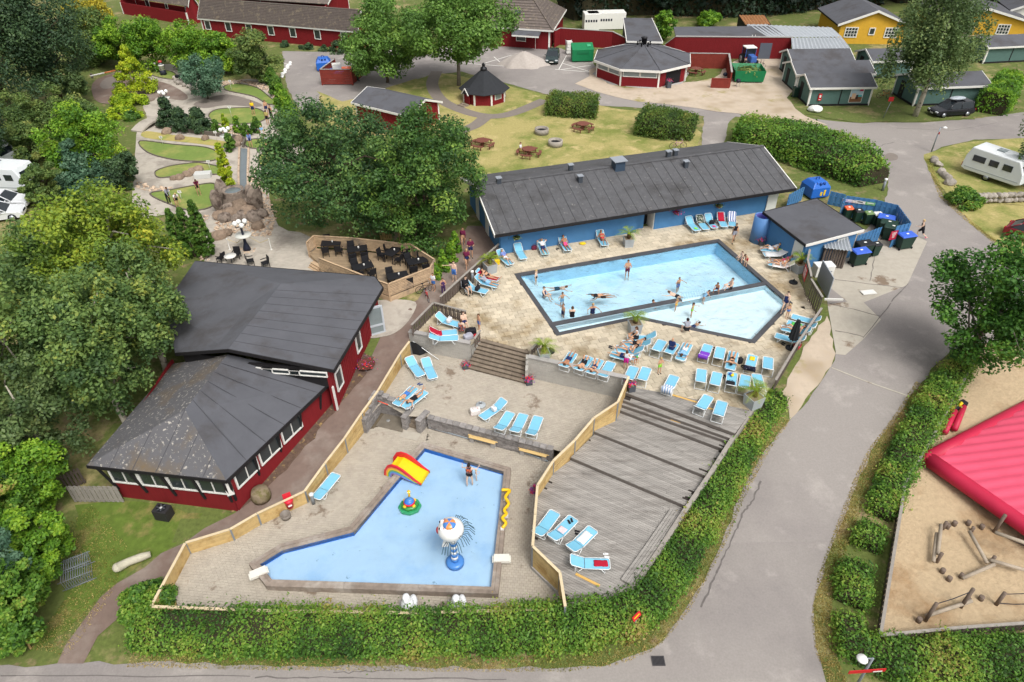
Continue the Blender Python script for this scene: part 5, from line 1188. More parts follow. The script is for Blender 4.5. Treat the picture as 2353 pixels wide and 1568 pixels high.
front_gable('white house gable beside the yellow house',(2398,0),(2322,24),PZ,PZ+3.2,PZ+4.8,10,'white_trim',[(.6,1.6,1.2,1.2,(2,1))])
# --- flat-roofed service building, shower tower, bin enclosure
svz=PZ+2.35
s4=[hit(1852,563,svz),hit(1986,528,svz+.1),hit(1877,456,svz+.25),hit(1753,487,svz+.15)]
sv=thing('service_building','small blue service building with flat grey felt roof and white doors','building',(s4[0].x,s4[0].y,PZ))
poly_slab(s4,.12,'flat_roof','felt_roof',sv)
for i in range(4):MB().bar(s4[i],s4[(i+1)%4],.06,.2,.02).bw('fascia','white_trim' if i==0 else 'black_wood',sv)
si=[s4[i]*.94+(s4[(i+2)%4])*.06 for i in range(4)]
for i in range(4):clad(si[i],si[(i+1)%4],PZ-.1,svz-.05,'blue_paint',sv,sp=0)
c,r=at_wall(si[0],si[1],.72,PZ+1.0,.1);MB().box(c,(.95,.05,2.0),r).bw('door','white_door',sv);flat(sv,c,r,[('door_sign',-.05,.55,.12,.1,'black_wood')],.03)
c,r=at_wall(si[3],si[0],.88,PZ+1.0,.1);MB().box(c,(.95,.05,2.0),r).bw('door','white_door',sv)
ct=W('21',2255,668,PZ)+Vc((.1,.3,0));st=thing('shower_tower','round blue shower tower open at the top beside the pool','tower',ct)
MB().lathe([(.66,0),(.66,2.25),(.58,2.25),(.58,.02)],32).build('drum',mat('blue_drum',rgb(92,140,198,K),.6,.06,2),st);MB().tube([(0,0,.05),(0,0,2.2)],.575,32,False).build('tiled_lining',plain('lilac_tile',128,128,214,.4,var=.15,scale=14),st)
be=thing('bin_enclosure','blue board enclosure around the wheelie bins','fence',W('31',640,400,PZ))
bz=1.85
def blue_run(pts,h=bz):
 for i in range(len(pts)-1):
  a,b=pts[i],pts[i+1];L=(b-a).length;k=max(2,int(L/.19));r=ang(a,b)
  me=MB().box((0,0,h/2),(.2,.03,h)).mesh('board','blue_paint')
  for q in range(k):
   p=a.lerp(b,(q+.5)/k);o=link('board',me,be);o.location=p-be.location+Vc((0,0,.03))+Vc((math.sin(r),-math.cos(r),0))*(.02 if q%2 else-.02);o.rotation_euler=(0,0,r)
  for z in(.35,h-.3):MB().bar(a+Vc((0,0,z)),b+Vc((0,0,z)),.05,.1).bw('rail','blue_paint',be)
bpts=[hit(1925,505,PZ),hit(1932,498,PZ),hit(1995,507,PZ),hit(2046,520,PZ),hit(2075,562,PZ),hit(2042,570,PZ)]
blue_run(bpts);blue_run([W('31',770,770,PZ),W('31',985,690,PZ)],1.6)
blue_run([hit(1806,480,PZ),hit(1840,462,PZ)],1.3);blue_run([hit(1900,470,PZ),hit(1935,478,PZ)],1.2)
for i,(t,mm)in enumerate(((.1,'print_lilac'),(.45,'print_grey'),(.8,'print_green'))):
 MATS.setdefault('print_lilac',plain('print_lilac',190,190,226));MATS.setdefault('print_grey',plain('print_grey',214,214,210));MATS.setdefault('print_green',plain('print_green',120,178,120))
 p=bpts[1].lerp(bpts[2],t)+Vc((0,-.06,1.5));sg=thing('sorting_sign',('pale lilac','white','green')[i]+' sorting sign on the blue bin enclosure','sign',p);MB().box(p,(1.0,.02,.26),ang(bpts[1],bpts[2])).bw('plate',mm,sg);flat(sg,p,ang(bpts[1],bpts[2]),[('text_line',.15,.03,.5,.07,'black_wood' if i==1 else 'white_trim'),('symbol',-.35,0,.18,.18,'white_trim')],.014)
p=W('31',1190,560,PZ+1.2);p=bpts[5]+Vc((-.05,-.1,1.15));rsn=thing('notice_sign','red notice sign at the end of the blue bin enclosure','sign',p);MB().box(p,(.7,.03,.75),ang(bpts[5],bpts[4])).bw('plate',plain('notice_red',178,40,66),rsn);flat(rsn,p,ang(bpts[5],bpts[4]),[('text_line',0,.24-.1*k,.45-.06*k,.04,'white_trim')for k in range(5)],.02)
# ------------------------------------------------------------------ stones
def rock_mesh(name,m,seed,sub=2,rough=.25,flat_=.75):
 bm=bmesh.new();bmesh.ops.create_icosphere(bm,subdivisions=sub,radius=1);rg=np.random.default_rng(seed);D=rg.normal(size=(9,3));A_=rg.random(9)
 D/=np.linalg.norm(D,axis=1,keepdims=True)
 for v in bm.verts:
  c=np.array(v.co);f=1+rough*float(np.sum(A_*np.sin(3.0*(D@c)+A_*6))/3);cut=max(0,float((D[:4]@c).max())-.72)
  v.co=Vc(c*(f-cut*.9));v.co.z*=flat_
 me=bpy.data.meshes.new(name);bm.to_mesh(me);bm.free();me.materials.append(MATS[m]);return me
def rock(me,p,s,parent=None,name='stone',rz=None,world=True):
 o=link(name,me,parent);o.location=Vc(p)-(parent.location if parent is not None and world else Vc((0,0,0)))
 o.scale=s if isinstance(s,(tuple,list))else(s,s,s);o.rotation_euler=(random.uniform(-.2,.2),random.uniform(-.2,.2),random.uniform(0,6.28)if rz is None else rz);return o
RM={m:[rock_mesh('stone',m,10+i)for i in range(4)]for m in('boulder','field_stone','lava_rock')}
def pebbles(name,polys,per_m2,r0,r1,m='pebble',kind='stuff'):
 tv=np.array([(1,0,0),(-.5,.87,0),(-.5,-.87,0),(0,0,.8),(.5,.5,.55),(-.6,.1,.5),(.2,-.6,.5)]);hull=[(0,4,3),(4,1,3),(1,5,3),(5,2,3),(2,6,3),(6,0,3),(0,1,4),(1,2,5),(2,0,6)]
 V=[];F=[];k=0;pv=[]
 for poly in polys:
  P=np.array([(p[0],p[1])for p in poly]);lo,hi_=P.min(0),P.max(0);n=int(area([tuple(q)for q in P])*per_m2*1.0)
  X=lo+(hi_-lo)*RNG.random((int(n*(hi_-lo).prod()/max(area([tuple(q)for q in P]),.1)),2));X=X[inpoly(X,[tuple(q)for q in P])]
  for x,y in X:
   r=random.uniform(r0,r1);a=random.uniform(0,6.28);ca,sa=math.cos(a),math.sin(a);s=np.array([r,r*random.uniform(.6,1),r*random.uniform(.5,.9)])
   q=tv*s;V.append(np.stack([q[:,0]*ca-q[:,1]*sa+x,q[:,0]*sa+q[:,1]*ca+y,q[:,2]+gz(y)+.06],1));F+=[(a_+k,b_+k,c_+k)for a_,b_,c_ in hull];pv+=[random.uniform(-.5,.5)]*9;k+=7
 me=bpy.data.meshes.new(name);me.from_pydata(np.concatenate(V).tolist(),[],F);me.materials.append(MATS[m]);at=me.attributes.new('pv','FLOAT','FACE');at.data.foreach_set('value',pv);me.update()
 o=link(name,me);return tag(o,kind=kind)
 # ------------------------------------------------------------------ mini golf ground
mg=[(312,500),(306,420),(312,340),(316,300),(338,272),(328,240),(352,216),(330,190),(325,160),(390,148),(470,172),(520,188),(575,182),(622,196),(650,245),(682,300),(700,345),(650,390),(618,430),(640,520),(712,545),(735,640),(600,650),(470,630),(478,575),(462,520),(400,492)]
golf=sheet('minigolf_paving',smooth(HH(mg),3),'golf_paving',.04)
cfp=[Vc(p[:2])for p in HH([(482,560),(520,545),(620,545),(705,545),(735,640),(600,655),(470,632)])]
cafe_floor=thing('cafe_paving',None,None,hit(600,590));tag(cafe_floor,kind='structure');pave(cfp,PZ+.07,rad(14),.24,.12,'golf_paving','paving_brick',cafe_floor,gap=.008,rest='paving_bricks',most=200)
sheet('grey_gravel_path',smooth(HH([(445,240),(480,226),(520,218),(560,226),(600,240),(590,247),(520,243),(470,250)]),4),'path_grey',.05)
sheet('earth_bed',smooth(HH([(212,215),(215,190),(250,172),(300,162),(335,180),(390,195),(430,220),(420,232),(365,225),(345,235),(260,240),(225,235)]),4),'brown_path',.048)
sheet('pond',smooth(HH([(230,195),(245,180),(268,178),(275,190),(262,202),(238,205)]),4),'path_grey',.055)
mat('turf_edge',rgb(112,104,94,K),.9,.2,4)
def green(pts,m='golf_green',edge=True,k=4):
 P=smooth(HH(pts),k);sheet('putting_green',P,m,.065)
 if edge:
  e=MB();n=len(P)
  for i in range(n):
   a,b=P[i],P[(i+1)%n];e.bar((a.x,a.y,PZ+.14),(b.x,b.y,PZ+.14),.1,.13)
  e.build('green_edging','turf_edge',None,kind='structure')
green([(340,168),(360,162),(395,166),(407,178),(396,184),(360,178)])
green([(516,200),(545,194),(590,203),(620,225),(636,238),(615,241),(585,224),(540,214),(520,209)])
green([(480,268),(497,254),(540,250),(590,251),(612,266),(600,281),(550,287),(500,285)])
green([(336,303),(400,312),(470,320),(522,328),(518,339),(440,330),(333,318)],'golf_tan',False)
green([(322,326),(400,334),(470,340),(503,353),(505,366),(470,373),(400,369),(340,352)])
green([(358,396),(390,384),(430,378),(458,376),(500,384),(518,392),(510,402),(460,403),(400,408),(365,410)])
green([(345,448),(395,438),(450,428),(492,424),(498,445),(490,475),(445,486),(400,475)],'golf_green')
green([(563,330),(580,322),(605,322),(628,330),(625,338),(600,343),(572,341)]);green([(596,362),(612,352),(640,352),(650,380),(625,400),(600,385)])
green([(320,500),(330,500),(331,504)],'golf_green',False)
ch_=[Vc(p[:2])for p in HH([(551,342),(572,344),(570,400),(571,455),(550,455),(549,400)])]
MB().quad(*[(p.x,p.y,PZ+.075)for p in ccw(ch_)]).build('channel_water',mat('stream_bed',rgb(120,130,134,K),.25,.1,2,spec=.6),None,kind='structure')
e=MB()
for i in(1,2,4,5):e.bar((ch_[i].x,ch_[i].y,PZ+.22),(ch_[(i+1)%6].x,ch_[(i+1)%6].y,PZ+.22),.18,.2)if i in(1,2,4)else e.bar((ch_[5].x,ch_[5].y,PZ+.22),(ch_[0].x,ch_[0].y,PZ+.22),.18,.2)
e.build('channel_kerb','pebble',None,kind='structure')
rgw=[hit(*q)for q in((360,294),(400,300),(450,308),(500,314),(545,320),(565,326),(560,340))]
e=MB()
for i in range(len(rgw)-1):e.bar(rgw[i]+Vc((0,0,.45)),rgw[i+1]+Vc((0,0,.45)),.2,.5)
tag(e.build('low_wall','turf_edge'),'low dark edging wall curving below the yews','wall')
pebbles('pebble_bed',[HH(q)for q in([(360,288),(400,294),(470,302),(560,316),(580,300),(480,284),(400,284)],[(575,400),(590,390),(600,420),(640,500),(620,545),(560,545),(520,530),(498,552),(492,535),(500,500),(540,505),(575,480)],[(310,410),(345,430),(405,432),(400,440),(340,442),(312,432)],[(500,190),(560,184),(640,205),(655,240),(640,240),(620,215),(560,192),(510,198)],[(500,378),(525,372),(530,390),(520,400),(515,390)],[(462,502),(475,492),(482,500),(470,512)],[(458,588),(475,583),(482,600),(462,602)])],26,.07,.2)
# rock volcano with fountain bowl
vb=hit(553,492);vo=thing('rock_fountain','dark rock fountain with upright stone pillars on the pebble bed','fountain',vb)
for(dx,dy,w_,h_,sx)in((505,488,.5,2.1,.5),(519,470,.6,2.3,.55),(593,488,.75,2.5,.6),(581,470,.5,1.8,.5)):
 p=hit(dx,dy);o=rock(RM['lava_rock'][0],(p.x,p.y,p.z+h_*.45),(w_,sx,h_*.75),vo,'pillar',0.3)
p=hit(546,478);MB().lathe([(1.15,-.2),(1.1,.8),(.85,1.5),(.95,1.75),(.75,1.72),(.6,1.45),(.01,1.4)],14,p).bw('bowl','lava_rock',vo)
MB().lathe([(.68,1.6),(.66,1.63),(.01,1.63)],14,p).bw('bowl_water','stream_bed',vo)
for i,(x,y,s)in enumerate(((530,500,.8),(545,508,.6),(560,505,.75),(572,498,.9),(520,508,.7),(585,505,.8),(555,492,1.1),(535,488,.9),(575,483,.9),(510,502,.7),(600,498,.7),(526,476,.6),(566,474,.7))):
 rock(RM['boulder' if i%3==0 else 'lava_rock'][i%4],hit(x,y)+Vc((0,0,s*.35)),s,vo,'boulder')
for i,(x,y,s,lb)in enumerate(((595,525,.62,'round brown boulder beside the cafe paving'),(505,548,.7,'flat brown boulder at the edge of the pebble bed'),(522,540,.55,'brown boulder next to the flat boulder on the pebble bed'),(386,307,.6,'rounded boulder on the tan fairway by the bridge'),(414,321,.55,'dark boulder in the middle of the tan fairway'),(472,321,.5,'flat boulder at the foot of the low edging wall'),(548,326,.6,'boulder where the channel begins'),(545,336,.5,'boulder beside the dark thuja at the channel'),(443,398,.5,'biggest boulder on the kidney-shaped green'),(432,404,.5,'boulder leaning on the biggest boulder of the kidney-shaped green'),(456,394,.55,'boulder on top of the kidney-shaped green next to the white slab'),(415,411,.45,'boulder at the rim of the kidney-shaped green'),(400,413,.4,'smallest boulder at the rim of the kidney-shaped green'),(640,268,.5,'pale boulder on the path beside the woman in a black dress'))):
 o=rock(RM['boulder'][i%4],hit(x,y)+Vc((0,0,s*.3)),s,None,'boulder');tag(o,lb,'boulder')
o=MB().box(hit(468,408)+Vc((0,0,.25)),(1.5,.9,.5),.15).build('stone_slab',mat('white_slab',rgb(214,214,210,K),.6,.05,2),bevel=.05);tag(o,'white stone slab block beside the kidney-shaped green','slab')
# little lighthouse
p=W('00',1505,690);lh=thing('lighthouse','miniature white and black lighthouse with red cap on the mini golf','lighthouse',p)
MB().lathe([(.85,0),(.72,1.3)],16).build('base',plain('lh_black',42,44,56),lh);MB().lathe([(.72,1.3),(.58,2.3),(.72,2.35),(.72,2.5)],16).build('tower','white_trim',lh);MB().lathe([(.42,2.5),(.42,3.1)],12).build('lantern','glass_pale',lh);MB().lathe([(.52,3.1),(.45,3.4),(.2,3.6),(.01,3.65)],12).build('cap',plain('lh_red',190,70,66),lh)
for i in range(8):a=i*.785;MB().box((math.cos(a)*.66,math.sin(a)*.66,1.6),(.08,.14,.16),a).build('window','lh_black',lh)
lh.scale=(.52,)*3
# globe lamps
mat('globe_white',rgb(240,240,236,.9),.3,.02,1);mat('lamp_black',rgb(38,42,60,.8),.5,.1,3)
def globe_lamp(label,p,h,base=True):
 t=thing('globe_lamp',label,'lamp',p,0,'globe lamps of the mini golf')
 MB().lathe([(.32,0),(.25,.35),(.13,.7),(.09,1.3),(.08,h-.5)],12).build('post','lamp_black',t)
 for i in range(4):
  a=.6+i*1.5708;x,y=math.cos(a)*.38,math.sin(a)*.38;z=h-.35 if i%2 else h-.25
  MB().tube([(0,0,h-.6),(x,y,h-.6),(x,y,z-.2)],.04,6).build('arm','lamp_black',t);MB().ball((x,y,z),.2,14,10).build('globe','globe_white',t)
 if base:MB().lathe([(.01,1.35),(.62,1.35),(.62,1.4),(.01,1.4)],20).build('table_ring',plain('ring_white',214,214,206),t)
 return t
globe_lamp('white globe lamp standing on a dark blue post on the cafe paving',W('01',2272,735),2.7);globe_lamp('white globe lamp behind the dark yews',hit(386,252),2.3);globe_lamp('white globe lamp over the bridge at the water channel',hit(527,342),2.3)
# hole flags with number plates
for i,(a,b,lb)in enumerate(((('00',1440,672),2.1,'next to the little lighthouse'),(('00',2130,835),2.1,'on the green by the grey gravel path'),(('00',2130,1082),2.1,'on the oval green'),(('00',1500,1338),1.6,'at the edge of the biggest green'),(('00',2000,1312),2.0,'at the end of the tan fairway'),(('00',1932,1560),1.5,'beside the white stone slab'),(('01',1672,275),1.5,'numbered 11 on the near green'))):
 p=W(*a);t=thing('hole_flag','small white hole marker flag '+lb,'flag',p,0,'hole markers of the mini golf');t.scale=(.6,)*3
 MB().tube([(0,0,0),(0,0,b)],.03,6).build('pole','white_trim',t);MB().box((.02,-.03,b-.1),(.55,.03,.4),.1).build('plate','white_trim',t)
 nm=('1','2','3','8','5','10','11')[i]
 cu=bpy.data.curves.new('numeral','FONT');cu.body=nm;cu.size=.36;cu.align_x='CENTER';cu.align_y='CENTER';cu.extrude=.004;cu.materials.append(MATS['lh_black']);tmp=bpy.data.objects.new('numeral',cu);TS.collection.objects.link(tmp);TS.view_layers[0].update();me=bpy.data.meshes.new_from_object(tmp.evaluated_get(TS.view_layers[0].depsgraph));bpy.data.objects.remove(tmp);tx=link('numeral',me,t);tx.location=(.02,-.05,b-.1);tx.rotation_euler=(rad(90),0,.1)
 # bridge, barrier, bench, black pipe
br_=thing('footbridge','arched pale footbridge beside the dark yews','bridge',W('00',1380,1150));a,b=W('00',1255,1215),W('00',1500,1100)
mb=MB();
for i in range(10):
 t0,t1=i/10,(i+1)/10;p,q=a.lerp(b,t0),a.lerp(b,t1);mb.bar(p+Vc((0,0,.15+.45*math.sin(math.pi*t0))),q+Vc((0,0,.15+.45*math.sin(math.pi*t1))),1.5,.18)
mb.bw('deck','golf_paving',br_)
bp_=thing('barrier_pole','white and orange barrier pole beside the golden conifer','barrier',W('00',945,680));a,b=W('00',830,700,PZ+.6),W('00',1060,648,PZ+.6)
for i in range(2):MB().tube([a.lerp(b,i*.55),a.lerp(b,min(1,.55+i*.45))],.09,8).bw(('white_half','orange_half')[i],('white_trim',plain('barrier_orange',206,120,74))[i],bp_)
MB().box(W('00',850,720)+Vc((0,0,.3)),(.2,.2,.6)).bw('post','turf_edge',bp_)
cbn=thing('curved_bench','curved stone bench under the dark trees','bench',W('00',960,560));mb=MB();pts=[W('00',*q)for q in((930,590),(945,560),(990,540),(1040,535))]
for i in range(3):mb.bar(pts[i]+Vc((0,0,.5)),pts[i+1]+Vc((0,0,.5)),.55,.14)
mb.bw('seat','turf_edge',cbn)
for p in pts:MB().box(p+Vc((0,0,.18)),(.35,.4,.36)).bw('leg','turf_edge',cbn)
pp=MB();pp.tube([W('00',*q,PZ+z)for q,z in(((1615,705),.9),((1660,700),1.0),((1720,750),.6),((1790,800),.2))],.22,10);tag(pp.build('black_pipe',plain('pipe_black',34,38,44,.4)),'bent black pipe running over white stones at the mini golf','pipe')
for i in range(9):
 x,y=((1620,760),(1650,745),(1680,775),(1640,780),(1700,800),(1740,810),(1770,830),(1610,735),(1665,760))[i]
 o=rock(RM['field_stone'][i%4],W('00',x,y)+Vc((0,0,.25)),.38,None,'pale_stone');tag(o,'pale stone piled under the bent black pipe','stone','stones under the black pipe')
mat('chalk_white',rgb(238,238,234,.88),.7,.06,4);WM=[rock_mesh('stone','chalk_white',40+i)for i in range(3)]
for i in range(11):
 t=i/10;x,y=315-78*t+8*math.sin(i*2.1),590+125*t;o=rock(WM[i%3],W('10',x,y)+Vc((0,0,.16)),.27,None,'white_stone');tag(o,'white painted stone edging the asphalt by the olive tree','stone','white painted stones along the asphalt')
 # rope stanchions
for i,(a,lb)in enumerate(((('01',2113,730),'rope stanchion on the cafe paving near the thuja cones'),(('11',142,730),'rope stanchion on the cafe paving near the big dark oak'))):
 p=W(*a);t=thing('stanchion',lb,'stanchion',p);MB().lathe([(.24,0),(.22,.05),(.03,.08),(.03,.95),(.06,1.0),(.01,1.05)],12).build('post','white_trim',t)
 q=W('01',2270,700)-p if i==0 else W('11',-40,700)-p;MB().tube([(0,0,.95),(q.x*.5,q.y*.5,.5),(q.x,q.y,.9)],.025,5).build('rope',plain('rope_tan',205,188,146),t)
pebbles('lamp_pebbles',[[W('01',2272+75*math.cos(i*.63),735+38*math.sin(i*.63))for i in range(10)]],40,.06,.14)
# ------------------------------------------------------------------ cafe deck with slatted screens
cdk=thing('cafe_deck',None,None,W('11',1000,800,PZ));tag(cdk,kind='structure');CZ=PZ+.38
scr=[W('11',465,660,PZ+1.35),W('11',530,600,PZ+1.45),W('11',870,620,PZ+1.45),W('11',1420,680,PZ+1.45),W('11',1640,820,PZ+1.45),W('11',1600,893,PZ+1.45),W('11',1215,1045,PZ+1.45),W('11',1010,975,PZ+1.45),W('11',575,805,PZ+1.45),W('11',545,740,PZ+1.3)]
cfl=[Vc(p[:2])for p in scr]
MB().prism(cfl,PZ,CZ-.04).bw('deck_frame','screen_wood',cdk);pave(cfl,CZ,ang(scr[6],scr[5])-rad(40),3.6,.13,'cafe_deck','deck_plank',cdk,stag=-1,gap=.01,rest='deck_planks',most=250)
scn=thing('slatted_screen','pale slatted wooden screen around the cafe deck','screen',(scr[6].x,scr[6].y,PZ))
for i in range(8):
 if i==8:continue
 a,b=scr[i],scr[i+1]
 for k in range(8):
  z=-.02-k*.12;MB().bar(a+Vc((0,0,z)),b+Vc((0,0,z)),.035,.075).bw('slat','screen_wood',scn)
 MB().bar(a+Vc((0,0,.05)),b+Vc((0,0,.05)),.12,.04).bw('cap_rail','screen_wood',scn)
 if i>=3:MB().bar(Vc((a.x,a.y,CZ+.02)),Vc((b.x,b.y,CZ+.02)),.05,.4).bw('skirt_board','screen_wood',scn)
 MB().box((a.x,a.y,PZ+.7),(.1,.1,1.4)).bw('post','screen_wood',scn)
st_=thing('wooden_steps','small wooden steps up to the cafe deck','steps',W('11',540,880,PZ))
for i in range(3):a,b=W('11',490+12*i,880-22*i,PZ+.1+.12*i),W('11',570+12*i,925-22*i,PZ+.1+.12*i);MB().bar(a,b,.3,.1).bw('tread','screen_wood',st_)
# cafe tables and chairs
mat('wicker_black',rgb(34,34,38,.85),.6,.25,20,bump=.3)
def make_table():
 t=thing('cafe_table','x','table');MB().box((0,0,.72),(1.5,.85,.05)).build('table_top','wicker_black',t,bevel=.01)
 for sx in(-1,1):
  for sy in(-1,1):MB().box((sx*.68,sy*.36,.35),(.06,.06,.7)).build('leg','wicker_black',t)
 return t
def make_chair():
 t=thing('cafe_chair','x','chair');MB().box((0,0,.43),(.52,.5,.06)).build('seat','wicker_black',t,bevel=.015);MB().box((0,-.26,.68),(.52,.05,.5),0,rad(8)).build('backrest','wicker_black',t,bevel=.015)
 for sx in(-1,1):
  MB().box((sx*.26,0,.64),(.05,.48,.04)).build('armrest','wicker_black',t)
  for sy in(-1,1):MB().box((sx*.23,sy*.22,.21),(.045,.045,.42)).build('leg','wicker_black',t)
 return t
tb0,chr0=make_table(),make_chair();nth=[0,0]
def place(proto,cnt,p,rz,label,group):
 o=proto if nth[cnt]==0 else copy_tree(proto);nth[cnt]+=1;o.location=p;o.rotation_euler=(0,0,rz);o['label']=label;o['group']=group;return o
spots=[((690,665),.1,'at the corner under the oak'),((930,720),.25,'with white candle in the middle of the deck'),((1260,740),1.1,'beside the heat pump screen'),((1480,830),.35,'at the end by the young conifers'),((980,880),.4,'by the restaurant roof'),((1300,965),.35,'at the front corner of the slatted screen')]
for i,((x,y),r,lb)in enumerate(spots):
 p=W('11',x,y,CZ+.7);p.z=CZ+.005;place(tb0,0,p,r,'black cafe table '+lb,'tables on the cafe deck')
 offs=[(-.45,-.75,0),(.45,-.75,0),(-.45,.75,3.14),(.45,.75,3.14)]if i not in(0,5)else[(-.4,-.75,0),(-.4,.75,3.14),(.6,-.7,0)]
 for(ox,oy,cr_)in offs:
  q=p+Matrix.Rotation(r,3,'Z')@Vc((ox,oy,0));place(chr0,1,q,r+cr_+random.uniform(-.25,.25),'black wicker chair at the cafe table '+lb,'chairs on the cafe deck')
 cup=MB().lathe([(.05,0),(.06,.16),(.05,.17)],10,(p.x+.1,p.y,CZ+.75)).build('candle_holder','white_trim');tag(cup,'white candle holder on the cafe table '+lb,'holder','candle holders on the cafe deck')
 # terrace chairs near the restaurant roof edge
for i,(x,y,r)in enumerate(((('01',2040,845),0,1.2),(('01',2185,810),0,3.2),(('01',2310,870),0,-1.2),(('11',95,890),0,2.2))):place(chr0,1,W(*x),r,'black chair %s on the cafe paving'%('nearest the thuja cones','behind the round bistro table','beside the bistro table with its back to the roof','standing alone')[i],'chairs on the cafe paving')
p=W('01',2135,860,PZ);bt=thing('bistro_table','small round white bistro table on the cafe paving','table',p);MB().lathe([(.01,.72),(.45,.72),(.45,.75),(.01,.75)],20).build('table_top','white_trim',bt);MB().lathe([(.25,0),(.22,.03),(.03,.06),(.03,.72)],10).build('leg','lamp_black',bt)
# heat pumps behind a pale fence under the oak
hp=W('11',1310,600,PZ)
def heat_pump(label,p,r,m='white_trim',s=1.0,topfan=True):
 t=thing('heat_pump',label,'heat pump',p,r);MB().box((0,0,.45*s),(1.0*s,.75*s,.9*s)).build('casing',m,t,bevel=.03)
 z=.9*s+.01;MB().lathe([(.32*s,z),(.32*s,z+.02),(.01,z+.02)],20).build('fan_grille','dark_void',t);MB().lathe([(.09*s,z+.02),(.09*s,z+.05),(.01,z+.05)],12).build('fan_hub',plain('hub_grey',190,190,188),t)
 for k in range(6):a=k*math.pi/3;MB().box((math.cos(a)*.2*s,math.sin(a)*.2*s,z+.026),(.2*s,.07*s,.008),a).build('fan_blade',plain('blade_grey',80,82,88),t)
 return t
heat_pump('heat pump with round fan behind the pale picket fence',W('11',1310,640,PZ),.2,plain('pump_beige',150,140,120));heat_pump('taller white heat pump under the oak branches',W('11',1420,600,PZ),.3,'white_trim',1.15)
heat_pump('black heat pump with round fan on the lawn at the restaurant corner',hit(380,1188),-.2,plain('pump_black',48,46,48),.78)
picket_fence('yellowish picket fence screening the heat pumps under the oak',[W('11',1130,560,PZ),W('11',1145,640,PZ),W('11',1330,665,PZ)],1.3,m='fence_wood',rail='fence_cap',cap=False);picket_fence('grey-brown picket fence behind the heat pumps under the oak',[W('11',1150,540,PZ),W('11',1400,560,PZ),W('11',1520,700,PZ)],1.2,m='old_picket',cap=False)
for i,(x,y,h_)in enumerate(((1650,985,1.5),(1720,920,2.0),(1800,830,2.3),(1830,740,2.0))):
 q=px('11',x,y);tree('young feathery conifer, '+('first','second','third','fourth')[i]+' from the slatted screen along the footpath',q[0],q[1],q[1]-h_*24,26,'bright_leaf','young conifers along the footpath',low=0,n=40,per=90,leaf=.16,crad=.34,shape='cone',name='young_conifer')
 # ------------------------------------------------------------------ sun loungers
mat('lounger_blue',rgb(126,192,220,.88),.7,.05,6,ov=.05);mat('tube_white',rgb(238,240,240,.88),.35,.03,3)
LZ=.34
def make_lounger(a):
 t=thing('sun_lounger','x','sun lounger');w=.31;ca,sa=math.cos(a),math.sin(a)
 hd=Vc((0,1.2+.72*ca,LZ+.72*sa))
 def strip(pts,th=.018,ww=w-.035):
  mb=MB()
  for i in range(len(pts)-1):
   (y0,z0),(y1,z1)=pts[i],pts[i+1];mb.add([(-ww,y0,z0),(ww,y0,z0),(ww,y1,z1),(-ww,y1,z1),(-ww,y0,z0-th),(ww,y0,z0-th),(ww,y1,z1-th),(-ww,y1,z1-th)],[(0,1,2,3),(7,6,5,4),(0,4,5,1),(1,5,6,2),(2,6,7,3),(3,7,4,0)])
  return mb
 strip([(.04,LZ),(.4,LZ-.012),(.8,LZ-.014),(1.17,LZ)]).build('seat_fabric','lounger_blue',t);strip([(1.2,LZ+.005),(1.2+.35*ca+.01,LZ+.35*sa-.012),(hd.y-.03*ca,hd.z-.03*sa)]).build('backrest','lounger_blue',t)
 f=MB();f.tube([(-w,1.22,LZ),(-w,.08,LZ),(-w+.08,0,LZ),(w-.08,0,LZ),(w,.08,LZ),(w,1.22,LZ)],.02,6);f.build('frame','tube_white',t)
 b=MB();b.tube([(-w,1.2,LZ),(-w,hd.y-.08*ca,hd.z-.08*sa),(-w+.08,hd.y,hd.z),(w-.08,hd.y,hd.z),(w,hd.y-.08*ca,hd.z-.08*sa),(w,1.2,LZ)],.02,6);b.build('back_frame','tube_white',t)
 for(y0,y1)in((.25,.42),(1.55,1.3)):
  l=MB();l.tube([(-w,y1,LZ-.02),(-w,y0,.05),(-w+.07,y0-.02,.02),(w-.07,y0-.02,.02),(w,y0,.05),(w,y1,LZ-.02)],.018,6);l.build('leg','tube_white',t)
 s=MB();yy=1.2+.45*ca;zz=LZ+.45*sa
 s.tube([(-w,yy,zz),(-w,1.62,.1),(w,1.62,.1),(w,yy,zz)],.014,5);s.build('back_support','tube_white',t);return t
LP={'up':make_lounger(rad(38)),'mid':make_lounger(rad(24)),'flat':make_lounger(rad(4))};used=set();LOUNG={}
def lounger(key,ij,foot,head,z,label,group,kind='up'):
 o=LP[kind]if kind not in used else copy_tree(LP[kind]);used.add(kind);zh={'up':.75,'mid':.6,'flat':.38}[kind]
 a,b=W(ij,*foot,z+LZ),W(ij,*head,z+zh);d=b-a;o.location=(a.x,a.y,z);o.rotation_euler=(0,0,math.atan2(-d.x,d.y));o['label']=label;o['group']=group
 LOUNG[key]=(Vc((a.x,a.y,z)),math.atan2(-d.x,d.y),{'up':rad(38),'mid':rad(24),'flat':rad(4)}[kind]);return o
TZ=PZ+.05
g='loungers along the blue wall'
lounger('b1','21',(110,812),(55,680),TZ,'empty blue lounger at the blue wall beside the purple bag',g)
lounger('b2','21',(312,770),(265,635),TZ,'blue lounger under the man in a white shirt at the blue wall',g);lounger('b3','21',(522,735),(460,600),TZ,'blue lounger under the man in pink shorts at the blue wall',g);lounger('b4','21',(860,688),(805,550),TZ,'blue lounger under the woman in a red bikini at the blue wall',g)
g='loungers with towels by the blue wall'
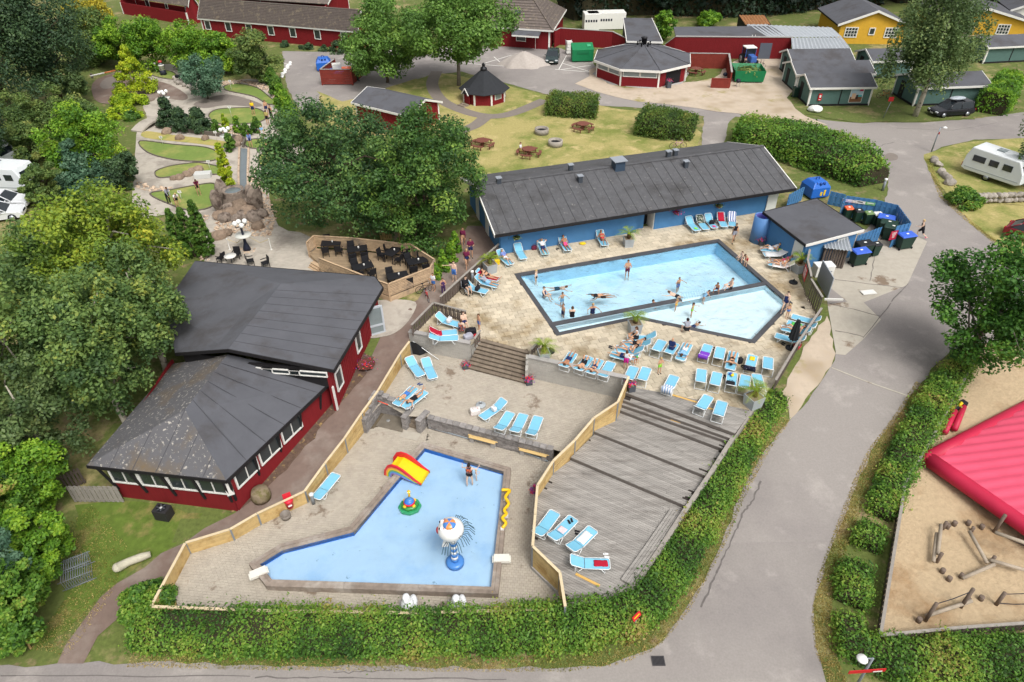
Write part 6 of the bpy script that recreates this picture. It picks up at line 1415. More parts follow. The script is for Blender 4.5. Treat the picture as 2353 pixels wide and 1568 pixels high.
for k,f,h,lb in(('c1',(1708,552),(1630,430),'lounger with green slippers on its foot end, first in the towel row'),('c2',(1788,542),(1722,412),'lounger with dark leaf-patterned towel over its back'),('c3',(1868,528),(1800,398),'lounger with black bag and pink sandals'),('c4',(1955,518),(1920,392),'lounger with red towel over its back'),('c5',(2027,512),(2022,382),'lounger with blue and white striped towel over its back')):lounger(k,'21',f,h,TZ,lb,g)
g='loungers along the left pool fence'
lounger('d0','11',(2345,862),(2245,735),TZ,'lounger under the woman in purple beside the palm planter',g);lounger('d1','11',(2235,1000),(2040,915),TZ,'lounger with crimson towel under the woman in a black bikini',g);lounger('d2','11',(2225,1060),(2030,965),TZ,'lounger under the man in grey shirt and blue shorts',g);lounger('d3','11',(2125,1115),(1950,1025),TZ,'lounger with bags on it beside the wheelchair',g)
g='loungers in the sunbathing corner'
lounger('e1','11',(1880,1420),(1685,1320),TZ,'lounger with white and black bag in the corner above the block wall',g);lounger('e2','11',(1850,1480),(1650,1450),TZ,'lounger with crimson and white towel over its back',g);lounger('e3','11',(1860,1535),(1690,1510),TZ,'lounger behind the block wall cap beside the woman in floral dress',g,'mid')
g='loungers facing the pool behind the block wall'
for k,f,h,lb in(('f1',(565,105),(495,185),'lounger behind the block wall under the man in dark shorts'),('f2',(715,140),(635,212),'lounger behind the block wall under the sunbather with a white book'),('f3',(808,165),(745,240),'lounger behind the block wall under the sunbather in a dark towel'),('f4',(915,190),(850,275),'empty lounger behind the block wall, next to the sunbathers')):lounger(k,'22',f,h,TZ,lb,g,'mid')
g='loungers of the family beside the middle palm'
for k,f,h,lb in(('h1',(1060,-35),(1255,-75),'lounger under the woman in a black skirt beside the middle palm'),('h2',(1010,15),(1210,-10),'lounger under the man in black shorts, second from the middle palm'),('h3',(945,60),(1150,50),'lounger under the woman looking at her phone, third from the middle palm'),('h4',(905,110),(1085,110),'lounger under the sunbather in navy shorts, farthest of four from the middle palm')):lounger(k,'22',f,h,TZ,lb,g)
g='front row of loungers facing the pool'
for k,f,h,kd,lb in(('i1',(1125,232),(1065,320),'up','lounger that the child in a green cap leans on'),('i2',(1240,240),(1190,330),'up','empty lounger next to the child in a green cap'),('j1',(1385,-10),(1315,65),'up','empty lounger left of the bald man in navy'),('j2',(1500,15),(1430,85),'up','lounger under the bald man in navy'),('j3',(1618,20),(1565,120),'flat','lounger under the person lying face down in pale clothes'),('j4',(1805,30),(1755,130),'up','lounger with shiny purple towel'),('j5',(1920,55),(1900,140),'up','empty lounger between the purple towel and the woman in black'),('j6',(2040,95),(2015,200),'flat','lounger under the woman in a black bikini with knees up'),('j7',(2215,125),(2190,220),'up','lounger with black flowered skirt over its back'),('j8',(2355,145),(2360,240),'up','lounger at the slat fence end of the front row')):lounger(k,'22',f,h,TZ,lb,g,kd)
g='second row of loungers facing the pool'
for k,f,h,lb in(('k0',(1495,315),(1430,410),'lounger with white and blue striped towel standing apart'),('k1',(1745,255),(1740,350),'empty lounger, first of the second row beside the striped towel'),('k2',(1890,285),(1865,380),'empty lounger, second of the second row'),('k3',(2025,285),(2020,385),'lounger with yellow and blue toys and a black bag'),('k4',(2150,310),(2135,405),'empty lounger beside the black bag lounger, by the last palm'),('k5',(2245,300),(2295,390),'lounger with blue cloth behind the last palm'),('k6',(1810,500),(1715,605),'empty lounger on the top deck planks, farther from the kerb'),('k7',(1935,550),(1890,675),'empty lounger on the top deck planks beside the hedge')):lounger(k,'22',f,h,TZ,lb,g)
g='loungers along the slat fence'
for k,f,h,lb in(('l1',(215,1335),(445,1345),'empty lounger against the slat fence corner'),('l2',(175,1390),(415,1410),'lounger with green and white towels behind the closed parasol'),('l3',(120,1440),(370,1450),'lounger under the dark-haired woman behind the closed parasol'),('l4',(65,1510),(320,1530),'lounger with pale cloth in front of the closed parasol')):lounger(k,'31',f,h,TZ,lb,g)
g='loungers beside the service building'
for k,f,h,lb in(('m1',(-70,720),(160,690),'lounger with lime towel at the blue service wall'),('m2',(-40,770),(180,725),'lounger covered with a white towel at the blue service wall'),('m3',(30,830),(225,800),'lounger under the woman in pink behind the white-towel one'),('m4',(0,850),(220,840),'lounger with white patterned towel next to the palm planter by the service building')):lounger(k,'31',f,h,TZ,lb,g)
g='loungers on the brick terrace';MT=MZ+.03
for k,f,h,kd,lb in(('n1',(1520,318),(1400,140),'mid','empty lounger by the block wall, closer to the pine fence'),('n2',(1630,342),(1555,158),'mid','empty lounger by the block wall, farther from the pine fence'),('n3',(1460,420),(1345,525),'flat','lounger under the boy in blue trunks on the brick terrace'),('n4',(1555,455),(1415,560),'flat','lounger under the woman in a black swimsuit on the brick terrace'),('n5',(2070,705),(2265,545),'mid','lounger with white bag beside the grey parasol base'),('n6',(2340,650),(2240,775),'mid','empty lounger on the brick terrace next to the white bag lounger')):lounger(k,'12',f,h,MT,lb,g,kd)
lounger('n7','22',(110,665),(10,840),MT,'empty lounger in the middle of three on the brick terrace',g,'mid');lounger('n8','22',(245,688),(180,820),MT,'empty lounger last of three on the brick terrace, towards the pine fence',g,'mid')
lounger('o1','12',(740,1215),(570,1415),.03,'empty lounger along the pine fence in the paddling yard','lounger in the paddling yard','flat')
g='loungers on the grey sun deck'
for k,f,h,lb in(('p1',(400,0),(300,105),'empty lounger on the lower deck beside the pine fence'),('p2',(570,55),(430,170),'lounger with pale pink towel and black sandals on the lower deck'),('p3',(750,155),(600,275),'lounger with crumpled white towel on the lower deck'),('p4',(900,480),(585,440),'lounger with red and white towel on the lower deck')):lounger(k,'23',f,h,.86,lb,g,'mid')
# ------------------------------------------------------------------ things lying on loungers and paving
def on_lounger(key,x,y,dz=.012):
 p,r,a=LOUNG[key];z=LZ if y<=1.2 else LZ+(y-1.2)*math.tan(a);q=Matrix.Rotation(r,3,'Z')@Vc((x,y,0));return Vc((p.x+q.x,p.y+q.y,p.z+z+dz)),r
def stripes(name,c1,c2,sc,rot=0.0):
 m=bpy.data.materials.new(name);m.use_nodes=True;t=m.node_tree;b=t.nodes['Principled BSDF'];b.inputs['Roughness'].default_value=.9;tc=t.nodes.new('ShaderNodeTexCoord');mp=t.nodes.new('ShaderNodeMapping');mp.inputs['Rotation'].default_value=(0,0,rot)
 w=t.nodes.new('ShaderNodeTexWave');w.inputs['Scale'].default_value=sc;r=t.nodes.new('ShaderNodeValToRGB');r.color_ramp.interpolation='CONSTANT';r.color_ramp.elements[0].color=rgb(*c1,.85);r.color_ramp.elements[1].color=rgb(*c2,.85);r.color_ramp.elements[1].position=.5
 t.links.new(tc.outputs['Object'],mp.inputs[0]);t.links.new(mp.outputs[0],w.inputs[0]);t.links.new(w.outputs['Fac'],r.inputs[0]);t.links.new(r.outputs[0],b.inputs['Base Color']);MATS[name]=m;return m
stripes('stripe_blue',(240,240,240),(60,96,170),1.7);stripes('stripe_pale',(236,238,242),(140,172,214),2.2)
for n_,c_ in(('towel_red',(178,24,52)),('towel_white',(232,232,232)),('towel_purple',(128,66,196)),('towel_green',(90,190,88)),('towel_lime',(176,216,88)),('towel_pinkish',(232,206,210)),('towel_aqua',(150,212,224)),('towel_grey',(176,176,188)),('bag_black',(34,34,40)),('bag_maroon',(110,40,66)),('toy_yellow',(240,204,40)),('toy_pink',(236,80,140)),('toy_blue',(52,96,200)),('neon_green',(150,238,60)),('denim',(60,82,130))):mat(n_,rgb(*c_,.85),.85,.1,12)
mat('towel_leaf',rgb(52,68,58,.85),.9,.1,8,col2=rgb(226,226,210,.85),s2=9,lo=.54,hi=.57);mat('skirt_dots',rgb(26,28,50,.85),.9,.1,8,col2=rgb(206,190,200,.85),s2=12,lo=.6,hi=.63);mat('towel_floral',rgb(232,226,222,.85),.9,.05,8,col2=rgb(196,110,120,.85),s2=8,lo=.6,hi=.63);mat('floral_dress',rgb(60,50,54,.9),.9,.1,8,col2=rgb(206,96,52,.9),s2=10,lo=.52,hi=.55,col3=rgb(120,150,180,.9),s3=12,lo3=.56,hi3=.6)
def towel(key,y0,y1,m,label,w=.58,over=0.0,cat='towel',dx=0.0,name='towel',group=None):
 """a cloth following the lounger from y0 to y1; over: how far it hangs down behind the backrest"""
 p,r,a=LOUNG[key];hy=1.2+.72*math.cos(a);n=9;P=[];N2=[]
 prof=[(y0+(y1-y0)*i/n)for i in range(n+1)];pts=[(y,(LZ if y<=1.2 else LZ+(y-1.2)*math.tan(a))+.02)for y in prof]
 if over:zt=pts[-1][1];pts+=[(prof[-1]+.04,zt+.02),(prof[-1]+.07,zt-over*.5),(prof[-1]+.06,zt-over)]
 mb=MB();k=6
 for(y,z)in pts:
  for j in range(k+1):x=dx+w*(j/k-.5);mb.v.append((x+random.uniform(-.012,.012),y+random.uniform(-.015,.015),z+random.uniform(0,.012)-(.03 if abs(x)>.3 else 0)))
 for i in range(len(pts)-1):
  for j in range(k):mb.f.append((i*(k+1)+j,i*(k+1)+j+1,(i+1)*(k+1)+j+1,(i+1)*(k+1)+j));mb.m.append(0);mb.sm.append(True)
 o=mb.build(name,m);o.location=p;o.rotation_euler=(0,0,r);s=o.modifiers.new('s','SOLIDIFY');s.thickness=.012;return tag(o,label,cat,group)
towel('c2',1.1,1.72,'towel_leaf','dark leaf-patterned towel over a lounger back by the blue wall',over=.2);towel('c4',.95,1.72,'towel_red','red towel over a lounger back by the blue wall',w=.5,over=.15);towel('c5',.8,1.74,'stripe_blue','blue and white striped towel over a lounger back by the blue wall',over=.2)
towel('e2',1.0,1.74,'towel_red','crimson and white towel over a lounger back in the sunbathing corner',w=.66,over=.25);towel('j4',.85,1.74,'towel_purple','shiny purple towel over a lounger back',over=.3);towel('j7',1.3,1.74,'skirt_dots','black flowered skirt hanging over a lounger back',w=.72,over=.35,cat='skirt',name='skirt');towel('k0',1.0,1.74,'stripe_pale','white and pale blue striped towel over a lounger back',w=.66,over=.45);towel('d1',.1,1.6,'towel_red','crimson towel under the woman in a black bikini',w=.5)
towel('m2',.1,1.7,'towel_white','plain white towel spread on a lounger beside the service building',w=.6);towel('m4',.3,1.74,'towel_floral','white patterned towel hanging over the lounger by the palm planter',w=.74,over=.2);towel('m1',1.25,1.72,'towel_lime','lime towel on the lounger back at the service wall',w=.5);towel('l2',.3,.95,'towel_green','green towel on a lounger behind the closed parasol',w=.4)
towel('p3',.35,1.1,'towel_white','crumpled white towel on a lower deck lounger',w=.45);towel('p4',.1,.75,'towel_red','red and white towel on a lower deck lounger',w=.34);towel('p2',.8,1.15,'towel_pinkish','pale pink towel on a lower deck lounger',w=.4);towel('b2',-.02,.35,'towel_aqua','aqua towel under the feet of the man in a white shirt',w=.5);towel('k5',.9,1.3,'denim','dark blue cloth on the lounger behind the last palm',w=.45,cat='cloth',name='cloth');towel('l4',.95,1.3,'towel_aqua','pale aqua cloth on the lounger in front of the closed parasol',w=.4,cat='cloth',name='cloth');towel('j7',.2,.6,'toy_yellow','pale yellow cloth on the lounger with the flowered skirt',w=.3,cat='cloth',name='cloth')
def bag(p,rz,m,label,s=(.45,.25,.3),group=None):
 t=thing('bag',label,'bag',p,rz,group);MB().box((0,0,s[2]/2),s).build('body',m,t,bevel=.06);MB().tube([(-s[0]*.25,0,s[2]-.02),(-s[0]*.2,0,s[2]+.14),(s[0]*.2,0,s[2]+.14),(s[0]*.25,0,s[2]-.02)],.015,5).build('handle',m,t);return t
def at_l(key,x,y):p,r=on_lounger(key,x,y);return p,r
bag(*at_l('c3',0,.75),'bag_black','black bag on the lounger with pink sandals');bag(*at_l('d3',-.05,.75),'bag_black','black and green bag on the lounger beside the wheelchair');bag(*at_l('e1',.0,.85),'towel_white','white and black bag on the corner lounger');bag(*at_l('n5',.05,.95),'towel_white','white plastic bag on the lounger beside the grey parasol base',(.35,.25,.28));bag(*at_l('k3',.05,1.15),'bag_black','black cloth bag on the lounger with yellow and blue toys',(.5,.3,.16))
bag(W('21',202,725,TZ),.2,'bag_maroon','small maroon bag on the slabs between two wall loungers',(.4,.25,.32));bag(W('22',2090,200,TZ),.3,'bag_black','black rucksack on the slabs beside the woman with knees up',(.3,.25,.4));bag(W('12',2015,665,MT),.2,'towel_floral','open white bag with red towel on the brick terrace',(.6,.4,.4));bag(W('11',1975,1500,TZ),.2,'bag_black','big black picnic bag in the sunbathing corner',(.7,.4,.4));bag(W('11',1950,1545,TZ),.5,'towel_grey','grey and black bag behind the block wall cap',(.6,.4,.35));bag(W('11',2215,860,TZ),.2,'toy_yellow','yellow swim bag beside the palm planter at the left fence',(.4,.3,.4))
def shoes(p,rz,m,label,s=1.0):
 t=thing('sandals',label,'sandals',p,rz)
 for k in(-1,1):
  MB().box((k*.08*s,.03*k,.015),(.1*s,.26*s,.03),.12*k).build('sole',m,t,bevel=.01);MB().tube([(k*.08*s-.045,.06,.03),(k*.08*s,.07,.075),(k*.08*s+.045,.06,.03)],.014,5).build('strap',m,t)
 return t
for a,r,m,lb in((('21',418,722),.5,'bag_black','dark sandals on the slabs beside the man in pink shorts'),(('22',1850,65),.4,'bag_black','dark shoes by the empty lounger next to the purple towel'),(('22',1945,325),.2,'bag_black','black sandals between second row loungers'),(('22',2120,235),.8,'bag_black','black sandals beside the flowered skirt lounger'),(('22',905,55),1.0,'lh_black','brown sandals at the foot of the family loungers'),(('32',140,25),.6,'bag_black','black sandals beside the red bucket')):shoes(W(*a,TZ),r,m,lb)
shoes(W('12',1505,395,MT),2.2,'denim','blue sandals beside the two sunbathers on the brick terrace');shoes(W('23',600,195,.86),1.2,'bag_black','black sandals on the lower deck planks');shoes(W('23',865,405,.86),1.4,'towel_white','white sandals on the lower deck planks');p,r=on_lounger('p2',0,.3);shoes(p,r+1,'bag_black','black sandals lying on the pale pink towel lounger');p,r=on_lounger('c1',0,.35);shoes(p,r+1.3,'neon_green','green slippers on the first towel row lounger');p,r=on_lounger('c3',0,.25);shoes(p,r+1.3,'toy_pink','pink sandals on the lounger with black bag')
tw=MB();tw.ball((0,0,.06),(.28,.2,.07),10,6);o=tw.build('yellow_float','toy_yellow');o.location=W('21',648,675,TZ);tag(o,'yellow inflatable lying on the slabs by the blue wall','toy')
p,r=on_lounger('k3',0,.35);ty=thing('pool_toys','yellow and blue water toys on a second row lounger','toy',p,r);MB().ball((0,0,.08),(.1,.16,.08)).build('yellow_float','toy_yellow',ty);MB().ball((.08,-.05,.1),(.13,.1,.07)).build('blue_float','toy_blue',ty)
# ------------------------------------------------------------------ palms in planters
mat('planter_grey',rgb(182,188,192,K),.7,.05,3);mat('planter_soil',rgb(150,132,110,K),.95,.2,8);mat('palm_trunk',rgb(96,74,48,K),.95,.3,12,bump=.6)
def palm(label,p,rz,s=.75,h=.7,fr=16,fl=1.15):
 t=thing('potted_palm',label,'palm',p,rz,'palms in grey planters');k=s/2
 mb=MB();mb.add([(-k*.85,-k*.85,0),(k*.85,-k*.85,0),(k*.85,k*.85,0),(-k*.85,k*.85,0),(-k,-k,h),(k,-k,h),(k,k,h),(-k,k,h),(-k*.88,-k*.88,h),(k*.88,-k*.88,h),(k*.88,k*.88,h),(-k*.88,k*.88,h)],[(0,3,2,1),(0,1,5,4),(1,2,6,5),(2,3,7,6),(3,0,4,7),(4,5,9,8),(5,6,10,9),(6,7,11,10),(7,4,8,11)]);mb.build('planter','planter_grey',t)
 MB().box((0,0,h-.06),(s*.86,s*.86,.06)).build('soil','planter_soil',t);MB().lathe([(.14,h-.05),(.17,h+.15),(.15,h+.35),(.06,h+.42)],10).build('trunk','palm_trunk',t)
 for i in range(fr):
  a=i*2.4+random.uniform(-.2,.2);el=random.uniform(.35,1.2);L=fl*random.uniform(.85,1.1);c=[Vc((math.cos(a)*L*q*math.cos(el)*1.05,math.sin(a)*L*q*math.cos(el)*1.05,h+.38+L*(q*math.sin(el)-.55*q*q)))for q in(0,.2,.4,.6,.8,1)]
  f=MB();f.tube(c,[.016,.014,.012,.009,.006,.003],4)
  sd=Vc((-math.sin(a),math.cos(a),0))
  for q in range(11):
   b0=q/10*4.6+.35;j=int(b0);pp_=c[j].lerp(c[j+1],b0-j)if j<5 else c[5];d=(c[min(j+1,5)]-c[j]).normalized();ll=.34*math.sin(math.pi*(.12+.8*q/10))
   for sgn in(-1,1):e=pp_+sd*sgn*ll*.8+d*ll*.7-Vc((0,0,ll*.25));f.add([pp_-d*.015,pp_+d*.02,e],[(0,1,2)])
  o=f.build('frond','palm_leaf',t);at=o.data.attributes.new('tint','FLOAT','FACE');at.data.foreach_set('value',[random.uniform(.2,.9)]*len(o.data.polygons))
 return t
palm('potted palm standing against the blue wall beside the dark doorway',W('21',1065,690,TZ),.1);palm('potted palm at the tip of the shallow pool',W('21',1122,1480,TZ),.15,.8,.75);palm('potted palm at the head of the stone steps',W('22',290,160,TZ),.2,.7,.6);palm('potted palm at the end of the terrace beside the hedge',W('22',2205,590,TZ),.45,.85,.75,18,1.2);palm('potted palm beside the left pool fence',W('11',2150,930,TZ),.5,.85,.75);palm('potted palm squeezed between service building and slat fence',W('31',275,925,TZ),.3,.85,.7)
# parasols
mat('parasol_black',rgb(38,40,44,.85),.8,.1,5)
def pbase(p,m,label):
 t=thing('parasol_stand',label,'parasol stand',p);MB().lathe([(.3,0),(.3,.07),(.26,.1),(.04,.11),(.04,.32),(.01,.33)],20).build('disc',m,t);MB().lathe([(.055,.2),(.055,.26)],10).build('collar','bag_black',t);return t
pbase(W('12',2065,590,MT),'planter_grey','grey parasol base on the brick terrace');pbase(W('31',232,1030,TZ),'parasol_black','black parasol base beside the shallow pool corner');pbase(W('22',350,95,TZ),'parasol_black','black parasol base behind the palm at the steps')
p=W('32',205,65,TZ);ps=thing('parasol','closed black parasol standing among the fence loungers','parasol',p);MB().lathe([(.3,0),(.3,.07),(.04,.1)],20).build('base','parasol_black',ps);MB().tube([(0,0,.05),(0,0,2.3)],.022,8).build('pole','tube_white',ps)
cn=MB();prof=[(.3,.75),(.27,1.2),(.2,1.8),(.12,2.1),(.15,2.15),(.03,2.25)];n=16
for(r_,z_)in prof:
 for k in range(n):a=2*math.pi*k/n;q=r_*(1 if k%2 else.72);cn.v.append((q*math.cos(a),q*math.sin(a),z_))
for i in range(len(prof)-1):
 for k in range(n):cn.f.append((i*n+k,i*n+(k+1)%n,(i+1)*n+(k+1)%n,(i+1)*n+k));cn.m.append(0);cn.sm.append(False)
cn.build('canopy','parasol_black',ps)
cp_=thing('parasol','collapsed black parasol leaning on the grey block wall','parasol',W('12',1490,120,MT));MB().tube([W('12',1680,170,MT+.03),W('12',1440,0,MT+1.0)],.025,6).bw('pole','tube_white',cp_)
MB().add([W('12',1590,95,MT+.3),W('12',1505,130,MT+.02),W('12',1440,115,MT+.05),W('12',1415,0,MT+1.2),W('12',1470,15,MT+1.1)],[(0,1,4),(1,2,4),(2,3,4)]).bw('canopy','parasol_black',cp_)
# ------------------------------------------------------------------ paddling pool toys
for n_,c_ in(('slide_yellow',(244,204,20)),('slide_red',(216,30,52)),('rb_green',(110,176,100)),('rb_blue',(90,160,226)),('rb_violet',(150,130,206)),('rb_orange',(240,150,80)),('rb_pink',(240,150,150)),('toy_green',(56,140,62)),('base_green',(64,176,118)),('toy_turq',(52,116,206)),('gloss_white',(238,238,236)),('gloss_red',(176,30,44)),('ball_blue',(74,134,206)),('snake_yellow',(246,196,24))):mat(n_,rgb(*c_,.88),.3,.04,4,spec=.5)
sa_,sb_=W('12',1205,1230,.03),W('12',1510,1290,.22);sc_,sd_=W('12',1310,1130,.03),W('12',1570,1200,.22)
s0=(sa_+sc_)/2;s1=(sb_+sd_)/2;s0.z=0;d=s1-s0;Ls=Vc((d.x,d.y)).length;rz=math.atan2(d.y,d.x);sl_=thing('water_slide','yellow and red rainbow water slide into the paddling pool','slide',s0-d.normalized()*.25,rz);Ls+=.35;hw_=.5
top=[(0,.1),(.03,.55),(.12,.92),(.25,1.1),(.4,1.1),(.55,.95),(.7,.7),(.85,.42),(1,.2)];chn=[(.22,.72),(.34,.8),(.45,.72),(.6,.55),(.75,.38),(.88,.27),(1,.2)]
mb=MB()
for i in range(len(chn)-1):(a,za),(b,zb)=chn[i],chn[i+1];mb.add([(a*Ls,-hw_+.04,za),(b*Ls,-hw_+.04,zb),(b*Ls,hw_-.04,zb),(a*Ls,hw_-.04,za),(a*Ls,-hw_+.04,za-.06),(b*Ls,-hw_+.04,zb-.06),(b*Ls,hw_-.04,zb-.06),(a*Ls,hw_-.04,za-.06)],[(0,1,2,3),(7,6,5,4),(0,4,5,1),(3,2,6,7)])
mb.build('chute','slide_yellow',sl_)
for i in range(5):MB().box((.04*Ls+i*.04*Ls,0,.08+i*.145),(.06*Ls,hw_*2-.1,.14)).build('step','slide_yellow',sl_)
for sgn in(-1,1):
 y=sgn*hw_;rings=[1.0,.86,.76,.66,.56,.46,.36];cols=['slide_red','rb_orange','slide_yellow','rb_green','rb_blue','rb_violet']
 bt_=lambda x,f:(x[0]*Ls if True else 0,x[1])
 for q in range(6):
  mb=MB()
  for i in range(len(top)-1):
   (a,za),(b,zb)=top[i],top[i+1];cx=.3
   def sc(v,f):return((cx+(v[0]-cx)*(f if v[0]<cx else min(1,f+(1-f)*max(0,(v[0]-cx)/.7))))*Ls,max(.02,v[1]*f))
   o1,o2,i2,i1=sc((a,za),rings[q]),sc((b,zb),rings[q]),sc((b,zb),rings[q+1]),sc((a,za),rings[q+1])
   th=.03 if q else.045;mb.add([(o1[0],y-th,o1[1]),(o2[0],y-th,o2[1]),(i2[0],y-th,i2[1]),(i1[0],y-th,i1[1]),(o1[0],y+th,o1[1]),(o2[0],y+th,o2[1]),(i2[0],y+th,i2[1]),(i1[0],y+th,i1[1])],[(0,1,2,3),(7,6,5,4),(0,4,5,1),(3,2,6,7)])
  mb.build('rainbow_band',cols[q]if sgn<0 or q==0 else 'slide_red',sl_)
  # turtle ride
p=W('12',1412,1510,.2);tu=thing('turtle_ride','turtle spring toy with blue and red shell on a green island in the paddling pool','toy',p,.1)
MB().lathe([(.78,-.18),(.78,-.02),(.7,.0),(.01,.0)],8,sx=1,sy=.9,smooth=False).build('base_mat','base_green',tu);is_=MB();is_.lathe([(.6,0),(.62,.12),(.54,.2),(.01,.22)],7,sx=1.0,sy=.85);is_.build('island','toy_green',tu)
MB().ball((0,0,.36),(.4,.38,.2),16,10).build('shell_rim','slide_red',tu);MB().ball((0,0,.46),(.34,.33,.2),16,10).build('shell','toy_turq',tu);MB().ball((.03,.02,.57),(.24,.23,.14),14,8).build('shell_top','ball_blue',tu)
for a in(.6,2.4,3.9,5.5):MB().ball((math.cos(a)*.42,math.sin(a)*.4,.28),(.12,.12,.09)).build('foot','snake_yellow',tu)
MB().tube([(0,.34,.4),(.02,.4,.62),(.02,.38,.82)],[.09,.07,.07],8).build('neck','snake_yellow',tu);hd=MB().ball((.02,.36,.95),(.13,.14,.16)).build('head','snake_yellow',tu)
for s in(-1,1):MB().ball((.02+s*.07,.27,1.02),.04,8,6).build('eye','gloss_white',hd)
tu.scale=(.78,.78,.78)
# clown-faced spray ball on a striped column
p=W('13',1828,455,.2);fs=thing('spray_figure','white ball-headed spray figure on a blue striped column in the paddling pool','fountain',p,0)
MB().lathe([(.44,-.18),(.44,.02),(.32,.06),(.24,.08),(.2,.08)],24).build('base','ball_blue',fs)
for i in range(9):MB().lathe([(.17,.05+i*.21),(.17,.26+i*.21)],20).build('band','ball_blue' if i%2==0 else 'gloss_white',fs)
hz_=2.45;MB().ball((-.05,0,hz_),(.62,.6,.54),28,18).build('head','gloss_white',fs)
hc=thing('tmp','x','x')if False else None
cap_=MB();pr_=[(.31,.45),(.28,.53),(.2,.59),(.01,.62)];n=24
for q in range(6):
 s_=MB();
 for i in range(3):
  for k in range(4):
   a0=(q*4+k)*2*math.pi/24;a1=a0+2*math.pi/24
   s_.add([(-.08+pr_[i][0]*math.cos(a0),-.06+pr_[i][0]*math.sin(a0),hz_+pr_[i][1]),(-.08+pr_[i][0]*math.cos(a1),-.06+pr_[i][0]*math.sin(a1),hz_+pr_[i][1]),(-.08+pr_[i+1][0]*math.cos(a1),-.06+pr_[i+1][0]*math.sin(a1),hz_+pr_[i+1][1]),(-.08+pr_[i+1][0]*math.cos(a0),-.06+pr_[i+1][0]*math.sin(a0),hz_+pr_[i+1][1])],[(0,1,2,3)])
 s_.build('cap_panel','ball_blue' if q%2 else 'rb_orange',fs)
MB().ball((-.65,-.02,hz_-.02),(.09,.16,.18)).build('nose','gloss_red',fs)
for(y,z)in((-.2,.3),(.14,.36)):
 ey=MB().ball((-.44,y,hz_+z),.12,12,8).build('eye','gloss_white',fs);MB().ball((-.53,y-.02,hz_+z+.04),.055,8,6).build('pupil','lh_black',ey);MB().tube([(-.36,y-.1,hz_+z+.1),(-.3,y,hz_+z+.14),(-.32,y+.1,hz_+z+.12)],.022,5).build('eyebrow','gloss_red',fs)
mat('hair_teal',rgb(40,78,96,.85),.5,.1,4)
for k in range(30):
 a=-2.0+3.9*k/29;r0=.53;L=random.uniform(.4,.55);zz=hz_-.22-.1*random.random()+(.3 if-1.0<a<1.4 else 0);MB().tube([(math.cos(a)*r0,math.sin(a)*r0,zz),(math.cos(a)*(r0+L*.55),math.sin(a)*(r0+L*.55),zz+.04),(math.cos(a)*(r0+L),math.sin(a)*(r0+L),zz-.3)],.015,5).build('hair_strand','hair_teal',fs)
MB().box((-.3,-.22,hz_-.65),(.3,.06,.6),.3,0,.25).build('bow_tie','gloss_white',fs)
# yellow snake climbing along the pool edge
sn=MB();pts=[W('12',2255,1365,.6),W('12',2330,1370,.6),W('12',2290,1430,.62),W('12',2320,1490,.6),W('12',2280,1550,.6),W('13',2300,20,.6),W('13',2262,60,.62),W('13',2295,105,.58),W('13',2262,150,.5)]
sn.tube(smooth(pts,4,False),.085,8);t=thing('snake_hose','yellow wavy snake toy on the wooden rim of the paddling pool','toy',pts[4]);sn.bw('body','snake_yellow',t)
for q in(2,5,8):MB().box((pts[q].x,pts[q].y,pts[q].z-.15),(.18,.12,.25)).bw('bracket','gloss_white',t)
# seals
for i,(x,y)in enumerate(((1400,905),(1850,905))):
 p=W('13',x,y,.03);t=thing('seal_statue',('white seal statue with lowered head behind the front hedge','white seal statue with upright head behind the front hedge')[i],'statue',p,.1,'white seal statues')
 MB().ball((0,0,.38),(.32,.42,.38),16,10).ball((-.02,.1,.72),(.2,.22,.24),14,8).ball((-.02,.05,.95-.08*i),(.17,.2,.15),14,8).ball((-.02,-.15,.93-.08*i),(.09,.1,.07)).ball((.24,.2,.3),(.2,.4,.18)).build('body',mat('seal_white',rgb(238,240,242,.88),.45,.03,2),t)
 for s in(-1,1):MB().ball((s*.28,-.2,.1),(.14,.24,.06)).build('flipper','seal_white',t)
 MB().box((0,.05,.02),(.85,1.0,.06)).build('plinth','cap_stone',t)
 # pine benches along the split-face wall
for i,(a,b)in enumerate(((('12',1950,855),('12',2220,925)),(('22',60,970),('22',340,1045)))):
 p,q=W(*a,.45),W(*b,.45);m_=(p+q)/2;r=ang(p,q);L=(q-p).length;t=thing('bench',('pine bench along the split-face wall, nearer the shower nook','pine bench along the split-face wall, nearer the sun deck fence')[i],'bench',(m_.x,m_.y,.03),r)
 for k in range(3):
  y=(k-1)*.16;e=L/2-(.0 if k==1 else.1);MB().box((0,y,.42),(2*e,.15,.045)).build('seat_board',plain('bench_pine',220,188,128,.7,ov=.06),t,bevel=.01)
 for s in(-1,1):MB().box((s*L*.36,0,.2),(.25,.35,.4)).build('leg','cap_stone',t)
 # wall-hung litter bins, bollard light, bucket, pots
def litter(p,rz,label):
 t=thing('litter_bin',label,'bin',p,rz,'red litter bins');MB().lathe([(.17,0),(.23,.5),(.24,.52),(.01,.54)],14).build('bucket',plain('bin_red',216,44,62,.4),t);MB().box((0,.2,.6),(.42,.04,.5)).build('back_plate','bin_red',t)
 MB().box((-.0,-.215,.3),(.2,.02,.1)).build('lettering','gloss_white',t);return t
litter(W('12',315,1520,.35),.5,'pinkish red litter bin hanging on the pine fence of the paddling yard');litter(W('11',2040,1610,MZ+.7),.3,'red litter bin hanging at the head of the stone steps')
p=W('12',530,1490,.03);t=thing('bollard_light','short grey bollard light beside the paddling yard lounger','lamp',p);MB().lathe([(.1,0),(.09,.65),(.01,.67)],12).build('post','galvanised',t);MB().lathe([(.12,.67),(.13,.78),(.01,.84)],12).build('cap','gloss_white',t)
